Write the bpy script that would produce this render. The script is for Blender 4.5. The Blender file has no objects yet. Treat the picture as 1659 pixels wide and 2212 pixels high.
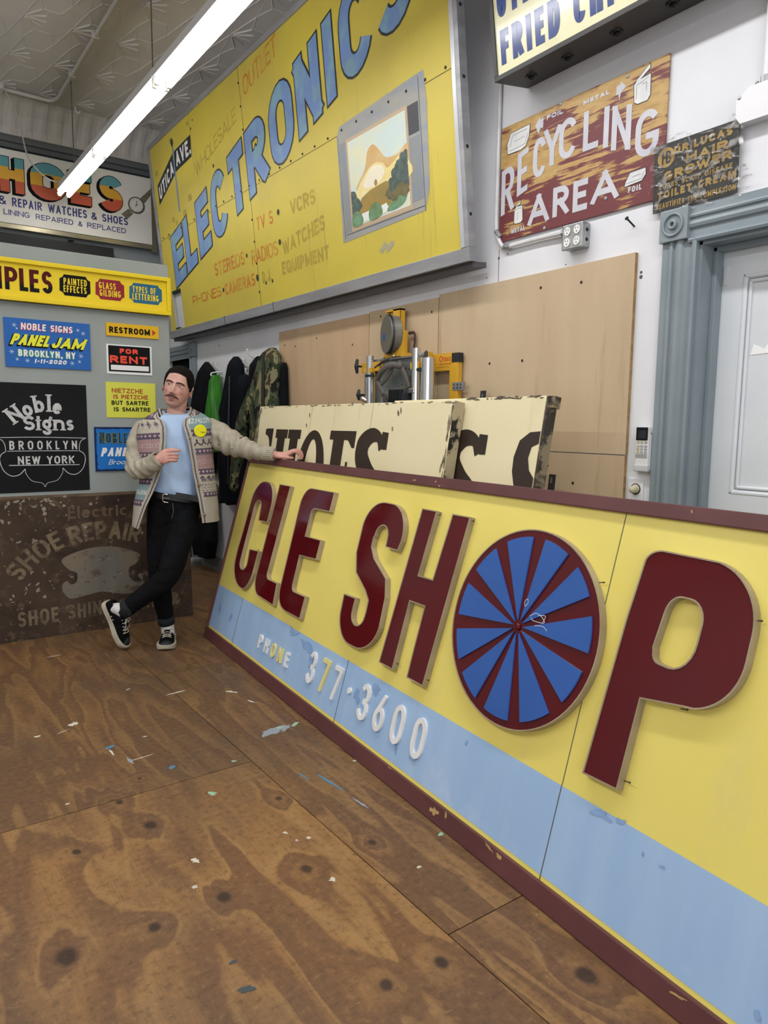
import bpy, bmesh, math, random
import numpy as np
from mathutils import Vector, Matrix, noise
from mathutils.geometry import tessellate_polygon

random.seed(7)
S = bpy.context.scene
COL = S.collection
R = math.radians

# ------------------------------------------------------------------ camera, light, exposure
cam_d = bpy.data.cameras.new('camera')
cam_d.sensor_fit = 'HORIZONTAL'
cam_d.sensor_width = 36.0
cam_d.lens = 33.638
cam_d.clip_start = 0.02
cam = bpy.data.objects.new('camera', cam_d)
COL.objects.link(cam)
cam.matrix_world = Matrix(((0.812196, 0.062117, -0.580069, 0.0),
                           (-0.58329, 0.104447, -0.805521, 0.0),
                           (0.01055, 0.992589, 0.121063, 1.35),
                           (0, 0, 0, 1)))
S.camera = cam

world = bpy.data.worlds.new('world')
S.world = world
world.use_nodes = True
world.node_tree.nodes['Background'].inputs[0].default_value = (0.80, 0.88, 1.0, 1)
world.node_tree.nodes['Background'].inputs[1].default_value = 0.6

def area_light(name, loc, size, power, direction, color=(1, 1, 1)):
    d = bpy.data.lights.new(name, 'AREA')
    d.shape = 'RECTANGLE'; d.size, d.size_y = size
    d.energy = power; d.color = color
    o = bpy.data.objects.new(name, d)
    o.location = loc
    o.rotation_euler = Vector(direction).to_track_quat('-Z', 'Y').to_euler()
    COL.objects.link(o)
    return o

TUBE_STRENGTH = 16.0
area_light('storefront_daylight', (-1.2, -3.3, 1.9), (4.6, 2.6), 105, (0.12, 1, 0.05), (0.93, 0.97, 1.0))
for i, yy in enumerate((2.55, 1.25, -0.1)):
    area_light('unseen_tube_light', (1.52, yy, 3.28), (0.12, 1.2), 18, (0, 0, -1), (1.0, 1.0, 1.0))
for i, yy in enumerate((5.4, 3.9, 2.4, 0.9)):  # unseen second row on the left, added as light sources
    area_light('unseen_tube_light', (-1.35, yy, 3.28), (0.12, 1.2), 22, (0, 0, -1), (1.0, 1.0, 1.0))
    area_light('unseen_tube_light', (-1.35, yy, 3.40), (0.30, 1.2), 20, (0, 0, 1), (1.0, 1.0, 1.0))  # upward lamps added to brighten the ceiling

S.view_settings.view_transform = 'Standard'
S.view_settings.look = 'None'
S.view_settings.gamma = 1.0
S.view_settings.use_curve_mapping = False
S.view_settings.exposure = 0.0
try:
    S.cycles.use_denoising = True
    S.cycles.max_bounces = 8
    S.cycles.diffuse_bounces = 4
    S.cycles.sample_clamp_indirect = 6.0
except Exception:
    pass

# ------------------------------------------------------------------ materials
def lin(h):
    if isinstance(h, str):
        h = h.lstrip('#')
        c = [int(h[i:i + 2], 16) / 255 for i in (0, 2, 4)]
        c = [x / 12.92 if x <= 0.04045 else ((x + 0.055) / 1.055) ** 2.4 for x in c]
        return (c[0], c[1], c[2], 1.0)
    return tuple(h) + (1.0,) if len(h) == 3 else tuple(h)

class NT:
    """tiny helper around a node tree"""
    def __init__(self, name):
        self.m = bpy.data.materials.new(name)
        self.m.use_nodes = True
        self.t = self.m.node_tree
        self.b = self.t.nodes['Principled BSDF']
        self.tc = self.t.nodes.new('ShaderNodeTexCoord')
    def n(self, kind, **kw):
        x = self.t.nodes.new('ShaderNode' + kind)
        for k, v in kw.items():
            setattr(x, k, v)
        return x
    def link(self, a, b):
        self.t.links.new(a, b)
    def val(self, sock, v):
        if hasattr(v, 'is_linked') or hasattr(v, 'node'):
            self.link(v, sock)
        else:
            sock.default_value = v
    def mapping(self, scale=(1, 1, 1), rot=(0, 0, 0), loc=(0, 0, 0), src=None):
        m = self.n('Mapping')
        m.inputs['Scale'].default_value = scale
        m.inputs['Rotation'].default_value = rot
        m.inputs['Location'].default_value = loc
        self.link(src or self.tc.outputs['Object'], m.inputs['Vector'])
        return m.outputs[0]
    def noise(self, vec, scale, detail=4, rough=0.55, dist=0.0):
        x = self.n('TexNoise')
        x.inputs['Scale'].default_value = scale
        x.inputs['Detail'].default_value = detail
        x.inputs['Roughness'].default_value = rough
        x.inputs['Distortion'].default_value = dist
        self.link(vec, x.inputs['Vector'])
        return x.outputs['Fac']
    def ramp(self, fac, lo, hi):
        x = self.n('MapRange')
        x.inputs['From Min'].default_value = lo
        x.inputs['From Max'].default_value = hi
        self.link(fac, x.inputs['Value'])
        return x.outputs[0]
    def mix(self, fac, a, b, blend='MIX'):
        x = self.n('Mix', data_type='RGBA', blend_type=blend)
        self.val(x.inputs[0], fac)
        self.val(x.inputs[6], lin(a) if isinstance(a, (str, tuple)) else a)
        self.val(x.inputs[7], lin(b) if isinstance(b, (str, tuple)) else b)
        return x.outputs[2]
    def math(self, op, a, b=0.0, c=None):
        x = self.n('Math', operation=op)
        self.val(x.inputs[0], a); self.val(x.inputs[1], b)
        if c is not None: self.val(x.inputs[2], c)
        return x.outputs[0]
    def bump(self, h, strength=0.2, dist=0.01):
        x = self.n('Bump')
        x.inputs['Strength'].default_value = strength
        x.inputs['Distance'].default_value = dist
        self.link(h, x.inputs['Height'])
        self.link(x.outputs[0], self.b.inputs['Normal'])
    def color(self, c):
        self.val(self.b.inputs['Base Color'], c)
    def set(self, rough=0.5, metal=0.0, spec=0.5):
        self.b.inputs['Roughness'].default_value = rough
        self.b.inputs['Metallic'].default_value = metal
        self.b.inputs['Specular IOR Level'].default_value = spec

def mat(name, c1, c2=None, scale=4.0, stretch=(1, 1, 1), lo=0.4, hi=0.65, detail=5, rough=0.5, metal=0.0,
        spec=0.4, bump=0.0, bscale=60.0, spots=()):
    k = NT(name)
    k.set(rough, metal, spec)
    c = lin(c1)
    if c2:
        f = k.ramp(k.noise(k.mapping(stretch), scale, detail), lo, hi)
        c = k.mix(f, c1, c2)
    for i, (sc, sscale, thr, width, sst) in enumerate(spots):
        f = k.ramp(k.noise(k.mapping(sst, loc=(3.1 * i + 1, 1.7 * i, 0.3)), sscale, 6, 0.65), thr, thr + width)
        c = k.mix(f, c, sc)
    k.color(c)
    if bump:
        k.bump(k.noise(k.mapping(stretch), bscale, 4), bump, 0.004)
    return k.m

def emissive(name, c, strength):
    k = NT(name)
    k.color(lin(c))
    k.b.inputs['Emission Color'].default_value = lin(c)
    k.b.inputs['Emission Strength'].default_value = strength
    return k.m

# ------------------------------------------------------------------ object helpers
def link(o, parent=None):
    COL.objects.link(o)
    if parent is not None:
        o.parent = parent
    return o

def obj(name, bm, m, parent=None, smooth=False, loc=None):
    me = bpy.data.meshes.new(name)
    if isinstance(bm, bmesh.types.BMesh):
        bmesh.ops.recalc_face_normals(bm, faces=bm.faces)
        bm.to_mesh(me); bm.free()
    else:
        v, f = bm
        me.from_pydata([tuple(p) for p in v], [], f)
    if m is not None:
        if isinstance(m, (list, tuple)):
            for x in m: me.materials.append(x)
        else:
            me.materials.append(m)
    if smooth:
        me.polygons.foreach_set('use_smooth', [True] * len(me.polygons))
    o = bpy.data.objects.new(name, me)
    if loc: o.location = loc
    return link(o, parent)

def tag(o, label=None, cat=None, group=None, kind=None):
    if label: o['label'] = label
    if cat: o['category'] = cat
    if group: o['group'] = group
    if kind: o['kind'] = kind
    return o

def thing(name, label, cat, loc=(0, 0, 0), rz=0.0, group=None, M=None):
    o = bpy.data.objects.new(name, None)
    o.empty_display_size = 0.05
    COL.objects.link(o)
    if M is not None:
        o.matrix_world = M
    else:
        o.location = loc; o.rotation_euler = (0, 0, rz)
    return tag(o, label, cat, group)

def frame(O, u, v):
    u = Vector(u).normalized(); v = Vector(v); v = (v - u * v.dot(u)).normalized()
    n = u.cross(v)
    return Matrix(((u.x, v.x, n.x, O[0]), (u.y, v.y, n.y, O[1]), (u.z, v.z, n.z, O[2]), (0, 0, 0, 1)))

def struct(name, bm, m, parent=None, smooth=False):
    o = obj(name, bm, m, parent, smooth)
    if parent is None: o['kind'] = 'structure'
    return o

def copy_tree(o, parent=None):
    c = o.copy(); COL.objects.link(c)
    if parent is not None: c.parent = parent
    for ch in list(o.children):
        copy_tree(ch, c)
    return c

# ------------------------------------------------------------------ mesh builders
def BM(): return bmesh.new()

def box(bm, x0, x1, y0, y1, z0, z1, bevel=0.0, M=None):
    r = bmesh.ops.create_cube(bm, size=1.0)
    vs = r['verts']
    for v in vs:
        v.co = Vector(((x0 + x1) / 2 + v.co.x * (x1 - x0), (y0 + y1) / 2 + v.co.y * (y1 - y0), (z0 + z1) / 2 + v.co.z * (z1 - z0)))
    if bevel > 0:
        es = list({e for v in vs for e in v.link_edges})
        rr = bmesh.ops.bevel(bm, geom=es, offset=bevel, segments=2, affect='EDGES', profile=0.6)
        vs = list({v for f in rr['faces'] for v in f.verts} | {v for v in vs if v.is_valid})
    if M is not None:
        bmesh.ops.transform(bm, matrix=M, verts=[v for v in vs if v.is_valid])
    return vs

def frame4(bm, x0, x1, y0, y1, wb, wt, wl, wr, z0, z1, bevel=0.0):
    """four frame members that meet without overlapping"""
    box(bm, x0, x1, y0, y0 + wb, z0, z1, bevel); box(bm, x0, x1, y1 - wt, y1, z0, z1, bevel)
    box(bm, x0, x0 + wl, y0 + wb, y1 - wt, z0, z1, bevel); box(bm, x1 - wr, x1, y0 + wb, y1 - wt, z0, z1, bevel)

def boxbm(*a, **k):
    bm = BM(); box(bm, *a, **k); return bm

def cyl(bm, p0, p1, r0, r1=None, n=16):
    r1 = r0 if r1 is None else r1
    return tube(bm, [p0, p1], [r0, r1], n, round_caps=False)

def tube(bm, pts, rad, n=14, round_caps=True, closed=False, up=None):
    """loft circles/ellipses along a polyline. rad: floats or (ra, rb)"""
    P = [Vector(p) for p in pts]
    k = len(P)
    rad = [(r, r) if not isinstance(r, (tuple, list)) else r for r in (rad if isinstance(rad, (list, tuple)) else [rad] * k)]
    T = []
    for i in range(k):
        a = P[(i - 1) % k] if (i > 0 or closed) else P[0]
        b = P[(i + 1) % k] if (i < k - 1 or closed) else P[-1]
        T.append((b - a).normalized())
    if up is None:
        up = Vector((0, 0, 1)) if abs(T[0].z) < 0.9 else Vector((0, -1, 0))
    N = (Vector(up) - T[0] * Vector(up).dot(T[0])).normalized()
    rings = []
    def ring(c, nrm, bin_, ra, rb):
        return [bm.verts.new(c + nrm * (math.cos(2 * math.pi * j / n) * ra) + bin_ * (math.sin(2 * math.pi * j / n) * rb)) for j in range(n)]
    frames = []
    for i in range(k):
        N = (N - T[i] * N.dot(T[i])).normalized()
        frames.append((P[i], N.copy(), T[i].cross(N)))
    caps0, caps1 = [], []
    if round_caps and not closed:
        for ph in (75, 50, 25):
            s, c = math.sin(R(ph)), math.cos(R(ph))
            p, nn, bb = frames[0]; ra, rb = rad[0]; rr = (ra + rb) / 2
            caps0.append(ring(p - T[0] * rr * s, nn, bb, ra * c, rb * c))
        for ph in (25, 50, 75):
            s, c = math.sin(R(ph)), math.cos(R(ph))
            p, nn, bb = frames[-1]; ra, rb = rad[-1]; rr = (ra + rb) / 2
            caps1.append(ring(p + T[-1] * rr * s, nn, bb, ra * c, rb * c))
    mid = [ring(f[0], f[1], f[2], rad[i][0], rad[i][1]) for i, f in enumerate(frames)]
    rings = caps0 + mid + caps1
    m = len(rings)
    for i in range(m if closed else m - 1):
        a, b = rings[i], rings[(i + 1) % m]
        for j in range(n):
            bm.faces.new((a[j], a[(j + 1) % n], b[(j + 1) % n], b[j]))
    if not closed:
        bm.faces.new(list(reversed(rings[0]))); bm.faces.new(rings[-1])
    return rings

def ball(bm, c, r, u=16, v=10, M=None):
    rr = r if isinstance(r, (tuple, list)) else (r, r, r)
    mat4 = Matrix.Translation(c) @ (M or Matrix()) @ Matrix.Diagonal((rr[0], rr[1], rr[2], 1))
    return bmesh.ops.create_uvsphere(bm, u_segments=u, v_segments=v, radius=1.0, matrix=mat4)['verts']

def smoothpath(pts, sub=6, closed=False):
    P = [Vector(p) for p in pts]; out = []
    k = len(P)
    rng = range(k) if closed else range(k - 1)
    for i in rng:
        p1, p2 = P[i], P[(i + 1) % k]
        p0 = P[(i - 1) % k] if (closed or i > 0) else p1 * 2 - p2
        p3 = P[(i + 2) % k] if (closed or i < k - 2) else p2 * 2 - p1
        for j in range(sub):
            t = j / sub
            out.append(0.5 * ((2 * p1) + (p2 - p0) * t + (2 * p0 - 5 * p1 + 4 * p2 - p3) * t * t + (3 * p1 - p0 - 3 * p2 + p3) * t ** 3))
    if not closed: out.append(P[-1])
    return out

def area2(l):
    return sum(l[i][0] * l[(i + 1) % len(l)][1] - l[(i + 1) % len(l)][0] * l[i][1] for i in range(len(l))) / 2

def offset_loop(l, d):
    """grow (d>0) or shrink a closed 2D loop by mitring"""
    s = 1 if area2(l) > 0 else -1
    out = []; k = len(l)
    for i in range(k):
        p0, p1, p2 = Vector(l[i - 1]), Vector(l[i]), Vector(l[(i + 1) % k])
        a = (p1 - p0).normalized(); b = (p2 - p1).normalized()
        n1 = Vector((a.y, -a.x)) * s; n2 = Vector((b.y, -b.x)) * s
        m = n1 + n2
        if m.length < 1e-6: m = n1
        m.normalize()
        c = max(0.35, m.dot(n1))
        out.append(p1 + m * (d / c))
    return [tuple(p) for p in out]

def flat(bm, loops, z):
    """filled flat shape (first loop outer, the rest holes) at height z, facing +z"""
    ls = [[Vector((p[0], p[1], 0)) for p in l] for l in loops]
    tris = tessellate_polygon(ls)
    pts = [p for l in ls for p in l]
    vs = [bm.verts.new((p.x, p.y, z)) for p in pts]
    for t in tris:
        a, b, c = (pts[i] for i in t)
        ar = (b.x - a.x) * (c.y - a.y) - (c.x - a.x) * (b.y - a.y)
        if abs(ar) < 1e-12: continue
        try:
            bm.faces.new([vs[i] for i in (t if ar > 0 else t[::-1])])
        except ValueError:
            pass
    return vs

def walls(bm, loop, z0, z1):
    k = len(loop)
    a = [bm.verts.new((p[0], p[1], z0)) for p in loop]
    b = [bm.verts.new((p[0], p[1], z1)) for p in loop]
    for i in range(k):
        j = (i + 1) % k
        bm.faces.new((a[i], a[j], b[j], b[i]))

def shape(loops, z, z0=None):
    bm = BM()
    flat(bm, loops, z)
    if z0 is not None:
        for l in loops:
            walls(bm, l, z0, z)
    return bm


def rect(x0, x1, y0, y1): return [(x0, y0), (x1, y0), (x1, y1), (x0, y1)]
def ell(cx, cy, rx, ry, a0=0, a1=360, n=28, close=True):
    k = n if close else n + 1
    return [(cx + rx * math.cos(R(a0 + (a1 - a0) * i / n)), cy + ry * math.sin(R(a0 + (a1 - a0) * i / n))) for i in range(k)]
# ------------------------------------------------------------------ sign-writer's stroke alphabet
def A_(cx, cy, rx, ry, a0, a1, n=9):
    return [(cx + rx * math.cos(R(a0 + (a1 - a0) * i / n)), cy + ry * math.sin(R(a0 + (a1 - a0) * i / n))) for i in range(n + 1)]
def O_(): return A_(.5, .68, .5, .32, 0, 180) + A_(.5, .32, .5, .32, 180, 360) + ['c']
G = {
 'A': (1.05, [[(0, 0), (.5, 1)], [(.5, 1), (1, 0)], [(.2, .3), (.8, .3)]]),
 'B': (.95, [[(0, 0), (0, 1)], [(0, 1), (.5, 1)] + A_(.5, .76, .42, .24, 80, -80) + [(0, .52)], [(0, .52), (.5, .52)] + A_(.5, .26, .5, .26, 80, -80) + [(0, 0)]]),
 'C': (.95, [A_(.5, .68, .5, .32, 22, 180) + A_(.5, .32, .5, .32, 180, 338)]),
 'D': (1, [[(0, 0), (0, 1)], [(0, 1), (.4, 1)] + A_(.4, .62, .6, .38, 80, 0) + A_(.4, .38, .6, .38, 0, -80) + [(.4, 0), (0, 0)]]),
 'E': (.8, [[(0, 0), (0, 1)], [(0, 1), (1, 1)], [(0, .52), (.85, .52)], [(0, 0), (1, 0)]]),
 'F': (.8, [[(0, 0), (0, 1)], [(0, 1), (1, 1)], [(0, .52), (.85, .52)]]),
 'G': (1, [A_(.5, .68, .5, .32, 32, 180) + A_(.5, .32, .5, .32, 180, 352) + [(1, .42)], [(.6, .42), (1, .42)]]),
 'H': (1, [[(0, 0), (0, 1)], [(1, 0), (1, 1)], [(0, .52), (1, .52)]]),
 'I': (.0, [[(.5, 0), (.5, 1)]]),
 'J': (.8, [[(1, 1), (1, .32)] + A_(.5, .3, .5, .3, 0, -165)]),
 'K': (1, [[(0, 0), (0, 1)], [(1, 1), (.05, .4)], [(.35, .6), (1, 0)]]),
 'L': (.75, [[(0, 1), (0, 0)], [(0, 0), (1, 0)]]),
 'M': (1.3, [[(0, 0), (0, 1)], [(0, 1), (.5, .15)], [(.5, .15), (1, 1)], [(1, 1), (1, 0)]]),
 'N': (1.05, [[(0, 0), (0, 1)], [(0, 1), (1, 0)], [(1, 0), (1, 1)]]),
 'O': (1.05, [O_()]),
 'P': (.92, [[(0, 0), (0, 1)], [(0, 1), (.5, 1)] + A_(.5, .72, .5, .28, 80, -80) + [(0, .44)]]),
 'Q': (1.05, [O_(), [(.6, .25), (1, -.05)]]),
 'R': (.98, [[(0, 0), (0, 1)], [(0, 1), (.5, 1)] + A_(.5, .74, .48, .26, 80, -80) + [(0, .48)], [(.45, .48), (1, 0)]]),
 'S': (.9, [A_(.5, .745, .5, .255, 18, 180, 8) + A_(.5, .745, .5, .255, 190, 262, 5) + A_(.5, .255, .5, .255, 82, 10, 5) + A_(.5, .255, .5, .255, 0, -162, 8)]),
 'T': (.9, [[(.5, 0), (.5, 1)], [(0, 1), (1, 1)]]),
 'U': (1, [[(0, 1), (0, .32)] + A_(.5, .32, .5, .32, 180, 360) + [(1, 1)]]),
 'V': (1, [[(0, 1), (.5, 0)], [(.5, 0), (1, 1)]]),
 'W': (1.45, [[(0, 1), (.25, 0)], [(.25, 0), (.5, .9)], [(.5, .9), (.75, 0)], [(.75, 0), (1, 1)]]),
 'X': (1, [[(0, 0), (1, 1)], [(0, 1), (1, 0)]]),
 'Y': (1, [[(0, 1), (.5, .45)], [(1, 1), (.5, .45)], [(.5, .45), (.5, 0)]]),
 'Z': (.95, [[(0, 1), (1, 1)], [(1, 1), (0, 0)], [(0, 0), (1, 0)]]),
 '0': (.95, [O_()]),
 '1': (.45, [[(.7, 0), (.7, 1)], [(.7, 1), (.0, .78)]]),
 '2': (.9, [A_(.5, .7, .5, .3, 165, -20) + [(.0, 0)], [(0, 0), (1, 0)]]),
 '3': (.9, [A_(.48, .75, .46, .25, 155, -80) + [(.35, .52)], [(.35, .52)] + A_(.48, .26, .52, .26, 80, -155)]),
 '4': (1, [[(.75, 0), (.75, 1)], [(.75, 1), (0, .28)], [(0, .28), (1, .28)]]),
 '6': (.95, [[(.8, 1), (.06, .42)], A_(.5, .3, .5, .3, 0, 360, 20)[:-1] + ['c']]),
 '7': (.85, [[(0, 1), (1, 1)], [(1, 1), (.3, 0)]]),
 '8': (.9, [A_(.5, .75, .45, .25, 0, 360, 16)[:-1] + ['c'], A_(.5, .26, .5, .26, 0, 360, 16)[:-1] + ['c']]),
 '9': (.95, [[(.2, 0), (.94, .58)], A_(.5, .7, .5, .3, 0, 360, 20)[:-1] + ['c']]),
 '&': (1.1, [[(1, 0), (.22, .68)] + A_(.45, .8, .25, .2, 200, -20) + [(.1, .35)] + A_(.42, .25, .42, .25, 160, 330) + [(.98, .45)]]),
 '-': (.5, [[(0, .45), (1, .45)]]),
 '.': (.0, [[(.5, 0), (.5, .03)]]),
 ',': (.1, [[(.6, .05), (.3, -.12)]]),
 "'": (.0, [[(.5, .98), (.5, .8)]]),
 ' ': (.55, []),
 # lower case, x-height .62
 'o': (.95, [A_(.5, .31, .5, .31, 0, 360, 20)[:-1] + ['c']]),
 'b': (.95, [[(0, 0), (0, 1)], A_(.5, .31, .5, .31, 0, 360, 20)[:-1] + ['c']]),
 'l': (.0, [[(.5, 0), (.5, 1)]]),
 'e': (.9, [[(.04, .33), (.98, .33)], [(.98, .33)] + A_(.5, .31, .49, .31, 8, 325)]),
 'i': (.0, [[(.5, 0), (.5, .6)], [(.5, .84), (.5, .88)]]),
 'g': (.9, [A_(.5, .36, .46, .26, 0, 360, 20)[:-1] + ['c'], [(.85, .52), (1.1, .85)], [(.4, .1), (.6, -.02)] + A_(.5, -.2, .45, .16, 70, -200)]),
 'n': (.9, [[(0, 0), (0, .62)], [(0, .35)] + A_(.5, .36, .5, .26, 170, 0) + [(1, 0)]]),
 's': (.8, [A_(.5, .465, .46, .155, 25, 180, 7) + A_(.5, .465, .46, .155, 195, 262, 4) + A_(.5, .155, .5, .155, 82, 10, 4) + A_(.5, .155, .5, .155, 0, -155, 7)]),
 'r': (.6, [[(0, 0), (0, .62)], [(0, .35)] + A_(.55, .36, .5, .26, 170, 50)]),
 'c': (.85, [A_(.5, .31, .5, .31, 40, 320, 16)]),
 't': (.55, [[(.45, .9), (.45, .12), (.75, .0), (1, .04)], [(0, .62), (1, .62)]]),
 'k': (.8, [[(0, 0), (0, 1)], [(.95, .62), (.08, .25)], [(.3, .36), (1, 0)]]),
 'y': (.9, [[(0, .62), (.5, .02)], [(1, .62), (.3, -.3)]]),
}
SERIF = {'H': [(0, 0), (0, 1), (1, 0), (1, 1)], 'N': [(0, 0), (0, 1), (1, 1)], 'I': [(.5, 0), (.5, 1)], 'E': [(0, 0), (0, 1)], 'R': [(0, 0), (1, 0), (0, 1)],
         'b': [(0, 1)], 'l': [(.5, 0), (.5, 1)], 'i': [(.5, 0), (.5, .6)], 'n': [(0, 0), (1, 0), (0, .62)]}

_zc = [0]
def stroke(bm, pts, t, z, closed, warp=None, depth=None, dense=0.0):
    P = [Vector(p) for p in pts]
    Q = [P[0]]
    for p in P[1:]:
        if (p - Q[-1]).length > 1e-5: Q.append(p)
    if closed and (Q[0] - Q[-1]).length < 1e-5: Q.pop()
    if dense > 0:                                   # subdivide so that warps bend the stroke
        D = []
        k = len(Q)
        for i in range(k if closed else k - 1):
            a, b = Q[i], Q[(i + 1) % k]
            m = max(1, int((b - a).length / dense))
            D += [a + (b - a) * (j / m) for j in range(m)]
        if not closed: D.append(Q[-1])
        Q = D
    k = len(Q)
    if k < 2: return
    Lf, Rt = [], []
    for i in range(k):
        a = Q[i] - Q[i - 1] if (i > 0 or closed) else Q[1] - Q[0]
        b = Q[(i + 1) % k] - Q[i] if (i < k - 1 or closed) else Q[-1] - Q[-2]
        a.normalize(); b.normalize()
        n1 = Vector((-a.y, a.x)); n2 = Vector((-b.y, b.x))
        m = n1 + n2
        if m.length < 1e-5: m = n1.copy()
        m.normalize()
        c = max(0.5, m.dot(n1))
        Lf.append(Q[i] + m * (t / 2 / c)); Rt.append(Q[i] - m * (t / 2 / c))
    return Lf, Rt

def put_strokes(bm, strips, z, warp=None, depth=None, clamp=None):
    for Lf, Rt, closed in strips:
        _zc[0] = (_zc[0] + 1) % 7
        zz = z + _zc[0] * 0.00004
        f = (lambda p: warp(p[0], p[1])) if warp else (lambda p: (p[0], p[1]))
        if clamp:
            cl = lambda p: (p[0], min(max(p[1], clamp[0]), clamp[1]))
        else:
            cl = lambda p: p
        a = [bm.verts.new((*f(cl(p)), zz)) for p in Lf]; b = [bm.verts.new((*f(cl(p)), zz)) for p in Rt]
        k = len(a)
        for i in range(k if closed else k - 1):
            j = (i + 1) % k
            bm.faces.new((a[i], b[i], b[j], a[j]))
        if depth:
            a2 = [bm.verts.new((v.co.x, v.co.y, zz - depth)) for v in a]; b2 = [bm.verts.new((v.co.x, v.co.y, zz - depth)) for v in b]
            for i in range(k if closed else k - 1):
                j = (i + 1) % k
                bm.faces.new((a[i], a[j], a2[j], a2[i])); bm.faces.new((b[j], b[i], b2[i], b2[j]))
            if not closed:
                bm.faces.new((b[0], a[0], a2[0], b2[0])); bm.faces.new((a[-1], b[-1], b2[-1], a2[-1]))

def glyph(bm, ch, x0, y0, w, h, t, z, warp=None, depth=None, serif=0.0, ext=True, grow=0.0, dense=0.0):
    """one letter in the box (x0,y0)-(x0+w,y0+h); t stroke width, grow fattens it (outline)"""
    _, strokes = G[ch]
    ww, hh = max(w - t, 0.0), h - t
    def M(p): return (x0 + t / 2 + p[0] * ww, y0 + t / 2 + p[1] * hh)
    tt = t + 2 * grow
    strips = []
    for s in strokes:
        closed = s[-1] == 'c'
        u = s[:-1] if closed else s
        pts = [Vector(M(p)) for p in u]
        if not closed and ext and len(pts) > 1:
            for (i, j) in ((0, 1), (-1, -2)):
                e = u[i]
                d = (pts[i] - pts[j])
                if d.length > 1e-6 and (min(abs(e[0]), abs(e[0] - 1), abs(e[1]), abs(e[1] - 1)) < 0.02 or len(u) == 2):
                    pts[i] = pts[i] + d.normalized() * (t * 0.5 + grow)
        r = stroke(bm, pts, tt, z, closed, dense=dense)
        if r: strips.append((r[0], r[1], closed))
    if serif > 0:
        for (sx, sy) in SERIF.get(ch, []):
            c = M((sx, sy))
            st = t * 0.42 + 2 * grow
            yy = c[1] + (t / 2 - t * 0.21 if sy >= .5 else -t / 2 + t * 0.21)
            half = t * 0.5 + serif + grow
            strips.append(([Vector((c[0] - half, yy + st / 2)), Vector((c[0] + half, yy + st / 2))],
                           [Vector((c[0] - half, yy - st / 2)), Vector((c[0] + half, yy - st / 2))], False))
    cl = None
    if ch not in 'gy,Q':
        cl = (y0 - grow, y0 + h + grow)
    put_strokes(bm, strips, z, warp, depth, cl)

def layout(s, x0, x1, h, t, gap):
    """letter boxes that fill x0..x1"""
    fixed = sum(t if G[c][0] == 0 else 0 for c in s) + gap * (len(s) - 1)
    wsum = sum(G[c][0] for c in s)
    w = (x1 - x0 - fixed) / max(wsum, 1e-6) if wsum > 0 else t
    out = []; x = x0
    for c in s:
        cw = t if G[c][0] == 0 else G[c][0] * w
        out.append((c, x, cw)); x += cw + gap
    return out

def text(bm, s, x0, x1, y0, y1, t, gap=None, z=0.001, warp=None, depth=None, serif=0.0, slant=0.0, slope=0.0, grow=0.0, dx=0.0, dy=0.0, dense=0.0, ext=True):
    h = y1 - y0
    gap = t * 0.8 if gap is None else gap
    def wp(x, y):
        x2 = x + slant * (y - y0) + dx
        y2 = y + slope * (x - x0) + dy
        return warp(x2, y2) if warp else (x2, y2)
    for c, x, cw in layout(s, x0, x1, h, t, gap):
        if c == ' ': continue
        glyph(bm, c, x, y0, cw, h, t, z, wp, depth, serif, ext, grow, dense)

def arc_text(bm, s, cx, cy, r, a0, a1, h, t, z, gap=None, grow=0.0, serif=0.0, wscale=1.0):
    """letters standing on a circle of radius r, from angle a0 to a1 (degrees, clockwise text)"""
    L = abs(R(a1 - a0)) * r
    gap = t * 0.7 if gap is None else gap
    def wp(x, y):
        a = R(a0) - x / r
        rr = r + y
        return (cx + rr * math.cos(a), cy + rr * math.sin(a))
    for c, x, cw in layout(s, 0, L, h, t, gap):
        if c != ' ': glyph(bm, c, x, 0, cw, h, t, z, wp, None, serif, True, grow, dense=h / 5)

def letters(name, parent, m, *specs, **common):
    bm = BM()
    for sp in specs:
        a, k = sp if isinstance(sp[-1], dict) and len(sp) == 2 else (sp, {})
        kk = dict(common); kk.update(k)
        text(bm, *a, **kk)
    return obj(name, bm, m, parent)
# ------------------------------------------------------------------ the room
XW, YB, ZC = 2.56, 7.30, 4.05          # right wall, back wall, ceiling

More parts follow.
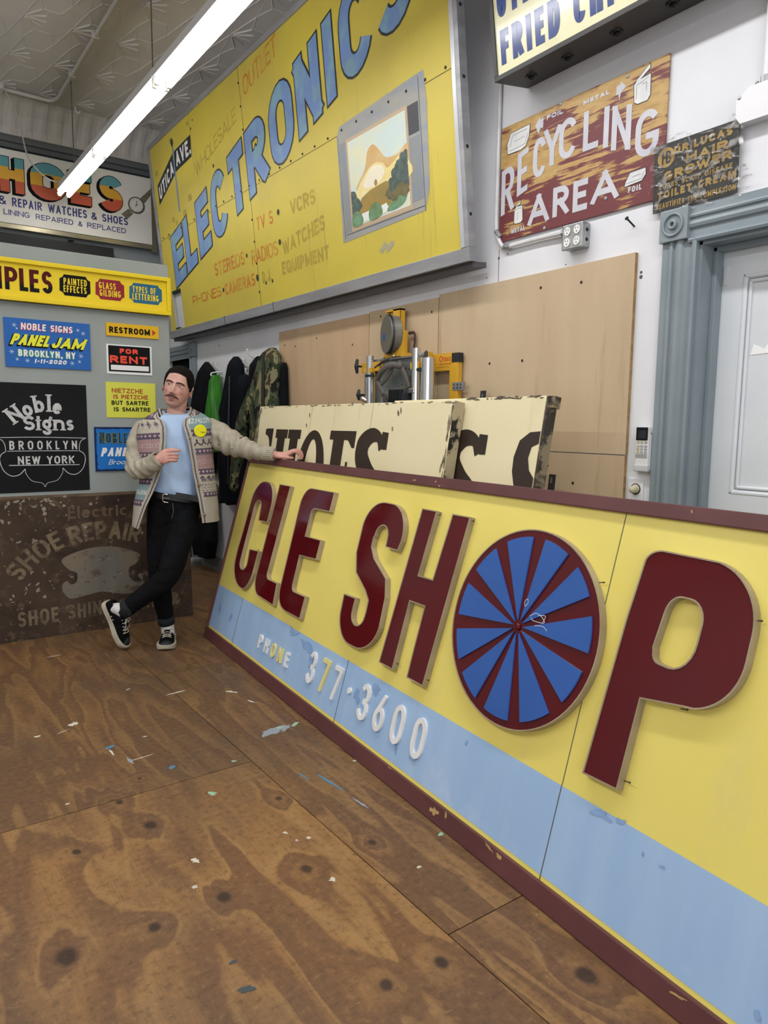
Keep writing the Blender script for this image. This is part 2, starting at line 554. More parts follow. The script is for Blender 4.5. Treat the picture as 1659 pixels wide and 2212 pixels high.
def floor_material():
    k = NT('plywood_floor')
    k.set(0.5, 0, 0.35)
    at = k.n('Attribute', attribute_name='sheet')
    sep = k.n('SeparateColor'); k.link(at.outputs['Color'], sep.inputs[0])
    comb = k.n('CombineXYZ'); 
    k.link(k.math('MULTIPLY', sep.outputs[1], 31.0), comb.inputs[0]); k.link(k.math('MULTIPLY', sep.outputs[2], 17.0), comb.inputs[1])
    add = k.n('VectorMath', operation='ADD'); k.link(k.tc.outputs['Object'], add.inputs[0]); k.link(comb.outputs[0], add.inputs[1])
    base = add.outputs[0]
    tone_ = sep.outputs[0]
    wob = k.noise(k.mapping((3.0, 1.2, 1), src=base), 1.6, 3, 0.5)
    n1 = k.noise(k.mapping((2.3, 0.42, 1), src=base), 1.35, 3.6, 0.50, 0.30)
    n2 = k.noise(k.mapping((9.0, 0.9, 1), src=base), 1.0, 2, 0.5, 0.4)
    geo = k.tc.outputs['Object']
    knots = [(.33, 1.82, .036), (.55, 1.80, .02), (.75, 1.81, .026), (.46, 2.28, .017), (.65, 2.51, .018), (.70, 2.30, .026), (1.13, 2.21, .014), (.77, 2.64, .008),
             (1.01, 1.79, .022), (.94, 1.28, .02), (1.10, 1.26, .022), (1.26, 1.79, .016), (1.37, 1.02, .03), (-.2, 1.5, .02)]
    tot = None; dark = None; ringm = None
    for (x, y, r) in knots:
        v = k.n('VectorMath', operation='DISTANCE'); v.inputs[1].default_value = (x, y * 0.8, 0)
        wv = k.n('VectorMath', operation='ADD')
        cmb = k.n('CombineXYZ'); k.link(k.math('MULTIPLY', k.math('SUBTRACT', wob, .5), .05), cmb.inputs[0])
        k.link(k.mapping((1, .8, 0)), wv.inputs[0]); k.link(cmb.outputs[0], wv.inputs[1])
        k.link(wv.outputs[0], v.inputs[0])
        d = v.outputs['Value']
        g = k.math('MULTIPLY', k.math('POWER', 2.718, k.math('MULTIPLY', k.math('POWER', k.math('DIVIDE', d, r * 3.0), 2.0), -1.0)), 0.17)
        tot = g if tot is None else k.math('ADD', tot, g)
        kk = k.ramp(d, r * 1.0, r * 0.55)
        dark = kk if dark is None else k.math('MAXIMUM', dark, kk)
        rg = k.math('MULTIPLY', k.ramp(d, r * 2.6, r * 1.0), .6)
        ringm = rg if ringm is None else k.math('MAXIMUM', ringm, rg)
    h = k.math('ADD', k.math('ADD', n1, k.math('MULTIPLY', n2, k.math('ADD', k.math('MULTIPLY', tone_, .14), .04))), tot)
    fr = k.math('ADD', k.math('MULTIPLY', tone_, 12.0), 5.5)
    rings = k.math('FRACT', k.math('MULTIPLY', h, fr))
    band = k.math('MULTIPLY', k.ramp(rings, .66, .36), k.ramp(rings, .0, .045))
    c = k.mix(k.ramp(wob, .35, .7), '#906a3f', '#815c39')
    c = k.mix(k.math('MULTIPLY', band, 0.66), c, '#62422d')
    c = k.mix(k.math('MULTIPLY', k.math('MULTIPLY', k.ramp(rings, .80, .88), k.ramp(rings, 1.0, .94)), .35), c, '#a98352')
    fine = k.noise(k.mapping((130, 6, 1), src=base), 1.6, 3)
    c = k.mix(k.math('MULTIPLY', k.ramp(fine, .42, .8), .34), c, '#573a22')
    streak = k.noise(k.mapping((26, 1.1, 1), src=base), 1.2, 4, .6)
    c = k.mix(k.math('MULTIPLY', k.ramp(streak, .5, .75), .35), c, '#5d4229')
    c = k.mix(k.math('MULTIPLY', ringm, .7), c, '#65462f')
    wear = k.noise(k.mapping((1, .8, 1)), 1.1, 7, .62)
    c = k.mix(k.math('MULTIPLY', k.ramp(wear, .40, .62), .58), c, '#58493a')
    grit = k.noise(k.mapping((1, 1, 1)), 42, 5, .7)
    c = k.mix(k.math('MULTIPLY', k.ramp(grit, .52, .68), .50), c, '#3a2c1c')
    c = k.mix(k.math('MULTIPLY', k.ramp(grit, .45, .33), .22), c, '#ad8855')
    scr = k.noise(k.mapping((14, 85, 1), rot=(0, 0, .5)), 1.0, 4, .6)
    c = k.mix(k.math('MULTIPLY', k.ramp(scr, .66, .74), .35), c, '#b29468')
    scr2 = k.noise(k.mapping((90, 11, 1), rot=(0, 0, .35)), 1.0, 4, .6)
    c = k.mix(k.math('MULTIPLY', k.ramp(scr2, .68, .76), .35), c, '#3d2d1f')
    c = k.mix(k.math('MULTIPLY', tone_, .55), c, '#4f3f30')
    c = k.mix(k.math('MULTIPLY', dark, .85), c, '#2d201a')
    dots = k.noise(k.mapping((1, 1, 1)), 75, 2, .5)
    c = k.mix(k.ramp(dots, .755, .775), c, '#a39784')
    k.color(c)
    k.link(k.math('ADD', k.math('MULTIPLY', grit, .25), .38), k.b.inputs['Roughness'])
    k.bump(k.math('ADD', k.math('MULTIPLY', fine, .5), k.math('MULTIPLY', grit, .5)), .25, .003)
    return k.m

bm = BM()
lay = bm.loops.layers.color.new('sheet')
sheets = []
for ix in range(-4, 2):
    x0 = 1.18 + 1.22 * ix; x1 = min(x0 + 1.22, XW)
    off = 2.53 if ix % 2 else 1.325 if ix < 1 else 1.325
    for iy in range(-3, 3):
        y0 = off + 2.40 * iy; y1 = y0 + 2.40
        sheets.append((x0, x1, max(y0, -3.4), min(y1, YB)))
tone = {}
rs = random.Random(5)
g = 0.0019
for (x0, x1, y0, y1) in sheets:
    if y1 - y0 < .05: continue
    t = (0.75 if y0 > 2.4 and x1 < 1.3 else 0.05 if (y1 < 2.6 and y1 > 1.5 and x1 < 1.3) else 0.55)
    col = (t, rs.random(), rs.random(), 1)
    vs = [bm.verts.new(p) for p in ((x0 + g, y0 + g, 0), (x1 - g, y0 + g, 0), (x1 - g, y1 - g, 0), (x0 + g, y1 - g, 0))]
    lo = [bm.verts.new(v.co - Vector((0, 0, .012))) for v in vs]
    fs = [bm.faces.new(vs)] + [bm.faces.new((vs[i], lo[i], lo[(i + 1) % 4], vs[(i + 1) % 4])) for i in range(4)]
    for f in fs:
        for l in f.loops: l[lay] = col
vs = [bm.verts.new(p) for p in ((-3.8, -3.5, -.012), (XW, -3.5, -.012), (XW, YB, -.012), (-3.8, YB, -.012))]
f = bm.faces.new(vs)
for l in f.loops: l[lay] = (1, 0, 0, 1)
floor = struct('floor', bm, floor_material())

# paint spatters on the floor: irregular thin blots
_bz = [0]
def blot(bm, x, y, rx, ry, rot=0, seed=0, n=18, z=.0006):
    r = random.Random(seed)
    pts = []
    for i in range(n):
        a = 2 * math.pi * i / n
        k = r.uniform(.45, 1.15)
        px, py = rx * k * math.cos(a), ry * k * math.sin(a)
        pts.append((x + px * math.cos(rot) - py * math.sin(rot), y + px * math.sin(rot) + py * math.cos(rot)))
    _bz[0] = (_bz[0] + 1) % 13
    flat(bm, [pts], z + _bz[0] * .00003)
paint = {
 'pale_blue_paint': ('#8d949c', [(1.38, 2.74, .075, .035, .3), (1.44, 2.73, .05, .012, .6), (.78, 2.81, .008, .035, 0), (1.36, 2.02, .006, .06, .1)]),
 'mint_paint': ('#93b79a', [(1.42, 2.755, .018, .014, 0), (1.50, 2.75, .035, .012, .5), (1.12, 2.57, .016, .009, 0), (.95, 2.38, .016, .02, .4), (1.47, 1.70, .013, .013, 0)]),
 'white_paint': ('#c9c1b2', [(1.42, 3.28, .035, .012, 2.2), (1.19, 3.42, .06, .01, .1), (1.45, 3.10, .008, .03, .3), (.74, 2.93, .006, .04, .0), (.82, 2.81, .06, .004, .1), (.68, 3.31, .03, .02, .6),
                              (.81, 4.37, .05, .006, .1), (.52, 3.26, .02, .01, 0), (.75, 2.02, .012, .02, .3), (.70, 1.90, .01, .01, 0), (1.05, 2.0, .008, .01, 0), (1.10, 1.93, .01, .008, 0), (1.3, 1.6, .01, .006, 0), (1.52, 2.3, .012, .008, 0), (.9, 3.0, .012, .006, 0), (1.0, 3.6, .02, .006, .4), (.5, 2.6, .01, .006, 0), (1.05, 1.70, .012, .012, 0), (.62, 3.25, .04, .004, .4)]),
 'blue_paint': ('#4f7c99', [(.90, 2.66, .02, .014, 0), (.75, 2.98, .028, .012, .3), (1.35, 2.2, .008, .09, .1), (1.29, 2.3, .006, .06, .1)]),
 'slate_paint': ('#3d474c', [(.67, 1.56, .013, .008, .2), (.66, 1.46, .024, .012, -.3)]),
 'pink_paint': ('#c39ba2', [(1.06, 1.94, .009, .009, 0)]),
}
for i, (nm, (c, L)) in enumerate(paint.items()):
    bm = BM()
    for j, (x, y, rx, ry, ro) in enumerate(L):
        blot(bm, x, y, rx, ry, ro, seed=i * 40 + j)
    obj(nm, bm, mat(nm, c, rough=.6), floor)

M_white = mat('white_wall_paint', '#dedee1', '#cfd0d5', scale=1.3, lo=.45, hi=.8, rough=.55, bump=.05, bscale=120, spots=[('#b3b0ab', 9, .74, .06, (1, 1, 1))])
M_grey = mat('grey_wall_paint', '#8b918f', '#80878a', scale=1.5, rough=.6, bump=.05, bscale=90)
M_part = mat('partition_grey_green_paint', '#969d9b', '#8d9593', scale=1.2, rough=.55, bump=.04, bscale=90, spots=[('#6f7471', 25, .76, .05, (1, 1, 1))])
M_trim = mat('blue_grey_trim_paint', '#858f95', '#7b878d', scale=3, rough=.35, bump=.05, bscale=70, spots=[('#4a5358', 40, .75, .03, (1, 1, 1))])
M_tin = mat('pressed_tin_paint', '#c4c0bb', '#b6b1ab', scale=1.2, rough=.5, spots=[('#978f87', 3, .62, .2, (1, 1, 1))])
M_dark = mat('dark_void', '#1b1d1f', '#26282a', scale=2, rough=.8)

# right wall with two door openings
bm = BM()
DY0, DY1, DZ = .62, 1.565, 2.035            # near door opening
FY0, FY1, FZ = 6.68, 7.29, 1.97             # far door opening
W2 = XW + .16
box(bm, XW, W2, -3.5, DY0, 0, ZC); box(bm, XW, W2, DY0, DY1, DZ, ZC); box(bm, XW, W2, DY1, FY0, 0, ZC)
box(bm, XW, W2, FY0, FY1, FZ, ZC); box(bm, XW, W2, FY1, YB + .16, 0, ZC)
struct('wall_right', bm, M_white)
# panel joint in the wall under the outlet conduit, and screw holes
bm = BM()
box(bm, XW - .0008, XW, 2.617, 2.620, 1.95, 2.20)
for (y, z, r) in [(1.812, 1.965, .006), (1.812, 1.947, .008), (2.62, 2.16, .007), (2.56, 2.17, .004), (4.6, 2.14, .01), (6.05, 2.02, .008), (2.70, 2.08, .004), (2.2, 2.06, .003)]:
    ball(bm, (XW, y, z), (.002, r, r), 10, 6)
struct('trim_4', bm, mat('wall_joint_and_holes', '#55565a', rough=.8))

box_bm = boxbm(-3.9, W2, YB, YB + .16, 0, ZC)
struct('wall_back', box_bm, M_grey)
struct('wall_left', boxbm(-3.9, -3.8, -3.5, YB, 0, ZC), M_white)
bm = BM()
box(bm, -3.9, W2, -3.66, -3.5, 0, .55); box(bm, -3.9, W2, -3.66, -3.5, 3.3, ZC); box(bm, -3.9, -3.55, -3.66, -3.5, .55, 3.3); box(bm, 1.2, W2, -3.66, -3.5, .55, 3.3)
struct('wall_front', bm, M_white)

# pressed tin ceiling: relief ribs in every 0.305 x 0.61 m tile
bm = BM()
box(bm, -3.9, W2, -3.66, YB + .16, ZC, ZC + .05)
def rib(bm, x0, y0, x1, y1, w, hgt):
    a, b = Vector((x0, y0, 0)), Vector((x1, y1, 0))
    d = (b - a).normalized(); n = Vector((-d.y, d.x, 0)) * w / 2
    v = [bm.verts.new(p) for p in (a + n + Vector((0, 0, ZC)), a - n + Vector((0, 0, ZC)), b - n + Vector((0, 0, ZC)), b + n + Vector((0, 0, ZC)))]
    t = [bm.verts.new(p) for p in (a + d * w * .5 + Vector((0, 0, ZC - hgt)), b - d * w * .5 + Vector((0, 0, ZC - hgt)))]
    bm.faces.new((v[0], v[3], t[1], t[0])); bm.faces.new((v[1], t[0], t[1], v[2])); bm.faces.new((v[0], t[0], v[1])); bm.faces.new((v[2], t[1], v[3]))
for ix in range(0, 9):
    for iy in range(0, 8):
        x = 0.115 + .305 * ix; y = 3.19 + .61 * iy - (.0 if ix % 2 else .0)
        if y > YB - .2: continue
        for a in (-52, -26, 0, 26, 52):
            rib(bm, x + .02 * math.cos(R(a)), y + .02 * math.sin(R(a)), x + .150 * math.cos(R(a)), y + .19 * math.sin(R(a)), .012, .009)
        hx, hy = x + .15, y + .305
        P = [(hx - .10, hy), (hx - .055, hy + .15), (hx + .055, hy + .15), (hx + .10, hy), (hx + .055, hy - .15), (hx - .055, hy - .15)]
        for i in range(6):
            rib(bm, *P[i], *P[(i + 1) % 6], .014, .004)
        rib(bm, x, y, hx - .10, hy, .008, .002); rib(bm, x + .305, y, hx + .10, hy, .008, .005)
        rib(bm, x, y, hx - .1, hy - .61, .008, .005)
struct('ceiling', bm, M_tin)

# cove cornice and moulding along the back wall
prof = [(YB - .30, ZC - .002), (YB - .26, ZC - .03), (YB - .17, ZC - .10), (YB - .10, ZC - .19), (YB - .065, ZC - .24), (YB, ZC - .25)]
bm = BM()
n = 0
xs = [-3.8 + .03 * i for i in range(int((XW + 3.8) / .03) + 1)]
rows = []
for i, x in enumerate(xs):
    d = .010 if i % 4 < 2 else 0.0
    rows.append([bm.verts.new((x, p[0] + d * (1 if 0 < j < 4 else 0), p[1] + d * .6 * (1 if 0 < j < 4 else 0))) for j, p in enumerate(prof)])
for a, b in zip(rows, rows[1:]):
    for j in range(len(prof) - 1): bm.faces.new((a[j], b[j], b[j + 1], a[j + 1]))
struct('trim_1', bm, M_tin)
bm = BM()
box(bm, -3.8, XW, YB - .075, YB, ZC - .30, ZC - .25, .008)
box(bm, -3.8, XW, YB - .05, YB, ZC - .345, ZC - .30, .006)
struct('trim_2', bm, mat('dark_grey_moulding', '#5d6163', rough=.5))
struct('baseboard_right', boxbm(XW - .022, XW, DY1 + .16, FY0 - .12, 0, .125, .004), mat('baseboard_dark_grey', '#6d6f70', '#5c5e60', scale=3, rough=.5))  # dark grey board along the right wall
# free-standing partition
bm = BM(); box(bm, -2.6, 1.70, 4.85, 4.96, 0, 2.385, .004)
struct('wall_partition', bm, M_part)
bm = BM()
box(bm, -2.6, 2.0, 7.16, YB, 2.86, 2.965, .01); ball(bm, (1.62, 7.15, 2.975), (.03, .02, .012)); 
struct('trim_3', bm, mat('black_wall_bar', '#16171a', rough=.6))  # black bar on the back wall above the partition

# near door: fluted casing with bull's-eye block, jamb, panelled white leaf
def casing_profile(w):
    # (across, depth)
    return [(0, 0), (0, .016), (.028, .016), (.031, .022), (.038, .024), (.045, .022), (.048, .014), (.053, .014), (.060, .022), (.072, .026), (.084, .022), (.091, .012),
            (.122, .012), (.127, .024), (.136, .028), (w, .024), (w, 0)]
def extrude_profile(bm, prof, fn0, fn1):
    a = [bm.verts.new(fn0(*p)) for p in prof]; b = [bm.verts.new(fn1(*p)) for p in prof]
    for i in range(len(prof) - 1): bm.faces.new((a[i], b[i], b[i + 1], a[i + 1]))
    bm.faces.new(a); bm.faces.new(b[::-1])
dr = thing('door_1', 'white panelled door in blue-grey fluted casing at right edge', 'door', (XW, DY1, 0)); dr['kind'] = 'structure'
L = Matrix.Translation((-XW, -DY1, 0))
P = casing_profile(.145)
bm = BM(); extrude_profile(bm, P, lambda u, d: (XW - d, 1.71 - u, 0), lambda u, d: (XW - d, 1.71 - u, 2.05)); bm.transform(L)
obj('side_casing', bm, M_trim, dr)
bm = BM(); extrude_profile(bm, P[::-1], lambda u, d: (XW - d, 1.60, 2.165 - u * .9), lambda u, d: (XW - d, .50, 2.165 - u * .9)); bm.transform(L)
obj('head_casing', bm, M_trim, dr)
bm = BM(); box(bm, XW - .036, XW, 1.600, 1.716, 2.05, 2.168, .004)
for r0, r1, h in ((.043, .036, .046), (.030, .026, .040), (.018, .008, .048)):
    c = Vector((XW - h + .006, 1.658, 2.109))
    ring = smoothpath([(c.x, c.y + (r0 + r1) / 2 * math.cos(R(t)), c.z + (r0 + r1) / 2 * math.sin(R(t))) for t in range(0, 360, 30)], 2, True)
    tube(bm, ring, (r0 - r1) / 2 + .001, 8, closed=True)
bm.transform(L); obj('corner_block', bm, M_trim, dr)
bm = BM()
box(bm, XW - .002, XW + .15, DY1 - .012, DY1 + .002, 0, DZ); box(bm, XW + .07, XW + .118, DY1 - .03, DY1 - .012, 0, DZ, .003)
box(bm, XW - .002, XW + .15, DY0, DY1, DZ - .012, DZ + .002); box(bm, XW + .07, XW + .118, DY0, DY1, DZ - .03, DZ - .012, .003)
bm.transform(L); obj('jamb', bm, M_trim, dr)
M_door = mat('white_door_paint', '#d9dcdf', '#cfd3d8', scale=2, rough=.35, bump=.04, bscale=60, spots=[('#9ca0a3', 30, .76, .04, (1, 1, 1))])
XL = XW + .118
bm = BM()
box(bm, XL + .012, XL + .045, DY0, DY1 - .014, .01, DZ - .014)
for (y0, y1, z0, z1) in ((1.455, DY1 - .014, .01, DZ - .014), (DY0, .72, .01, DZ - .014), (.72, 1.455, 1.915, DZ - .014), (.72, 1.455, .95, 1.10), (.72, 1.455, .01, .2)):
    box(bm, XL, XL + .02, y0, y1, z0, z1)
for (y0, y1, z0, z1) in ((.72, 1.455, 1.10, 1.915), (.72, 1.455, .2, .95)):
    loop = [(XL + .006, y0, z0), (XL + .006, y1, z0), (XL + .006, y1, z1), (XL + .006, y0, z1)]
    for k2, (ins, r) in enumerate(((.006, .011), (.026, .007))):
        q = [(XL + .008, y0 + ins, z0 + ins), (XL + .008, y1 - ins, z0 + ins), (XL + .008, y1 - ins, z1 - ins), (XL + .008, y0 + ins, z1 - ins)]
        for i in range(4): cyl(bm, q[i], q[(i + 1) % 4], r, n=10)
box(bm, XL - .004, XL, 1.515, 1.530, 1.885, 1.955, .001)
bm.transform(L); obj('door_leaf', bm, M_door, dr)
bm = BM(); flat(bm, [[(0, 0), (.09, .005), (.1, .03), (.06, .035), (.05, .02), (.01, .04)]], 0)
bm.transform(Matrix.Translation((XL + .010 - XW, 1.415 - DY1, 1.62)) @ Matrix(((0, 0, -1, 0), (-1, 0, 0, 0), (0, 1, 0, 0), (0, 0, 0, 1))))
obj('paper_scrap', bm, mat('torn_white_paper', '#f0f0f0', rough=.7), dr)

# far door in the right wall, half hidden by the partition
fd = thing('door_2', 'dark doorway with blue-grey casing behind the grey partition', 'door', (XW, FY0, 0)); fd['kind'] = 'structure'
L2 = Matrix.Translation((-XW, -FY0, 0))
bm = BM(); extrude_profile(bm, casing_profile(.13), lambda u, d: (XW - d, FY0 + .13 - .0 - (.13 - u) * .0 - .13 + u - .12, 0), lambda u, d: (XW - d, FY0 - .12 + u, 1.965)); bm.transform(L2)
obj('side_casing', bm, M_trim, fd)
bm = BM(); extrude_profile(bm, casing_profile(.13), lambda u, d: (XW - d, FY0, 2.09 - u), lambda u, d: (XW - d, YB, 2.09 - u)); bm.transform(L2)
obj('head_casing', bm, M_trim, fd)
bm = BM(); box(bm, XW - .036, XW, FY0 - .125, FY0 + .01, 1.965, 2.095, .004)
ring = [(XW - .036, FY0 - .058 + .035 * math.cos(R(t)), 2.03 + .035 * math.sin(R(t))) for t in range(0, 360, 20)]
tube(bm, ring, .006, 6, closed=True); ball(bm, (XW - .036, FY0 - .058, 2.03), .012, 10, 6); bm.transform(L2)
obj('corner_block', bm, M_trim, fd)
bm = BM(); box(bm, XW + .02, XW + .15, FY0, FY1, 0, FZ); bm.transform(L2)
obj('dark_leaf', bm, mat('unlit_dark_door', '#0c0d0f', '#121417', scale=2, rough=.9, spec=.1), fd)
bm = BM(); box(bm, XW + .002, XW + .018, FY0 + .001, FY0 + .02, 0, FZ - .001); box(bm, XW + .008, XW + .019, FY0 + .14, FY0 + .165, 0, FZ - .12); bm.transform(L2)
obj('jamb', bm, M_trim, fd)
# ------------------------------------------------------------------ long leaning sign with raised red letters
LEAN = R(15.6)
cu = Vector((-.07, -.998, 0)).normalized(); cp = Vector((.998, -.07, 0)).normalized()
cv = Vector((0, 0, 1)) * math.cos(LEAN) + cp * math.sin(LEAN)
CYO = Vector((1.679, 4.263, 0.0))
MC = frame(CYO, cu, cv)
M_maroon = mat('maroon_frame_paint', '#5a3435', '#643b3b', scale=4, stretch=(1, 1, 1), rough=.45, bump=.05, spots=[('#b99763', 14, .735, .012, (1, 2.2, 1)), ('#8d7068', 60, .74, .03, (.3, 1, 1))])
M_yel = mat('yellow_sign_enamel', '#e6d672', '#e2d16c', scale=1.2, rough=.42, spots=[('#e5d23c', 2.2, .60, .16, (1, 1, 1)), ('#d8c887', 1.6, .60, .2, (1.5, .6, 1)), ('#9f9150', 60, .765, .02, (1, 1, 1))])
M_blu = mat('light_blue_band_paint', '#98b7db', '#a2bede', scale=2.5, stretch=(3, .6, 1), rough=.45, spots=[('#7d9cc6', 3.0, .66, .14, (1.6, .8, 1)), ('#b3c9e2', 2.1, .6, .15, (1, 1, 1)), ('#5f7ca3', 50, .755, .02, (1, .5, 1))])
M_red = mat('oxblood_letter_acrylic', '#580d13', '#520e15', scale=2, rough=.10, spec=.5)
M_return = mat('aged_tan_metal_edge', '#a5967b', '#8f8064', scale=9, lo=.35, hi=.7, rough=.45, metal=.0, spots=[('#5f5342', 22, .66, .08, (1, 1, 1))])
M_wheelblue = mat('blue_wheel_wedge_acrylic', '#375fa8', '#33599f', scale=2, rough=.22, spots=[('#5f78ad', 26, .745, .02, (1, 1, 1))])
M_raised = mat('white_raised_letter', '#e9e9e8', '#dededc', scale=6, rough=.4)
M_cream_letter = mat('cream_raised_letter', '#e6da98', '#e0d28a', scale=6, rough=.4)

cyc = thing('leaning_shop_sign', 'long yellow sign with raised dark red letters and wheel, leaning across the floor', 'sign', M=MC)
CW, CH = 4.9, 1.185
bm = BM(); box(bm, .012, CW, .028, 1.157, -.03, 0); obj('sign_panel', bm, M_yel, cyc)
bm = BM(); box(bm, .010, CW, .078, .342, -.004, .0012); obj('blue_band', bm, M_blu, cyc)
bm = BM(); flat(bm, [rect(.012, 1.10, .342, .346)], .0014); flat(bm, [rect(1.1, CW, .339, .343)], .0013)
obj('band_edge_line', bm, M_yel, cyc)
bm = BM()
box(bm, .0, CW, 1.143, CH, -.05, .014, .003); box(bm, 0, CW, .0, .064, -.05, .014, .003); box(bm, 0, .014, .064, 1.143, -.05, .012, .002)
obj('sign_frame', bm, M_maroon, cyc)
bm = BM()
for u in (.44, 1.72, 2.985, 4.25):
    flat(bm, [rect(u - .0016, u + .0016, .064, .078)], .0022); flat(bm, [rect(u - .0014 - .0, u + .0014, .078, .343)], .0023); 
    if u > 2: flat(bm, [rect(u - .0014, u + .0014, .343, 1.143)], .0008)
obj('panel_joint', bm, mat('joint_line', '#5c5b4c', rough=.8), cyc)
# brushed over patches on the blue band and paint scuffs on the frame
bm = BM()
rr = random.Random(3)
for (x, y, w, h) in [(1.32, .30, .10, .035), (1.40, .24, .04, .05), (1.85, .22, .035, .045), (1.98, .29, .05, .03), (1.16, .32, .09, .014), (2.19, .15, .012, .05), (2.30, .14, .03, .012), (.12, .22, .03, .05), (.33, .2, .03, .04), (3.12, .325, .06, .014), (3.2, .335, .03, .01), (3.62, .12, .012, .018), (1.56, .25, .012, .05), (2.56, .3, .012, .012), (3.34, .29, .018, .004), (3.28, .29, .004, .012)]:
    for q in range(3): blot(bm, x + rr.uniform(-.3, .3) * w, y + rr.uniform(-.3, .3) * h, w * .55, h * .6, rr.uniform(-.5, .5), rr.randint(0, 999), 16, .0024 + q * .0001)
obj('touch_up_patches', bm, mat('darker_blue_touch_up', '#7d9dc9', '#8fadd4', scale=20, rough=.5), cyc)
bm = BM()
for (x, y, w, h) in [(2.50, .035, .05, .03), (2.56, .05, .012, .03), (2.78, .055, .06, .01), (2.83, .05, .03, .015), (2.2, .062, .03, .004), (3.45, .05, .05, .008), (3.58, .055, .04, .006), (3.7, .05, .03, .01), (1.9, 1.16, .03, .006), (2.05, 1.165, .014, .01), (2.08, 1.15, .02, .006), (3.2, 1.17, .006, .012), (1.05, 1.146, .03, .004)]:
    blot(bm, x, y, w * .5, h * .5, rr.uniform(-.3, .3), rr.randint(0, 999), 15, .0145)
obj('chipped_paint', bm, mat('bare_tan_wood_chips', '#b7975f', '#a4875a', scale=30, rough=.7), cyc)

ZD = .026
def big_letter(name, loops, label=None):
    """channel letter: tan metal return with a glossy red face sunk a little into its rim"""
    loops = [l if (area2(l) > 0) == (i == 0) else l[::-1] for i, l in enumerate(loops)]
    inner = [offset_loop(l, -.0042 if i == 0 else .0042) for i, l in enumerate(loops)]
    bm = BM()
    for l in inner: walls(bm, l, ZD - .004, ZD - .003)
    flat(bm, inner, ZD - .0025)
    o = obj(name, bm, M_red, cyc)
    bm = BM()
    for i, l in enumerate(loops):
        walls(bm, l, 0.0005, ZD)
        a = l; b = inner[i]; k = len(l)
        va = [bm.verts.new((*p, ZD)) for p in a]; vb = [bm.verts.new((*p, ZD)) for p in b]; vc = [bm.verts.new((*p, ZD - .004)) for p in b]
        for j in range(k):
            j2 = (j + 1) % k
            bm.faces.new((va[j], va[j2], vb[j2], vb[j])); bm.faces.new((vb[j], vb[j2], vc[j2], vc[j]))
    r = obj('letter_return', bm, M_return, o)
    return o
ar = lambda cx, cy, rx, ry, a0, a1, n=12: ell(cx, cy, rx, ry, a0, a1, n, False)
# C
big_letter('letter', [ar(.430, .545, .200, .150, 180, 270) + ar(.440, .545, .101, .150, 270, 345) + [(.541, .639), (.409, .630)] + ar(.370, .545, .054, .045, 0, -180)
                      + ar(.372, .870, .050, .050, 180, 0) + [(.434, .805), (.564, .810)] + ar(.430, .900, .134, .140, 0, 90) + ar(.400, .900, .150, .140, 90, 180) + [(.243, .75), (.228, .60)]])
# L
big_letter('letter', [[(.604, 1.040), (.752, 1.040), (.735, .560)] + ar(.765, .548, .032, .032, 180, 270, 5) + [(.882, .517), (.900, .398), (.700, .405)] + ar(.690, .50, .098, .095, 270, 180) + [(.596, .7)]])
# E
big_letter('letter', [[(1.265, 1.050), (1.265, .951), (1.10, .948)] + ar(1.10, .918, .028, .028, 90, 180, 5) + [(1.072, .803), (1.247, .806), (1.247, .707), (1.064, .698), (1.066, .545)]
                      + ar(1.095, .543, .027, .027, 180, 270, 5) + [(1.231, .517), (1.229, .403), (1.04, .403)] + ar(1.035, .505, .105, .100, 270, 180) + [(.922, .94)] + ar(1.02, .950, .098, .100, 180, 90)])
# S
big_letter('letter', [[(1.585, .607), (1.590, .545)] + ar(1.720, .545, .130, .135, 185, 270) + ar(1.770, .545, .155, .135, 270, 355) + [(1.915, .66), (1.885, .735), (1.76, .80), (1.718, .845), (1.716, .885)]
                      + ar(1.772, .895, .050, .052, 180, 0, 10) + [(1.824, .860), (1.920, .858), (1.932, .90)] + ar(1.800, .915, .132, .132, 0, 90) + ar(1.745, .915, .145, .132, 90, 180) + [(1.602, .80), (1.640, .715), (1.75, .655), (1.792, .62), (1.795, .57)]
                      + ar(1.742, .550, .052, .050, 0, -180, 10) + [(1.690, .609)]])
# H
big_letter('letter', [[(1.980, .405), (2.082, .405), (2.087, .682), (2.186, .683), (2.182, .405), (2.290, .405), (2.327, 1.050), (2.221, 1.050), (2.196, .790), (2.102, .789), (2.120, 1.050), (2.020, 1.050)]])
# P
big_letter('letter', [[(3.062, .408), (3.181, .412), (3.187, .660), (3.309, .680)] + ar(3.300, .830, .140, .152, -75, 0) + ar(3.290, .895, .150, .160, 0, 80) + ar(3.155, 1.012, .055, .043, 90, 180) + [(3.085, .85)],
                      ar(3.262, .890, .044, .053, 0, 90, 6) + ar(3.240, .890, .040, .053, 90, 170, 6) + [(3.19, .80)] + ar(3.215, .790, .022, .026, 180, 270, 4) + ar(3.245, .840, .060, .078, 270, 360, 6)])
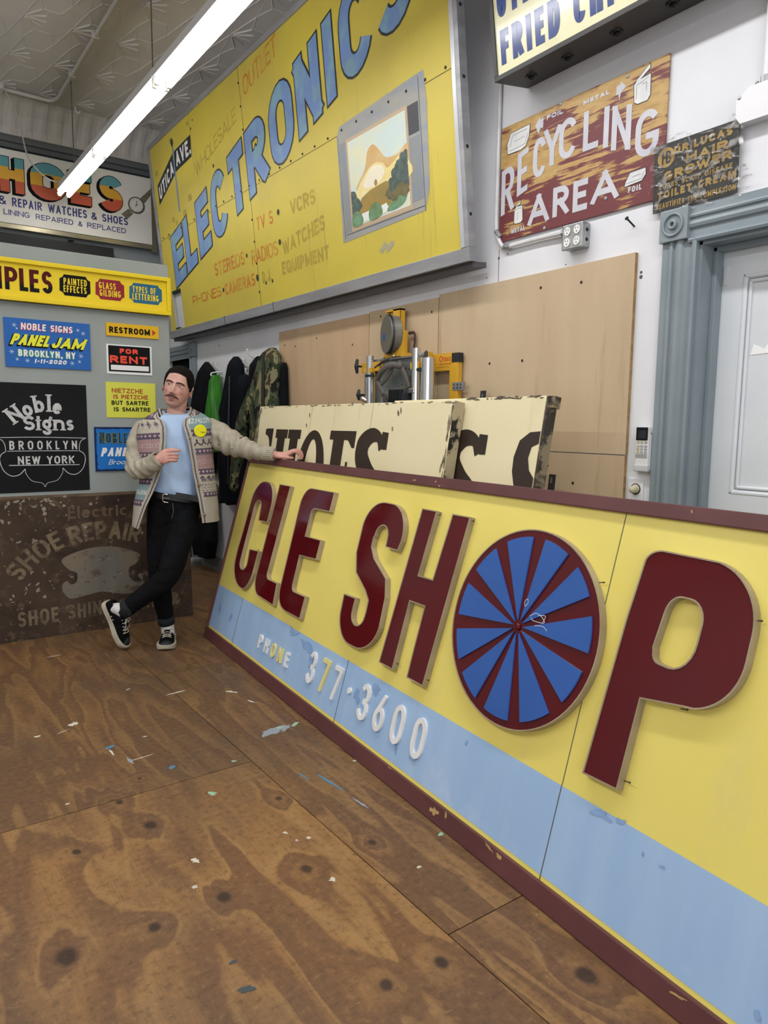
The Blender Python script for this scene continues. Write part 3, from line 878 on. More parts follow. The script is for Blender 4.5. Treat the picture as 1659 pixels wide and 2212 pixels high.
# wheel in place of the O
wc = (2.692, .730); wr = .316
loop = ell(wc[0], wc[1], wr + .012, wr + .004, 0, 360, 72)
whl = big_letter('wheel', [loop])
bm_src = [(126, 153), (100, 124)]
W = [(117.7, 94.7), (83.8, 62.6), (51.2, 31.5), (20.0, -.7), (-11.8, -33.9), (-45.7, -69.3), (-80, -102), (-112.6, -133.8), (-143.4, -164.7), (-174.6, -197.4), (151.4, 128.9)]
W = [(90 + s * 16.36 + 9.3, 90 + s * 16.36 - 9.3) for s in ()] or W
for a0, a1 in W:
    a1 = a1 if a1 < a0 else a1 - 360
    lp = [(wc[0] + .022 * math.cos(R((a0 + a1) / 2)), wc[1] + .022 * math.sin(R((a0 + a1) / 2)))] + ell(wc[0], wc[1], .297, .294, a0, a1, 8, False)
    bm = BM(); flat(bm, [lp], ZD + .0035); walls(bm, lp, ZD - .002, ZD + .0035)
    o = obj('wheel_wedge', bm, M_wheelblue, whl)
bm = BM(); ball(bm, (wc[0], wc[1], ZD + .001), (.011, .011, .005)); obj('wheel_hub', bm, M_red, whl)
# chalk scribbles on the wheel
bm = BM()
for pts in ([(2.735, .775), (2.76, .79), (2.79, .782), (2.80, .768), (2.755, .765), (2.742, .772)], [(2.77, .785), (2.80, .79), (2.795, .77)], [(2.705, .80), (2.715, .812), (2.71, .825), (2.70, .815), (2.705, .80)], [(2.765, .752), (2.80, .757), (2.82, .748)]):
    q = smoothpath(pts, 4)
    r = stroke(bm, [(p[0], p[1]) for p in q], .0022, 0, False)
    put_strokes(bm, [(r[0], r[1], False)], ZD + .004)
obj('chalk_scribble', bm, mat('white_chalk', '#b9c3d6', rough=.8), whl)
# small wire ties and nails on the letter edges
bm = BM()
for (u, v) in [(2.325, 1.035), (2.12, 1.035), (2.29, .43), (2.082, .43), (.552, .82), (3.19, .44), (3.43, .93), (3.3, .672), (2.96, .93), (.5, .64)]:
    cyl(bm, (u - .004, v, .012), (u + .016, v + .004, .016), .0016, n=6); ball(bm, (u + .016, v + .004, .016), .003, 8, 6)
obj('letter_nail', bm, mat('dark_rusty_nails', '#3d342a', rough=.6), cyc)
# raised phone lettering
def raised(ch, u0, u1, v0, v1, t, m, d=.010):
    bm = BM(); glyph(bm, ch, u0, v0, u1 - u0, v1 - v0, t, d, None, d - .0012)
    return obj('raised_letter', bm, m, cyc)
for ch, a, b, m in (('P', .800, .842, M_raised), ('H', .883, .929, M_raised), ('O', .972, 1.018, M_cream_letter), ('N', 1.060, 1.106, M_cream_letter), ('E', 1.148, 1.186, M_raised)):
    raised(ch, a, b, .146, .220, .0118, m)
for ch, a, b, m in (('3', 1.395, 1.462, M_raised), ('7', 1.523, 1.592, M_cream_letter), ('7', 1.640, 1.708, M_raised), ('3', 1.884, 1.955, M_raised), ('6', 2.008, 2.078, M_raised), ('0', 2.138, 2.212, M_raised), ('0', 2.278, 2.352, M_raised)):
    raised(ch, a, b, .146, .296, .0195, m)
bm = BM(); flat(bm, [ell(1.79, .228, .013, .013)], .010); walls(bm, ell(1.79, .228, .013, .013), .001, .010); obj('raised_dot', bm, M_raised, cyc)

# ------------------------------------------------------------------ two cream box signs leaning behind it
M_cream = mat('cream_sign_enamel', '#e2d7b2', '#dfd3aa', scale=1.6, rough=.4, spots=[('#cfc196', 2.2, .6, .2, (3, .5, 1)), ('#7a6c52', 40, .76, .02, (1, 1, 1))])
M_brownp = mat('dark_brown_letter_paint', '#2c2019', '#33261e', scale=5, rough=.45)
M_rust = mat('chipped_dark_edge', '#8b7d62', '#3a332b', scale=14, lo=.46, hi=.56, rough=.7)
M_cream_rust = mat('cream_edge_with_black_chips', '#a99b7c', '#1d1a17', scale=13, stretch=(1, .8, 1), lo=.52, hi=.58, rough=.7)
t10 = math.tan(R(10))
X0 = 2.15 - 1.46 * t10
def box_sign(label, y0, y1, height, xoff, yo):
    Mx = frame((X0 + xoff, y0, 0), (0, -1, 0), (t10, 0, 1))
    return thing('cream_box_sign', label, 'sign', M=Mx, group=None)
B1Y0, B1Y1, BH = 4.41, 2.45, 1.483
b1 = box_sign('cream metal box sign with dark brown slab letters, leaning behind the yellow sign', B1Y0, B1Y1, BH, 0, 0)
BW = B1Y0 - B1Y1
bm = BM(); box(bm, 0, BW, .0, BH, -.055, 0, .004); obj('sign_face', bm, M_cream, b1)
bm = BM(); box(bm, BW, BW + .003, 0, BH - .001, -.058, .001); obj('end_panel', bm, M_cream_rust, b1)
bm = BM()
rq = random.Random(11)
for i in range(46):
    u = rq.uniform(.0, BW); 
    blot(bm, u, BH - rq.uniform(.0, .010), rq.uniform(.005, .03), rq.uniform(.0015, .006), 0, i, 14, .001)
for i in range(26):
    blot(bm, rq.uniform(.0, .035), rq.uniform(.9, BH), rq.uniform(.006, .02), rq.uniform(.02, .06), 0, i + 100, 14, .0012)
for i in range(18):
    blot(bm, BW - rq.uniform(.0, .03), rq.uniform(.9, BH), rq.uniform(.002, .008), rq.uniform(.01, .06), 0, i + 200, 14, .0012)
for (u, v) in [(.68, 1.42), (.66, 1.36), (1.55, 1.43), (1.52, 1.35), (1.57, 1.44)]: blot(bm, u, v, .008, .016, .3, int(u * 99), 10, .0013)
obj('rust_chips', bm, mat('grey_rust_chips', '#8d8168', '#5a5040', scale=30, rough=.8), b1)
bm = BM()
for u in (.70, 1.325): flat(bm, [rect(u - .001, u + .001, 0, BH)], .0008)
obj('panel_joint', bm, mat('joint_line_brown', '#8a7d5f', rough=.8), b1)
def to_b1(y): return B1Y0 - y
bm = BM()
V1, V0 = 1.333, .80
t = .115
# first letter: the cut right part of an S
flat(bm, [[(.140, V1 - .0), (.150, V1 - .0), (.160, V1 + .004), (.245, V1 + .004), (.245, 1.222), (.218, 1.222), (.205, 1.26), (.185, 1.285), (.14, 1.30)]], .0016)
flat(bm, [[(.145, 1.12), (.17, 1.12), (.13, 1.19), (.10, 1.215), (.09, 1.205)]], .0016)
# H
for a in (.286, .452):
    flat(bm, [rect(a, a + .155, V1 - .055, V1)], .0016)
    flat(bm, [rect(a + .028, a + .128, V0, V1 - .05)], .0017)
flat(bm, [rect(.40, .50, 1.0, 1.08)], .0018)
# O
flat(bm, [ell(.765, 1.065, .160, .268, 0, 360, 48), ell(.765, 1.065, .070, .215, 0, 360, 40)], .0016)
# E
flat(bm, [rect(.945, 1.205, V1 - .05, V1)], .0016); flat(bm, [rect(.985, 1.095, V0, V1 - .045)], .0017); flat(bm, [[(1.12, V1 - .04), (1.205, V1 - .04), (1.205, 1.242), (1.18, 1.242), (1.15, 1.27)]], .0018)
flat(bm, [rect(1.09, 1.16, 1.07, 1.12)], .0018); flat(bm, [rect(1.14, 1.16, 1.03, 1.165)], .0019)
# S
def slabS(bm, x, w, z):
    pts = smoothpath([(x + w * .84, 1.245), (x + w * .72, 1.30), (x + w * .46, 1.312), (x + w * .21, 1.27), (x + w * .19, 1.20), (x + w * .42, 1.125), (x + w * .75, 1.05), (x + w * .82, .93), (x + w * .5, .83), (x + w * .1, .9)], 6)
    for i in range(len(pts) - 1):
        pass
    th = [.05 + .075 * min(1, max(0, (k2 - 6) / 14)) if k2 < 20 else .115 for k2 in range(len(pts))]
    Lf, Rt = [], []
    for i, p in enumerate(pts):
        d = (pts[min(i + 1, len(pts) - 1)] - pts[max(i - 1, 0)]).normalized(); n = Vector((-d.y, d.x))
        Lf.append(p + n * th[i] / 2); Rt.append(p - n * th[i] / 2)
    put_strokes(bm, [(Lf, Rt, False)], z)
    flat(bm, [[(x + w * .80, V1 + .0), (x + w, V1 - .004), (x + w, 1.243), (x + w * .86, 1.243), (x + w * .78, 1.28)]], z + .0003)
slabS(bm, 1.235, .262, .0016)
obj('lettering', bm, M_brownp, b1)

b2 = box_sign('cream metal box sign with a cut-off dark letter at its right edge', 3.0, 1.975, BH, .068, 0)
B2Y0 = 3.0; BW2 = B2Y0 - 1.98
bm = BM(); box(bm, 0, BW2, .0, BH + .012, -.055, 0, .004); obj('sign_face', bm, M_cream, b2)
bm = BM(); box(bm, BW2, BW2 + .012, 0, BH + .01, -.058, -.004); box(bm, BW2 - .01, BW2 + .035, BH - .035, BH + .012, -.05, -.01); box(bm, BW2 + .0, BW2 + .02, .9, 1.2, -.05, -.02)
obj('end_panel', bm, M_rust, b2)
bm = BM()
for i in range(30): blot(bm, rq.uniform(.5, BW2), BH + .012 - rq.uniform(0, .01), rq.uniform(.006, .03), rq.uniform(.002, .006), 0, i + 300, 12, .001)
obj('rust_chips', bm, mat('grey_rust_chips_fine', '#6d6350', '#40382e', scale=30, rough=.8), b2)
bm = BM()
x = .462
slabS(bm, x, .262, .0016)
# C clipped by the right edge
flat(bm, [[(1.02, 1.350), (.965, 1.345), (.915, 1.31), (.895, 1.24), (.898, 1.18), (.92, 1.12), (.96, 1.07), (1.02, 1.05), (1.02, 1.16), (.99, 1.19), (.975, 1.24), (.985, 1.285), (1.02, 1.30)]], .0016)
obj('lettering', bm, M_brownp, b2)

# ------------------------------------------------------------------ long yellow electrical-goods sign on the right wall
ME = frame((2.42, 6.80, 2.10), (0, -1, 0), (-math.sin(R(6)), 0, math.cos(R(6))))
es = thing('wall_sign', 'huge weathered yellow sign with blue capitals and painted television, high on the wall', 'sign', M=ME)
M_ey = mat('weathered_yellow_paint', '#cdbb48', '#c0ae4c', scale=1.0, rough=.5, spots=[('#bfae4f', 1.3, .56, .25, (1, .8, 1)), ('#9c8d4c', 5, .60, .2, (3.0, .2, 1)), ('#8b7d48', 30, .745, .04, (1, .5, 1))])
M_alu = mat('dull_aluminium_frame', '#a0a1a5', '#88898d', scale=3, stretch=(.4, 3, 1), rough=.42, metal=.25)
M_eb = mat('blue_hand_painted_letters', '#6e8cc0', '#7ba0b4', scale=8, stretch=(1, .7, 1), lo=.45, hi=.62, rough=.5, spots=[('#7fa49a', 7, .6, .12, (1, 1, 1))])
M_ink = mat('black_outline_paint', '#23282c', '#2c3338', scale=20, rough=.5)
EW, EH = 4.10, 1.70
bm = BM()
flat(bm, [rect(0, EW, .095, EH), rect(.125, .345, .108, .446)], 0)
obj('sign_face', bm, M_ey, es)
bm = BM(); box(bm, -.02, EW + .02, .08, EH, -.034, -.030); box(bm, -.02, .10, .08, EH, -.028, -.004); box(bm, .37, EW, .1, .46, -.028, -.01); obj('backing', bm, mat('sign_backing_white', '#cfd0d4', rough=.6), es)
bm = BM(); box(bm, .12, .36, .425, .45, -.028, -.002); box(bm, .12, .20, .108, .12, -.02, .003)
obj('cut_edge', bm, M_dark, es)
bm = BM()
fz = .014
frame4(bm, -.035, EW + .042, .035, EH + .03, .065, .035, .04, .044, -.035, fz, .003)
obj('sign_frame', bm, M_alu, es)
bm = BM(); box(bm, EW - .012, EW + .014, .101, EH - .006, .0, .0165, .002)
obj('bright_edge_strip', bm, mat('bright_aluminium', '#c3c5ca', '#b2b4b9', scale=4, stretch=(3, .4, 1), rough=.35, metal=.3), es)
bm = BM()
box(bm, -.03, EW + .03, .008, .0345, -.11, -.02, .003)
for u in (1.25, 2.1): box(bm, u, u + .006, .03, .102, -.05, fz + .002)
obj('bottom_rail', bm, mat('dark_grey_steel_rail', '#5b5b5e', rough=.45, metal=.4), es)
bm = BM()
for v in (.25, .55, .85, 1.15, 1.45): ball(bm, (EW + .042, v, -.010), (.003, .009, .009), 10, 6)
obj('frame_screw', bm, M_dark, es)
bm = BM()
flat(bm, [rect(0, EW, .906, .9095)], .0006)
for u in (1.895,): flat(bm, [rect(u - .0022, u + .0022, .1, EH)], .0007)
flat(bm, [rect(.96, .963, 1.25, EH)], .0007)
for i in range(27):
    ball(bm, (.08 + i * .152, .925, .002), (.008, .008, .004), 8, 5)
for v in (.2, .4, .55, .7, 1.15, 1.3, 1.45, 1.6): ball(bm, (1.888, v, .002), (.008, .008, .004), 8, 5)
for (u, v, r) in [(2.281, .665, .018), (2.264, .476, .018), (1.741, .48, .014), (1.878, .302, .022), (1.263, .301, .016), (2.005, .247, .011), (2.105, .246, .012), (1.33, 1.21, .013), (.98, 1.58, .01), (1.03, 1.63, .008)]:
    flat(bm, [ell(u, v, r, r * 1.1, n=14)], .0012)
obj('seam_and_screws', bm, mat('seam_dark', '#37362c', rough=.7), es)

def ebase(x): return .400 + .231 * x
def eletters(grow, z):
    bm = BM()
    for ch, a, b, dh in (('E', .262, .545, 0), ('L', .578, .822, 0), ('E', .888, 1.148, 0), ('C', 1.212, 1.503, .012), ('T', 1.582, 1.843, 0), ('R', 1.895, 2.205, 0), ('O', 2.272, 2.592, .012), ('N', 2.648, 2.934, 0), ('I', 2.992, 3.106, 0), ('C', 3.172, 3.478, .012), ('S', 3.528, 3.835, .012)):
        wp = lambda x, y: (x, y + .231 * x)
        glyph(bm, ch, a, .400 - dh, b - a, .430 + 2 * dh, .100 if ch not in 'OCS' else .096, z, wp, None, 0, True, grow, .05)
    return bm
obj('letter_outline', eletters(.012, .0018), M_ink, es)
obj('lettering', eletters(0, .0030), M_eb, es)
# faded ghost lettering
M_gred = mat('faded_orange_lettering', '#c2762c', '#c79f38', scale=9, lo=.45, hi=.62, rough=.6)
M_gho = mat('ghost_olive_lettering', '#b39c3c', '#a5923f', scale=9, lo=.42, hi=.62, rough=.6)
bm = BM()
text(bm, 'STEREOS', 1.136, 1.700, .424, .524, .017, z=.0012); text(bm, 'TV S', 1.947, 2.20, .612, .70, .015, z=.0012)
text(bm, 'PHONES', .60, 1.22, .262, .342, .013, z=.0012); text(bm, 'CAMERAS', 1.296, 1.835, .255, .345, .017, z=.0012); text(bm, 'RADIOS', 1.817, 2.225, .40, .50, .014, z=.0012)
text(bm, 'OUTLET', 1.95, 2.46, 1.49, 1.61, .014, z=.0012, slope=.16)
obj('faded_lettering', bm, M_gred, es)
bm = BM()
text(bm, 'VCRS', 2.45, 2.77, .61, .70, .017, z=.0012); text(bm, 'WATCHES', 2.293, 2.855, .385, .475, .017, z=.0012, slope=.10); text(bm, 'EQUIPMENT', 2.26, 2.875, .262, .345, .017, z=.0012)
text(bm, 'D.J.', 1.955, 2.10, .25, .33, .015, z=.0012)
text(bm, 'WHOLESALE', .98, 1.80, 1.22, 1.32, .012, z=.0012, slope=.20)
for (u, v, s) in [(.19, .88, .05), (.30, .83, .03), (.42, .96, .04), (.62, .99, .05), (.76, 1.08, .05), (.08, 1.45, .04), (.5, 1.6, .04), (.35, 1.0, .04), (.9, 1.62, .03)]:
    flat(bm, [rect(u, u + s * 1.6, v, v + s)], .001)
obj('ghost_marks', bm, M_gho, es)
# street-name post
bm = BM()
flat(bm, [[(.090, 1.205), (.535, 1.350), (.535, 1.520), (.095, 1.370)]], .0014); flat(bm, [[(.560, 1.365), (.935, 1.386), (.955, 1.545), (.575, 1.525)]], .0014); flat(bm, [ell(.552, 1.60, .025, .032)], .0020)
obj('street_name_board', bm, M_ink, es)
bm = BM(); flat(bm, [[(.545, 1.57), (.566, 1.57), (.555, 1.05), (.530, 1.05)]], .0024); obj('street_post', bm, M_eb, es)
bm = BM()
text(bm, 'UTICA', .125, .52, 1.235, 1.345, .024, z=.0026, slope=.34); text(bm, 'AVE.', .60, .935, 1.395, 1.51, .026, z=.0026, slope=.05)
obj('street_name', bm, M_raised, es)
# painted television
M_tvg = mat('tv_grey_paint', '#9c9a93', '#8b9099', scale=6, stretch=(.4, 2, 1), rough=.5, spots=[('#b3a26c', 9, .62, .1, (.5, 2, 1))])
bm = BM(); flat(bm, [[(3.045, .322), (3.825, .334), (3.868, .441), (3.882, .83), (3.87, .975), (3.83, .975), (3.10, .95), (3.062, .90)]], .0012); obj('tv_cabinet', bm, M_tvg, es)
bm = BM()
flat(bm, [rect(3.085, 3.150, .37, .855)], .0018); flat(bm, [rect(3.728, 3.815, .395, .70)], .0018)
obj('tv_grille', bm, mat('tv_blue_grey', '#7c8798', '#8d8b78', scale=20, stretch=(4, .3, 1), rough=.5), es)
bm = BM()
flat(bm, [rect(3.728, 3.814, .715, .853)], .0022); flat(bm, [rect(3.824, 3.827, .33, .96)], .0022); flat(bm, [rect(3.072, 3.075, .34, .90)], .0022); flat(bm, [rect(3.09, 3.82, .357, .360)], .0022)
obj('tv_black_panel', bm, mat('tv_black', '#3a3c42', rough=.5), es)
bm = BM(); flat(bm, [rect(3.150, 3.724, .366, .862)], .0020); obj('tv_screen_border', bm, mat('tv_tan_border', '#b9a184', rough=.5), es)
x0, y0 = 3.168, .386; w, h = .540, .458
sc = lambda L: [(x0 + a * w, y0 + b * h) for a, b in L]
def poly(nm, L, z, c, c2=None, s=12, sub=0):
    bm = BM()
    for l in L:
        q = sc(l)
        if sub: q = [(p.x, p.y) for p in smoothpath([(a, b, 0) for a, b in q], sub, True)]
        flat(bm, [q], z)
    obj(nm, bm, mat('painted_' + nm, c, c2, scale=s, rough=.5), es)
poly('painted_sky', [[(0, 0), (1, 0), (1, 1), (0, 1)]], .0026, '#c3d3d0', '#d6d6b4', 6)
poly('orange_glow', [[(.10, .42), (.28, .60), (.35, .78), (.45, .83), (.55, .74), (.66, .62), (.85, .60), (1, .66), (1, .5), (.8, .45), (.4, .4)]], .0029, '#c59a5c', '#cdb27c', 7, 4)
poly('pale_hill_glow', [[(.12, .40), (.30, .56), (.45, .62), (.60, .58), (.68, .5), (.9, .58), (1, .5), (1, .3), (.1, .3)]], .0031, '#dcc880', '#e3d7a4', 9, 4)
poly('white_cloud', [[(.24, .42), (.30, .52), (.42, .59), (.56, .57), (.62, .48), (.54, .40), (.36, .37)]], .0033, '#e4dcc4', '#eae4d2', 9, 4)
poly('sun_spot', [[(.43, .40), (.46, .44), (.49, .40), (.46, .36)]], .0035, '#9c7b4c', None, 9, 4)
poly('ochre_field', [[(.08, .10), (.2, .30), (.5, .36), (.72, .34), (.78, .1)]], .0034, '#a1803a', '#8d7a3e', 9, 2)
rt = random.Random(8)
for nm, c1, c2, spots_ in (('dark_trees', '#3f4f4a', '#54645f', [(.03, .34, .09), (.08, .26, .08), (.05, .17, .10), (.15, .22, .05), (.95, .52, .09), (.88, .46, .09), (.80, .40, .09), (.93, .38, .10), (.73, .33, .06), (.84, .30, .10), (.74, .24, .08), (.93, .26, .10), (.70, .19, .06)]),
                           ('olive_trees', '#5f5a3a', '#73683f', [(.86, .22, .08), (.76, .17, .07), (.66, .22, .05), (.93, .18, .07)])):
    bm = BM()
    for q_, (a_, b_, r_) in enumerate(spots_):
        p_ = sc([(a_, b_)])[0]; rr_ = r_ * w
        L_ = [(min(max(p_[0] + rr_ * rt.uniform(.75, 1.1) * math.cos(R(t_)), x0), x0 + w), p_[1] + rr_ * .8 * rt.uniform(.75, 1.1) * math.sin(R(t_))) for t_ in range(0, 360, 18)]
        flat(bm, [L_], .0035 + q_ * .00003 + (.0004 if nm[0] == 'o' else 0))
    obj(nm, bm, mat('painted_' + nm, c1, c2, scale=26, rough=.5), es)
poly('white_houses', [[(.18, .02), (.32, .02), (.32, .12), (.18, .12)], [(.50, .02), (.66, .04), (.62, .13), (.5, .12)]], .0037, '#dfe2df', None, 9)
poly('green_bushes', [[(.0, .0), (.0, .14), (.1, .17), (.19, .08), (.17, .0)], [(.32, .0), (.31, .12), (.42, .19), (.52, .13), (.53, .02)], [(.62, .04), (.72, .13), (.86, .2), (.96, .14), (.9, .05), (.75, .02)]], .0038, '#60794f', '#6d9a7c', 16, 4)
bm = BM(); 
for q in range(4): blot(bm, 3.43 + .03 * q, .215 + .012 * (q % 2), .03, .022, .2, q + 70, 14, .0012)
obj('bare_patch', bm, mat('bare_grey_patch', '#a59f83', rough=.6), es)
# ------------------------------------------------------------------ things on the right wall
def wall_frame(y, z, off=0.0): return frame((XW - off, y, z), (0, -1, 0), (0, 0, 1))

M_ply = mat('birch_plywood', '#c0ab8e', '#b59e80', scale=2.0, stretch=(2.2, .5, 1), lo=.4, hi=.7, rough=.5, bump=.03, spots=[('#a58a69', 1.6, .62, .12, (6, .35, 1)), ('#a98a66', 3, .70, .06, (3, .3, 1))])
M_ply2 = mat('birch_plywood_pinkish', '#c4a989', '#bb9d7c', scale=1.5, stretch=(3, .5, 1), rough=.5, spots=[('#b08f6b', 2.2, .63, .1, (7, .25, 1))])
M_plyedge = mat('plywood_edge', '#8d7047', '#a5865a', scale=30, stretch=(1, 1, 1), rough=.7)
def ply(label, y0, y1, z0, z1, m, holes=()):
    t = thing('plywood_sheet', label, 'plywood', M=wall_frame(y0, z0, .018), group=None)
    w, h = y0 - y1, z1 - z0
    bm = BM(); box(bm, 0, w, 0, h, -.016, 0, .0015); obj('panel', bm, m, t)
    bm = BM()
    for (u, v) in holes: flat(bm, [ell(u, v, .007, .007, n=10)], .0006)
    if holes: obj('screw_hole', bm, M_dark, t)
    bm = BM(); box(bm, w - .0005, w + .001, .001, h - .001, -.017, -.001); obj('cut_edge', bm, M_plyedge, t)
ply('pinkish plywood sheet on the wall right of the hanging coats', 4.89, 3.71, .8, 2.022, M_ply2, [(.25, 1.10), (.55, 1.13), (.09, 1.12), (.1, .60), (.45, .62), (1.0, 1.05)])
ply('narrow plywood strip with bold grain behind the yellow saw bracket', 3.705, 3.05, .8, 2.030, M_ply, [(.12, 1.19), (.6, 1.16)])
ply('large plywood sheet on the white wall beside the door casing', 3.045, 1.831, 1.236, 2.044, M_ply, [(.72, .74), (.95, .73), (.55, .1), (.75, .05), (.4, .42), (.62, .42)])
ply('lower plywood sheet on the wall just above the leaning yellow sign', 3.045, 1.833, .7, 1.232, M_ply, [(.80, .47), (.95, .4)])

# rusty red and ochre sign
rc = thing('rusty_wall_sign', 'rusty ochre and dark red sign with pale grey capitals and cans, over the outlet box', 'sign', M=wall_frame(2.612, 2.228, .012))
k = NT('scratched_ochre_red_paint'); k.set(.5, 0, .4)
spx = k.n('SeparateXYZ'); k.link(k.tc.outputs['Object'], spx.inputs[0])
yb = k.math('MULTIPLY', k.math('SUBTRACT', .25, spx.outputs[1]), .62)
big = k.noise(k.mapping((1.0, 1.7, 1), rot=(0, 0, -.12)), 3.2, 3, .55, .3)
fib = k.noise(k.mapping((.35, 5.0, 1), rot=(0, 0, -.15)), 10, 6, .68)
sm_ = k.math('ADD', k.math('ADD', k.math('MULTIPLY', k.math('SUBTRACT', big, .5), 1.35), k.math('MULTIPLY', k.math('SUBTRACT', fib, .5), 1.15)), yb)
c = k.mix(k.ramp(k.noise(k.mapping((1, 3, 1)), 12, 5), .4, .7), '#b8985f', '#a58049')
c = k.mix(k.ramp(sm_, -.085, -.03), c, '#6a3034')
c = k.mix(k.math('MULTIPLY', k.ramp(k.noise(k.mapping((.5, 3, 1), loc=(4, 2, 0)), 26, 6, .7), .60, .66), .6), c, '#7d4a35')
c = k.mix(k.ramp(k.noise(k.mapping((1, 1.6, 1), loc=(1, 7, 0)), 48, 4, .65), .69, .71), c, '#c9a868')
k.color(c); M_rusty = k.m
M_rgrey = mat('pale_grey_letter_paint', '#b9b9c1', '#c4c4ca', scale=8, rough=.5)
RW, RH = .885, .522
bm = BM(); box(bm, 0, RW, 0, RH, -.006, 0, .001); obj('sign_panel', bm, M_rusty, rc)
bm = BM()
for ch, a, b, v0, v1, dx in (('R', .010, .095, .119, .325, 0), ('E', .112, .178, .185, .375, .02), ('C', .228, .305, .240, .410, 0), ('Y', .270, .368, .270, .434, 0), ('C', .378, .474, .276, .442, 0), ('L', .490, .570, .278, .438, 0), ('I', .588, .627, .262, .424, 0), ('N', .635, .728, .243, .415, 0), ('G', .750, .856, .174, .347, 0)):
    sl = {'R': .30, 'E': .35, 'C': .05, 'N': -.30}.get(ch, 0)
    wp = (lambda x, y, a=a, sl=sl: (x, y + sl * (x - a) * .8))
    glyph(bm, ch, a - (.02 if ch in 'C' else 0), v0, b - a, v1 - v0, .026, .0012, wp)
for ch, a, b, v0, v1 in (('A', .188, .315, .037, .169), ('R', .335, .426, .044, .170), ('E', .448, .526, .040, .168), ('A', .544, .682, .048, .176)):
    glyph(bm, ch, a, v0, b - a, v1 - v0, .026, .0012)
text(bm, 'FOIL', .282, .374, .472, .492, .006, z=.0012); text(bm, 'METAL', .484, .615, .468, .486, .007, z=.0012)
text(bm, 'METAL', .084, .170, .026, .048, .006, z=.0012); text(bm, 'FOIL', .728, .790, .054, .076, .006, z=.0012)
flat(bm, [[(.214, .470), (.244, .500), (.244, .486), (.262, .492), (.262, .448), (.244, .450), (.238, .425)]], .0012)
flat(bm, [[(.695, .470), (.668, .498), (.668, .486), (.649, .484), (.649, .450), (.660, .450), (.664, .425), (.672, .452)]], .0012)
obj('lettering', bm, M_rgrey, rc)
M_can = mat('white_can_paint', '#d8d8d5', '#c9cacb', scale=12, rough=.5)
bm = BM(); bk = BM()
for L in ([(.045, .394), (.041, .440), (.062, .482), (.181, .488), (.178, .440), (.160, .402), (.130, .392)],
          [(.737, .394), (.733, .460), (.745, .470), (.806, .478), (.808, .400), (.796, .384), (.752, .384)],
          [(.738, .470), (.800, .515), (.803, .500), (.760, .472)],
          [(.100, .072), (.102, .130), (.112, .142), (.150, .140), (.154, .075), (.142, .066), (.110, .066)],
          [(.106, .142), (.140, .165), (.135, .150)],
          [(.710, .082), (.716, .100), (.734, .130), (.804, .132), (.806, .108), (.790, .088)]):
    flat(bm, [L], .0014); flat(bk, [offset_loop(L, .0028)], .0012)
bl_ = BM()
def sk(P_, t_=.0022):
    r__ = stroke(bl_, P_, t_, 0, False); put_strokes(bl_, [(r__[0], r__[1], False)], .0019)
for P_ in ([(.060, .405), (.155, .412), (.172, .450)], [(.062, .425), (.075, .470), (.165, .474)], [(.085, .44), (.15, .445)], [(.742, .455), (.775, .462), (.798, .470)], [(.770, .452), (.790, .452), (.790, .420)], [(.745, .405), (.745, .45)],
           [(.106, .128), (.125, .133), (.146, .130)], [(.122, .08), (.122, .12)], [(.720, .092), (.790, .096), (.798, .120)], [(.745, .112), (.785, .114)]): sk(P_)
obj('can_drawing', bl_, mat('grey_can_lines', '#97989a', rough=.6), rc)
obj('painted_can', bm, M_can, rc); obj('can_outline', bk, M_ink, rc)
bm = BM()
for (u, v) in [(.36, .515), (.62, .06), (.29, .01), (.70, .505)]: ball(bm, (u, v, .001), (.008, .008, .004), 10, 6)
obj('screw', bm, M_alu, rc)

# little tin sign in a plastic bag on the door head
hs = thing('bagged_tin_sign', 'small black and gold sign wrapped in clear plastic, propped on the door casing', 'sign', M=frame((XW - .020, 1.775, 2.172), (0, -1, 0), (-.04, 0, 1)))
bm = BM(); box(bm, .015, .350, .0, .245, -.004, .0, .001); obj('sign_panel', bm, mat('faded_black_tin', '#2b2c2b', '#3a3833', scale=6, rough=.45), hs)
M_gold = mat('faded_gold_lettering', '#94793f', '#a68c55', scale=15, rough=.5)
bm = BM()
text(bm, "DR.LUCAS'", .100, .340, .196, .224, .0085, z=.0012, slope=.02); text(bm, 'HAIR', .150, .310, .152, .186, .0095, z=.0012, slope=.02)
text(bm, 'GROWER', .060, .325, .108, .142, .010, z=.0012, slope=.04); text(bm, 'TOILET CREAM', .035, .345, .046, .074, .008, z=.0012, slope=.02)
text(bm, 'BEAUTIFIES THE COMPLEXION', .03, .345, .012, .032, .004, z=.0012); flat(bm, [ell(.067, .194, .036, .036)], .001)
text(bm, 'CURES SCALP DISEASE', .04, .33, .082, .100, .004, z=.0012, slope=.02)
obj('lettering', bm, M_gold, hs)
bm = BM(); glyph(bm, 'H', .050, .172, .024, .044, .006, .0022); glyph(bm, 'B', .066, .172, .022, .044, .006, .0022); obj('emblem_letters', bm, M_ink, hs)
k = NT('clear_crinkled_plastic')
tr = k.n('BsdfTransparent'); gl = k.n('BsdfGlossy'); gl.inputs['Roughness'].default_value = .10
bp = k.n('Bump'); bp.inputs['Strength'].default_value = 1.0; bp.inputs['Distance'].default_value = .03
k.link(k.noise(k.mapping((1, 1.5, 1), rot=(0, 0, .7)), 26, 6, .6, .8), bp.inputs['Height']); k.link(bp.outputs[0], gl.inputs['Normal'])
mx = k.n('MixShader'); k.link(k.math('MULTIPLY', k.ramp(k.noise(k.mapping((1, 2.2, 1), rot=(0, 0, .7)), 16, 5, .6, 1.0), .50, .60), .55), mx.inputs[0])
k.link(tr.outputs[0], mx.inputs[1]); k.link(gl.outputs[0], mx.inputs[2])
k.link(mx.outputs[0], k.t.nodes['Material Output'].inputs['Surface'])
bm = BM()
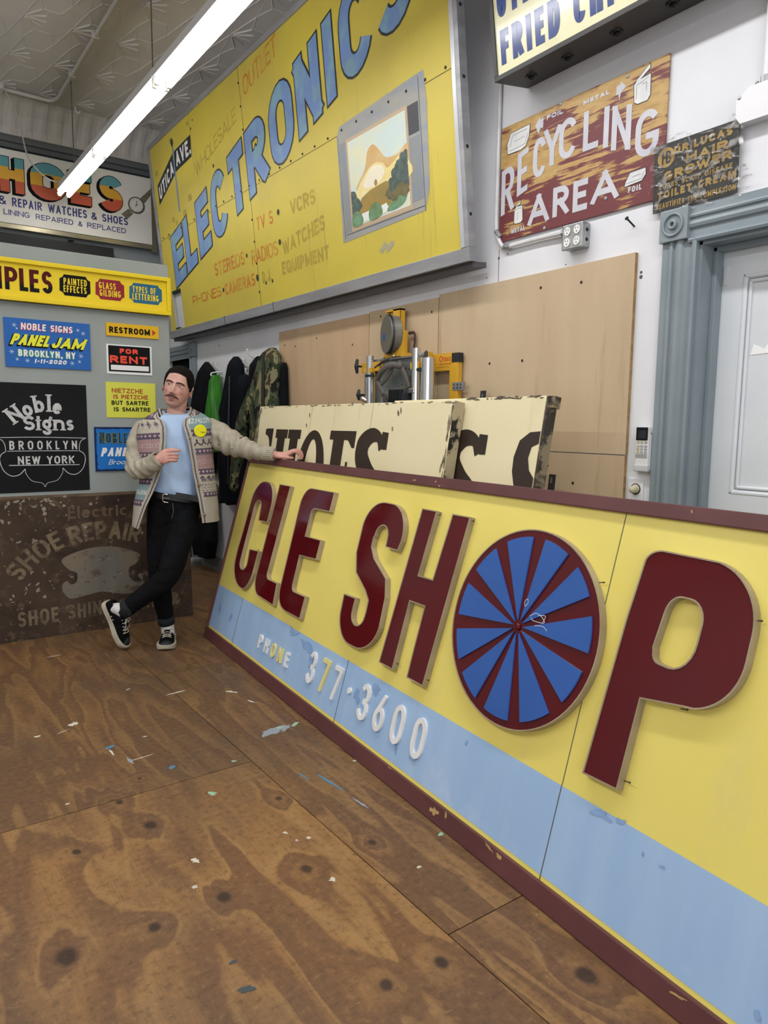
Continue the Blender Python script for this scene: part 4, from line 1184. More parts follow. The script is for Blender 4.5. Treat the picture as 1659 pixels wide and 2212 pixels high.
N1, N2 = 26, 20
grid = []
for j in range(N2 + 1):
    row = []
    for i in range(N1 + 1):
        u = -.004 + .372 * i / N1; v = -.018 + .285 * j / N2
        zz = .008 + .006 * noise.noise((u * 22, v * 26, 3)) + .004 * noise.noise((u * 60, v * 50, 9))
        if i in (0, N1) or j in (0, N2): zz = .001
        row.append(bm.verts.new((u + .006 * noise.noise((v * 20, 0, i)) * (i in (0, N1)), v, zz)))
    grid.append(row)
for j in range(N2):
    for i in range(N1): bm.faces.new((grid[j][i], grid[j][i + 1], grid[j + 1][i + 1], grid[j + 1][i]))
a = [bm.verts.new(p) for p in ((.365, .0, .003), (.43, -.01, .012), (.40, .06, .010), (.367, .10, .004))]; bm.faces.new(a)
obj('plastic_bag', bm, k.m, hs, smooth=True)

# back-lit style box sign, upper right, tipped forward
tl = R(8.6)
LB = thing('light_box_sign', 'deep grey box sign with glossy cream face and blue letters at top right', 'sign', M=frame((2.352, 2.462, 2.850), (0, -1, 0), (-math.sin(tl), 0, math.cos(tl))))
M_box = mat('dark_grey_box_metal', '#474746', '#3e3e3e', scale=4, rough=.5, metal=.2, spots=[('#77746d', 30, .74, .03, (1, 1, 1))])
k = NT('glossy_cream_sign_face'); k.set(.14, 0, .5)
k.color(k.mix(k.ramp(k.noise(k.mapping((1, 1, 1)), 5, 5), .5, .75), '#e2deb9', '#d0c9a4')); M_cface = k.m
bw, bh = 1.75, .75
bm = BM(); box(bm, .018, bw - .018, .018, bh - .018, -.20, -.004); obj('sign_face', bm, M_cface, LB)
bm = BM()
frame4(bm, 0, bw, 0, bh, .020, .020, .020, .020, -.203, .004, .002); box(bm, 0.001, bw - .001, 0.001, bh - .001, -.208, -.2035)
obj('box_body', bm, M_box, LB)
bm = BM()
for u in (.12, .32, .56, .80, 1.06, 1.32, 1.58):
    for z0 in (-.10,):
        tube(bm, [(u, .002, z0), (u, -.006, z0)], [.026, .024], 16, False); tube(bm, [(u, -.005, z0), (u + .012, -.014, z0 + .01)], [.014, .010], 10, True)
obj('lamp_socket', bm, mat('black_bakelite', '#151516', rough=.5), LB)
M_nblue = mat('navy_blue_vinyl', '#35477f', '#3d5088', scale=5, rough=.16)
bm = BM()
text(bm, 'FRIED', .045, .372, .054, .188, .028, gap=.020, z=-.0025); text(bm, 'CHICKEN', .440, .93, .054, .188, .028, gap=.020, z=-.0025)
text(bm, 'GYRO &', .040, .44, .237, .371, .028, gap=.020, z=-.0025)
obj('lettering', bm, M_nblue, LB)

# steel outlet box on its conduit
ob = thing('outlet_box', 'steel four-socket outlet box at the end of a conduit', 'outlet', M=wall_frame(2.135, 2.110))
M_galv = mat('galvanised_steel', '#a9abab', '#8d8f90', scale=12, rough=.35, metal=.7)
bm = BM(); box(bm, -.045, .062, -.002, .100, 0, .045, .006); obj('box_body', bm, M_galv, ob)
bm = BM(); box(bm, -.048, .062, -.004, .102, .045, .050, .005); obj('cover', bm, M_galv, ob)
M_sock = mat('white_socket', '#e3e3e0', rough=.4)
bs = BM(); bd = BM()
for uu in (-.020, .032):
    for vv in (.027, .073):
        flat(bs, [ell(uu, vv, .016, .018)], .0535); walls(bs, ell(uu, vv, .016, .018), .049, .0535)
        for dx in (-.006, .006): flat(bd, [rect(uu + dx - .0014, uu + dx + .0014, vv + .001, vv + .010)], .054)
        flat(bd, [ell(uu, vv - .008, .003, .003, n=10)], .054)
obj('socket', bs, M_sock, ob); 
for q in ((.063, .02), (.063, .06)): ball(bd, (q[0], q[1] + .01, .022), (.002, .008, .008), 10, 6)
obj('socket_slots', bd, M_dark, ob)
cd = thing('wall_conduit', 'white conduit running down the wall and bending to the outlet box', 'conduit', (XW, 2.62, 2.16))
o_ = Vector((XW, 2.62, 2.16))
bm = BM()
pts = [(2.545, 2.628, 3.05), (2.545, 2.628, 2.6), (2.545, 2.628, 2.32), (2.542, 2.615, 2.27), (2.54, 2.60, 2.235), (2.54, 2.575, 2.205), (2.54, 2.54, 2.196), (2.54, 2.35, 2.196), (2.54, 2.18, 2.190)]
tube(bm, [Vector(p) - o_ for p in smoothpath(pts, 4)], .010, 10); obj('pipe', bm, mat('white_painted_conduit', '#cfcfce', '#bdbdbd', scale=9, rough=.4), cd)
bm = BM()
for p, d in (((2.543, 2.625, 2.285), (0, -.03, -.035)), ((2.54, 2.565, 2.200), (0, -.04, -.006))):
    p = Vector(p) - o_; cyl(bm, p, p + Vector(d), .0125, n=12); ball(bm, p + Vector(d) * .5 + Vector((-.012, 0, 0)), .004, 8, 6)
cyl(bm, Vector((2.54, 2.21, 2.190)) - o_, Vector((2.54, 2.18, 2.190)) - o_, .0135, n=12)
obj('coupling', bm, M_galv, cd)
nl = obj('nail', boxbm(0, 0.001, 0, .001, 0, .001), M_dark)
bm = BM(); cyl(bm, (0, 0, 0), (-.05, .0, .022), .0035, n=8); cyl(bm, (-.05, 0, .022), (-.053, 0, .0235), .008, n=10)
bm.to_mesh(nl.data); bm.free(); nl.location = (XW, 1.855, 2.150)
tag(nl, 'single dark nail sticking out of the white wall right of the outlet box', 'nail')
jb = thing('junction_box', 'white round junction box on vertical pipe at right edge', 'junction box', M=wall_frame(1.37, 2.44))
bm = BM()
lp = [(-.062, .03), (-.062, -.025), (-.045, -.05), (.06, -.05), (.085, -.02), (.085, .035), (.06, .062), (-.02, .062)]
flat(bm, [lp], .05); walls(bm, lp, 0, .05); obj('box_body', bm, M_white, jb)
bm = BM(); cyl(bm, (.022, .065, .022), (.022, .405, .022), .012, n=12); obj('pipe', bm, M_white, jb)
bm = BM(); cyl(bm, (.022, .06, .024), (.022, .088, .024), .017, n=12); ball(bm, (-.004, .072, .03), .007, 8, 6); ball(bm, (-.052, .036, .05), (.007, .007, .003), 8, 6); obj('coupling', bm, M_galv, jb)
# remote in its wall holder, light switch plate
rm = thing('remote_control', 'white air-conditioner remote in a wall holder beside the door casing', 'remote', M=wall_frame(1.778, 1.180))
bm = BM(); box(bm, 0, .060, .0, .172, .010, .028, .006); obj('body', bm, mat('white_remote_plastic', '#d9d9d8', rough=.35), rm)
bm = BM(); box(bm, .004, .056, .118, .170, .0275, .0290, .003); obj('black_fascia', bm, mat('remote_black', '#15171a', rough=.2), rm)
bm = BM(); flat(bm, [rect(.013, .047, .125, .158)], .0295); obj('screen', bm, mat('remote_screen', '#2b2f38', rough=.15), rm)
M_btn = mat('grey_button', '#9a9a9a', rough=.5); M_btn2 = mat('beige_button', '#aca37f', rough=.5)
bb = BM(); b2_ = BM()
for j, v in enumerate((.109, .094, .082, .070)):
    for i, u in enumerate((.008, .025, .043)):
        box(bb if i != 0 and not (i == 1 and j == 0) else b2_, u, u + .012, v - .004, v + .004, .0275, .0295)
box(bb, .004, .056, .047, .063, .0275, .0290)
obj('button', bb, M_btn, rm); obj('beige_button', b2_, M_btn2, rm)
bm = BM(); box(bm, -.004, .064, -.008, .020, .0, .032, .005); box(bm, .060, .066, .0, .14, 0, .020, .002); box(bm, 0, .06, 0, .15, 0, .009, .002); obj('holder', bm, mat('holder_grey', '#bfc0c2', rough=.4), rm)
sw = thing('wall_plate', 'white wall plate with round knob below the remote', 'wall plate', M=wall_frame(1.818, 1.052))
bm = BM(); box(bm, 0, .072, 0, .09, 0, .007, .003); obj('plate', bm, mat('white_plate', '#dadbde', rough=.4), sw)
bm = BM(); tube(bm, [(.038, .046, .006), (.038, .046, .012), (.040, .044, .030)], [.021, .018, .014], 16, True); obj('knob', bm, mat('cream_knob', '#bdb697', rough=.4), sw)
bm = BM(); ring = [(.038 + .021 * math.cos(R(a)), .046 + .021 * math.sin(R(a)), .0075) for a in range(0, 360, 20)]; tube(bm, ring, .0025, 6, closed=True); obj('knob_ring', bm, M_dark, sw)
# black flat clips poking up behind the cream signs
for i, (y, z, h, lab) in enumerate([(2.665, 1.44, .082, 'black strap clip standing above the cream sign right of the saw frame'), (4.748, 1.43, .09, 'black strap clip at the left end behind the cream sign'), (2.20, 1.06, .075, 'black strap clip above the yellow sign under the plywood')]):
    t = thing('strap_clip', lab, 'clip', M=frame((2.50, y, z), (0, -1, 0), (.1, 0, 1)), group=None)
    bm = BM(); box(bm, 0, .034, 0, h, -.004, .004, .001); obj('strap', bm, mat('black_strap', '#202125', rough=.6), t)
    bm = BM(); box(bm, .011, .022, h * .45, h * .8, .0042, .005); obj('slot', bm, mat('strap_slot', '#5b564c', rough=.6), t)

# ------------------------------------------------------------------ signs on the partition
YP = 4.85
def part_sign(name, label, x0, z0, m, w, h, group=None, th=.012, y=YP, rot=0.0):
    t = thing(name, label, 'sign', M=frame((x0, y - th, z0), (math.cos(rot), 0, math.sin(rot)), (-math.sin(rot), 0, math.cos(rot))), group=group)
    bm = BM(); box(bm, 0, w, 0, h, -th, 0, .001); obj('sign_panel', bm, m, t)
    return t
flatp = lambda n, c, r=.5: mat(n, c, rough=r, spec=.2)
M_by = flatp('bright_yellow_enamel', '#e6cb2a'); M_blk = mat('black_sign_paint', '#0f1013', rough=.6, spec=.12); M_wht = flatp('white_sign_paint', '#e6e7e8')
bn = part_sign('framed_banner_sign', 'long yellow framed sign with dark red word and three plaques', .10, 2.052, M_by, 1.60, .243, th=.03)
bm = BM()
frame4(bm, 0, 1.60, 0, .243, .026, .026, .026, .026, -.03, .022, .004)
obj('sign_frame', bm, M_by, bn)
bm = BM(); bx = .10
for ch, a, b in (('S', .30, .37), ('A', .39, .46), ('M', .490, .602), ('P', .618, .686), ('L', .695, .741), ('E', .750, .802), ('S', .818, .876)): glyph(bm, ch, a, .062, b - a, .130, .0235, .0012)
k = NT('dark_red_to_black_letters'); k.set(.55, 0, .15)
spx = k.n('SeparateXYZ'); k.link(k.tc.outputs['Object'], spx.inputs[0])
k.color(k.mix(k.ramp(spx.outputs[1], .095, .115), '#0c0b0c', '#4d0d10'))  # glass reflection painted in as black on the lower letters
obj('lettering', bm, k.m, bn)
def plaque(u0, u1, m, lines, nm):
    c = .028; L = []
    v0, v1 = .060, .190
    L = [(u0, v0 + c)] + ell(u0 - .004, v0 - .004, c + .004, c + .004, 78, 12, 6, False) + ell(u1 + .004, v0 - .004, c + .004, c + .004, 168, 102, 6, False) + ell(u1 + .004, v1 + .004, c + .004, c + .004, 258, 192, 6, False) + ell(u0 - .004, v1 + .004, c + .004, c + .004, 348, 282, 6, False)
    bm = BM(); flat(bm, [L], .001); obj('plaque', bm, m, bn)
    bm = BM()
    for s, a, b, v in lines: text(bm, s, a, b, v, v + .040, .0062, z=.002, gap=.0055)
    obj('plaque_lettering', bm, M_by, bn)
plaque(.915, 1.098, M_blk, [('PAINTED', .940, 1.075, .128), ('EFFECTS', .938, 1.072, .083)], 0)
plaque(1.125, 1.305, flatp('crimson_plaque', '#8e2231'), [('GLASS', 1.147, 1.250, .128), ('GILDING', 1.150, 1.280, .083)], 1)
plaque(1.333, 1.548, flatp('teal_plaque', '#2d6688'), [('TYPES OF', 1.355, 1.505, .128), ('LETTERING', 1.353, 1.523, .083)], 2)

M_royal = flatp('royal_blue_panel', '#2a63b0'); M_lemon = flatp('lemon_yellow_brush', '#e3e23d')
jm = part_sign('blue_painted_panel', 'blue panel with big lemon yellow brush lettering and white stars', .703, 1.670, M_royal, .484, .287)
def lettered(parent, m, name, *rows):
    bm = BM()
    for a, k in rows: text(bm, *a, **k)
    return obj(name, bm, m, parent)
sh = [(('NOBLE SIGNS', .090, .380, .222, .262, .0078), dict(z=.0011, slope=-.005, slant=.08))]
lettered(jm, flatp('pink_red_drop', '#b8385b'), 'letter_shadow', (sh[0][0], dict(sh[0][1], dx=-.005, dy=-.003)))
lettered(jm, M_wht, 'white_lettering', (sh[0][0], dict(sh[0][1], z=.0018)), (('BROOKLYN, NY', .070, .392, .064, .105, .0088), dict(z=.0018)), (('1-11-2020', .155, .336, .028, .053, .007), dict(z=.0018, slant=.25)))
lettered(jm, flatp('green_drop', '#2c8a68'), 'green_shadow', (('BROOKLYN, NY', .070, .392, .064, .105, .012), dict(z=.0011, dx=-.006, dy=-.003)))
pj = [(('PANEL', .026, .236, .130, .196, .0165), dict(slant=.42, slope=-.01, gap=.006)), (('JAM', .250, .440, .124, .190, .0170), dict(slant=.42, gap=.007))]
lettered(jm, M_blk, 'black_shadow', *[(a, dict(k, z=.0011 + .0002 * i, dx=-.005 * (i + 1) / 2, dy=-.005 * (i + 1) / 2, grow=.0022)) for a, k in pj for i in range(3)])
lettered(jm, M_lemon, 'yellow_lettering', *[(a, dict(k, z=.0022)) for a, k in pj])
bm = BM()
for (x, y, r) in [(.055, .245, .013), (.412, .242, .011), (.443, .225, .013), (.035, .088, .014), (.425, .085, .016), (.063, .045, .010), (.118, .040, .013), (.372, .038, .014), (.415, .050, .010), (.068, .226, .006)]:
    for a in (0, 60, 120):
        p = (x + r * math.cos(R(a)), y + r * math.sin(R(a))); q = (x - r * math.cos(R(a)), y - r * math.sin(R(a)))
        rr_ = stroke(bm, [q, p], .0022, 0, False); put_strokes(bm, [(rr_[0], rr_[1], False)], .0018)
obj('star', bm, flatp('pale_star_white', '#c9d9ee'), jm)

rs_ = part_sign('arrow_sign', 'small yellow restroom sign with red arrow', 1.287, 1.896, flatp('amber_yellow', '#e0b223'), .337, .082)
lettered(rs_, M_blk, 'lettering', (('RESTROOM', .018, .278, .019, .058, .0095), dict(gap=.0065)))
bm = BM(); flat(bm, [[(.293, .020), (.293, .058), (.318, .040)]], .001); obj('arrow', bm, flatp('red_arrow', '#c0392b'), rs_)
fr = part_sign('rental_sign', 'black and white for-rent sign with fluorescent red letters', 1.285, 1.656, M_wht, .290, .188, th=.006)
bm = BM(); flat(bm, [rect(.012, .278, .016, .180)], .0008); obj('black_field', bm, M_blk, fr)
lettered(fr, flatp('fluorescent_red', '#e8503d'), 'lettering', (('FOR', .083, .199, .132, .164, .0105), dict(z=.0016)), (('RENT', .020, .258, .070, .118, .0130), dict(z=.0016, gap=.012)))
bm = BM(); flat(bm, [rect(.024, .268, .026, .058)], .0016); obj('blank_box', bm, M_wht, fr)
nz = part_sign('rhyme_sign', 'acid yellow card with two red and two black hand-lettered lines', 1.274, 1.376, flatp('acid_yellow_card', '#d3d552'), .319, .228, th=.005)
lettered(nz, flatp('brick_red_letters', '#a8412e'), 'red_lettering', (('NIETZCHE', .036, .235, .160, .190, .0055), dict(slope=-.01)), (('IS PIETZCHE', .045, .268, .121, .149, .0055), dict()))
lettered(nz, M_blk, 'black_lettering', (('BUT SARTRE', .032, .270, .082, .110, .0058), dict()), (('IS SMARTRE', .046, .282, .040, .068, .0058), dict()))
pp = part_sign('blue_bordered_panel', 'blue panel with dark wavy border, partly behind the man', 1.191, 1.030, flatp('cobalt_panel', '#1f6fc0'), .42, .285)
bm = BM()
outer = rect(0, .42, 0, .285); r = random.Random(2); inner = []
for i in range(60):
    s = i / 60 * 4; e = int(s); f_ = s - e
    p = [(f_, 0), (1, f_), (1 - f_, 1), (0, 1 - f_)][e]
    q = (.012 + p[0] * .396, .012 + p[1] * .261); inner.append((q[0] + r.uniform(-.003, .003), q[1] + r.uniform(-.003, .003)))
flat(bm, [outer, inner], .0008); obj('dark_border', bm, flatp('navy_border', '#16244d'), pp)
lettered(pp, M_ink, 'dark_lettering', (('NOBLE SIGNS', .030, .40, .180, .250, .012), dict(slope=-.02)))
lettered(pp, flatp('olive_highlight', '#6d8f63'), 'letter_highlight', (('NOBLE SIGNS', .030, .40, .180, .250, .003), dict(slope=-.02, z=.0022, dx=-.006)))
lettered(pp, M_wht, 'white_lettering', (('PANEL JAM', .034, .40, .095, .152, .014), dict(slant=.25)), (('Brooklyn, NY', .080, .36, .042, .075, .004), dict(slant=.35)))

ns = part_sign('black_poster', 'large black poster with white serif lettering and a shield outline', .560, .912, mat('black_paper', '#191a1c', '#1f2022', scale=2, rough=.75, spec=.12), .593, .665, th=.004)
M_chalk = mat('chalky_white_letters', '#c9c9c9', '#a9aaac', scale=30, lo=.35, hi=.7, rough=.7)
nx = .560; nzv = .912
bm = BM()
for ch, cx_, cy_, w, h, rot in (('N', .204, .436, .072, .100, 36), ('o', .262, .468, .056, .098, 22), ('b', .320, .490, .058, .104, 9), ('l', .371, .494, .026, .106, 0), ('e', .412, .480, .054, .100, -8)):
    cr, sr = math.cos(R(rot)), math.sin(R(rot))
    wp = lambda x, y, cx_=cx_, cy_=cy_, cr=cr, sr=sr: (cx_ + x * cr - y * sr, cy_ + x * sr + y * cr)
    glyph(bm, ch, -w / 2, 0, w, h, .0195, .001, wp, serif=.009)
for ch, a, w in (('S', .222, .064), ('i', .294, .024), ('g', .326, .056), ('n', .392, .064), ('s', .466, .044)):
    glyph(bm, ch, a, .380, w, .096 if ch != 'S' else .088, .018, .001, None, serif=.008)
lettered_rows = [(('BROOKLYN', .140, .525, .262, .316, .0092), dict(gap=.022)), (('NEW YORK', .182, .505, .172, .222, .0095), dict(gap=.010))]
for a, k_ in lettered_rows: text(bm, *a, **k_)
def line(bm, pts, t, z=.001, sub=5):
    q = smoothpath(pts, sub)
    rr_ = stroke(bm, q, t, 0, False); put_strokes(bm, [(rr_[0], rr_[1], False)], z)
line(bm, [(.08, .336), (.3, .338), (.58, .332)], .004); line(bm, [(.128, .254), (.33, .254), (.530, .252)], .004); line(bm, [(.132, .168), (.34, .166), (.535, .164)], .005)
for sgn in (1, -1):
    mx = lambda p: (.328 + sgn * (p[0] - .328), p[1])
    line(bm, [mx(p) for p in [(.580, .332), (.553, .318), (.540, .29), (.537, .252)]], .004)
    line(bm, [mx(p) for p in [(.537, .252), (.562, .235), (.572, .20), (.555, .14), (.515, .105), (.470, .11), (.435, .145)]], .0045)
    line(bm, [mx(p) for p in [(.435, .145), (.432, .115), (.40, .07), (.345, .055), (.328, .030)]], .003)
obj('lettering', bm, M_chalk, ns)

# ------------------------------------------------------------------ brown weathered sign standing on the floor against the partition
br = thing('weathered_floor_sign', 'big brown weathered shoe repair sign standing on the floor behind the man', 'sign', M=frame((.10, 4.790, 0), (1, 0, 0), (0, .055, 1)))
M_old = mat('weathered_brown_paint', '#4a3c31', '#3b3028', scale=2.6, lo=.4, hi=.62, rough=.8, spec=.15, bump=.15, bscale=40, spots=[('#2e2520', 3.2, .52, .16, (1, 1, 1)), ('#62503f', 9, .56, .12, (1, 1, 1)), ('#3f2420', 2.2, .64, .08, (1, 1, 1)), ('#877d70', 26, .625, .04, (1, .8, 1)), ('#2a211c', 60, .64, .05, (1, 1, 1))])
M_oldlet = mat('worn_tan_letters', '#76674e', '#5f5140', scale=9, lo=.4, hi=.6, rough=.7, spots=[('#48392f', 24, .56, .06, (1, 1, 1))])
BRW = 1.70
bm = BM(); box(bm, 0, BRW, 0, .892, -.03, 0, .003); obj('sign_panel', bm, M_old, br)
bx = .10
bm = BM()
arc_text(bm, 'SHOE', 1.10, -.01, .61, 142, 111, .118, .021, .001); arc_text(bm, 'REPAIR', 1.10, -.01, .60, 107, 67, .118, .022, .001, gap=.012)
text(bm, 'SHOE SHINE', .59, 1.14, .085, .180, .017, z=.001, slope=.02); text(bm, 'PARLOR', 1.20, 1.60, .095, .18, .022, z=.001)
obj('lettering', bm, M_oldlet, br)
bm = BM()
text(bm, 'Electric', .91, 1.28, .735, .815, .014, z=.001)
obj('ghost_lettering', bm, mat('ghost_brown_letters', '#66523c', '#54463a', scale=8, lo=.4, hi=.6, rough=.7), br)
bm = BM()
sc_pts = smoothpath([(.857, .475, 0), (.93, .515, 0), (1.05, .54, 0), (1.18, .535, 0), (1.30, .495, 0), (1.352, .462, 0), (1.32, .41, 0), (1.275, .385, 0), (1.27, .33, 0), (1.31, .285, 0), (1.36, .295, 0), (1.35, .34, 0), (1.33, .32, 0), (1.38, .26, 0), (1.32, .22, 0), (1.22, .215, 0), (1.10, .245, 0), (1.0, .235, 0), (.90, .225, 0), (.86, .27, 0), (.855, .32, 0), (.885, .34, 0), (.905, .315, 0), (.94, .33, 0), (.945, .385, 0), (.90, .41, 0)], 4, True)
flat(bm, [[(p.x, p.y) for p in sc_pts]], .0006)
obj('scroll_shape', bm, mat('faded_tan_scroll', '#746857', '#67655f', scale=3, lo=.4, hi=.6, rough=.7, spots=[('#4f4136', 7, .54, .10, (1, 1.6, 1)), ('#3f332b', 26, .62, .05, (1, 1, 1)), ('#8d877a', 14, .62, .1, (.6, 2, 1))]), br)
bm = BM()
r = random.Random(9)
for i in range(60):
    u = r.choice([r.uniform(.5, 1.1), r.uniform(.55, .95)]); v = r.choice([r.uniform(.82, .885), r.uniform(.5, .85), r.uniform(.22, .36)])
    if u > .83 and .2 < v < .55: continue
    blot(bm, u, v, r.uniform(.004, .02), r.uniform(.003, .014), r.uniform(0, 3), i, 12, .0012)
obj('pale_flaking', bm, mat('pale_flaking_paint', '#8a8378', rough=.8), br)
bm = BM(); box(bm, 0, BRW, .872, .893, -.031, .0015, .002); obj('top_edge', bm, mat('splintered_wood_edge', '#6d5a45', '#4a3c2f', scale=20, stretch=(.3, 3, 1), rough=.8), br)

# ------------------------------------------------------------------ shoe and watch repair sign high on the back wall
ss = thing('long_white_sign', 'white sign with rainbow-striped capitals and a wristwatch on the back wall', 'sign', M=frame((.10, 7.20, 3.058), (1, 0, 0), (0, 0, 1)))
M_ws = mat('off_white_sign_board', '#e4e1da', '#dbd7cf', scale=1.5, rough=.45)
SW_ = 2.278
bm = BM(); box(bm, 0, SW_, 0, .612, -.02, 0, .002); obj('sign_panel', bm, M_ws, ss)
bm = BM(); box(bm, 0, SW_ + .004, -.042, -.001, -.03, -.006, .003); box(bm, SW_, SW_ + .05, -.06, .62, -.06, -.03); obj('bottom_ledge', bm, mat('dull_brass_ledge', '#8d8774', '#a49a7e', scale=3, stretch=(1, .2, 1), rough=.3, metal=.5), ss)
k = NT('rainbow_striped_letters'); k.set(.4)
sp = k.n('SeparateXYZ'); k.link(k.tc.outputs['Object'], sp.inputs[0])
z_ = sp.outputs[1]
f1 = k.n('Math', operation='GREATER_THAN'); k.link(z_, f1.inputs[0]); f1.inputs[1].default_value = .360
f2 = k.n('Math', operation='GREATER_THAN'); k.link(z_, f2.inputs[0]); f2.inputs[1].default_value = .466
k.color(k.mix(f2.outputs[0], k.mix(f1.outputs[0], '#c1583c', '#dba638'), '#5c9ba4')); M_rain = k.m
def shoeword(bm, z, grow=0, dx=0, dy=0):
    for ch, a, b, t, sf in (('S', .56, .80, .088, 0), ('H', .975, 1.165, .072, 0), ('O', 1.215, 1.505, .098, 0), ('E', 1.545, 1.725, .080, 0), ('S', 1.800, 2.005, .085, 0)):
        glyph(bm, ch, a, .258 - (.01 if ch in 'OS' else 0), b - a, .290 + (.02 if ch in 'OS' else 0), t, z, lambda x, y: (x + dx, y + dy), None, sf, True, grow)
bm = BM(); shoeword(bm, .0012, .006, -.022, -.014); shoeword(bm, .0016, .007, -.011, -.007); shoeword(bm, .0020, .006); obj('letter_shadow', bm, M_blk, ss)
bm = BM(); shoeword(bm, .0032); obj('lettering', bm, M_rain, ss)
bm = BM()
text(bm, '&', .955, 1.015, .148, .220, .0105); text(bm, 'REPAIR', 1.060, 1.300, .145, .218, .0118); text(bm, 'WATCHES', 1.350, 1.680, .145, .218, .0118); text(bm, '&', 1.718, 1.768, .145, .210, .0105); text(bm, 'SHOES', 1.815, 2.050, .143, .212, .0118)
text(bm, 'LINING', .990, 1.197, .066, .113, .0075); text(bm, 'REPAIRED', 1.245, 1.558, .066, .113, .0075); text(bm, '&', 1.600, 1.638, .066, .110, .0075); text(bm, 'REPLACED', 1.678, 2.028, .066, .113, .0075)
obj('blue_lettering', bm, mat('ultramarine_letters', '#2a2f78', rough=.45), ss)
bm = BM(); flat(bm, [[(1.990, .238), (2.045, .200), (2.105, .262), (2.060, .300)]], .0012); flat(bm, [[(2.165, .405), (2.215, .375), (2.275, .46), (2.275, .52)]], .0012); obj('watch_strap', bm, mat('khaki_watch_strap', '#7d7861', '#5f5a48', scale=40, stretch=(1, 1, 1), rough=.5), ss)
bm = BM(); flat(bm, [ell(2.136, .342, .080, .078)], .0018); obj('watch_case', bm, mat('grey_watch_case', '#57574f', rough=.5), ss)
bm = BM(); flat(bm, [ell(2.133, .345, .064, .064)], .0024); obj('watch_dial', bm, M_ws, ss)
bm = BM()
for p, q, t in (((2.128, .325), (2.142, .385), .005), ((2.125, .338), (2.150, .352), .006)):
    rr_ = stroke(bm, [p, q], t, 0, False); put_strokes(bm, [(rr_[0], rr_[1], False)], .003)
for a in range(0, 360, 30):
    rr_ = stroke(bm, [(2.133 + .050 * math.cos(R(a)), .345 + .050 * math.sin(R(a))), (2.133 + .058 * math.cos(R(a)), .345 + .058 * math.sin(R(a)))], .004, 0, False); put_strokes(bm, [(rr_[0], rr_[1], False)], .003)
obj('watch_hands', bm, M_ink, ss)
# ------------------------------------------------------------------ hanging fluorescent strip lights
M_tube = emissive('fluorescent_tube_glow', '#fffdf8', TUBE_STRENGTH)
M_lampwhite = mat('white_lamp_housing', '#d4d4d6', rough=.35)
def strip_light(label, y0, y1, group, hang):
    t = thing('strip_light', label, 'ceiling light', (1.52, y0, 3.30), group=group)
    L = y1 - y0
    bm = BM(); box(bm, -.042, .042, 0, L, .03, .085, .004); box(bm, -.055, .055, 0, L, .018, .032, .002); obj('housing', bm, M_lampwhite, t)
    for sx in (-.036, .036):
        bm = BM(); cyl(bm, (sx, .025, -.008), (sx, L - .025, -.008), .019, n=14); obj('fluorescent_tube', bm, M_tube, t)
    bm = BM()
    for yy in (.008, L - .022):
        for sx in (-.036, .036): box(bm, sx - .012, sx + .012, yy, yy + .014, -.030, .03, .002)
    obj('lamp_holder', bm, mat('grey_lamp_holder', '#b9b7b2', rough=.4), t)
    for yy in hang:
        bm = BM(); cyl(bm, (-.02, yy, .085), (-.02, yy, ZC - 3.30), .004, n=8); obj('hanger', bm, mat('dark_wire', '#5b5753', rough=.5), t)
    return t
strip_light('farthest hanging strip light, its end in front of the white striped-letter sign', 5.735, 6.90, 'hanging strip lights', (.67,))
strip_light('middle hanging strip light of the row, between two lamp joints', 4.37, 5.715, 'hanging strip lights', (.08,))
strip_light('nearest hanging strip light, running to the top edge of the photo', 3.19, 4.35, 'hanging strip lights', (.03,))
# ceiling conduit and loose cable
cc = thing('ceiling_conduit', 'white painted pipe bending across the pressed tin ceiling', 'conduit', (1.05, 6.85, ZC - .03))
o_ = Vector((1.05, 6.85, ZC - .03))
bm = BM()
P = smoothpath([(1.475, 4.6, 4.02), (1.475, 5.6, 4.02), (1.475, 6.55, 4.02), (1.472, 6.76, 4.02), (1.43, 6.85, 4.02), (1.34, 6.855, 4.02), (1.05, 6.85, 4.02)], 5)
tube(bm, [Vector(p) - o_ for p in P], .014, 10); obj('pipe', bm, M_tin, cc)
bm = BM(); box(bm, -.08, .03, -.05, .05, -.02, .03, .006); ball(bm, (-.02, -.05, .005), (.016, .004, .016), 10, 6); obj('ceiling_box', bm, M_tin, cc)
for yy in (5.55, 6.25): 
    bm = BM(); box(bm, 1.45 - o_.x, 1.50 - o_.x, yy - o_.y, yy + .015 - o_.y, -.018, .03, .002); obj('pipe_strap', bm, M_tin, cc)
lc = thing('lamp_cable', 'white cable drooping from the ceiling box to the far strip light', 'cable', (1.10, 6.86, 3.99))
o_ = Vector((1.10, 6.86, 3.99))
bm = BM(); P = smoothpath([(1.10, 6.86, 4.0), (1.15, 6.86, 3.93), (1.20, 6.87, 3.75), (1.24, 6.87, 3.55), (1.31, 6.87, 3.45), (1.40, 6.87, 3.39), (1.485, 6.86, 3.375)], 6)
tube(bm, [Vector(p) - o_ for p in P], .006, 8); obj('cable', bm, mat('grey_white_cable', '#aaa69f', rough=.5), lc)
hk = thing('ceiling_hook', 'small white hook screwed into the tin ceiling', 'hook', (1.65, 6.92, ZC))
bm = BM(); tube(bm, smoothpath([(0, 0, 0), (0, 0, -.03), (.02, 0, -.05), (.035, 0, -.03)], 4), .006, 8); obj('hook', bm, M_lampwhite, hk)

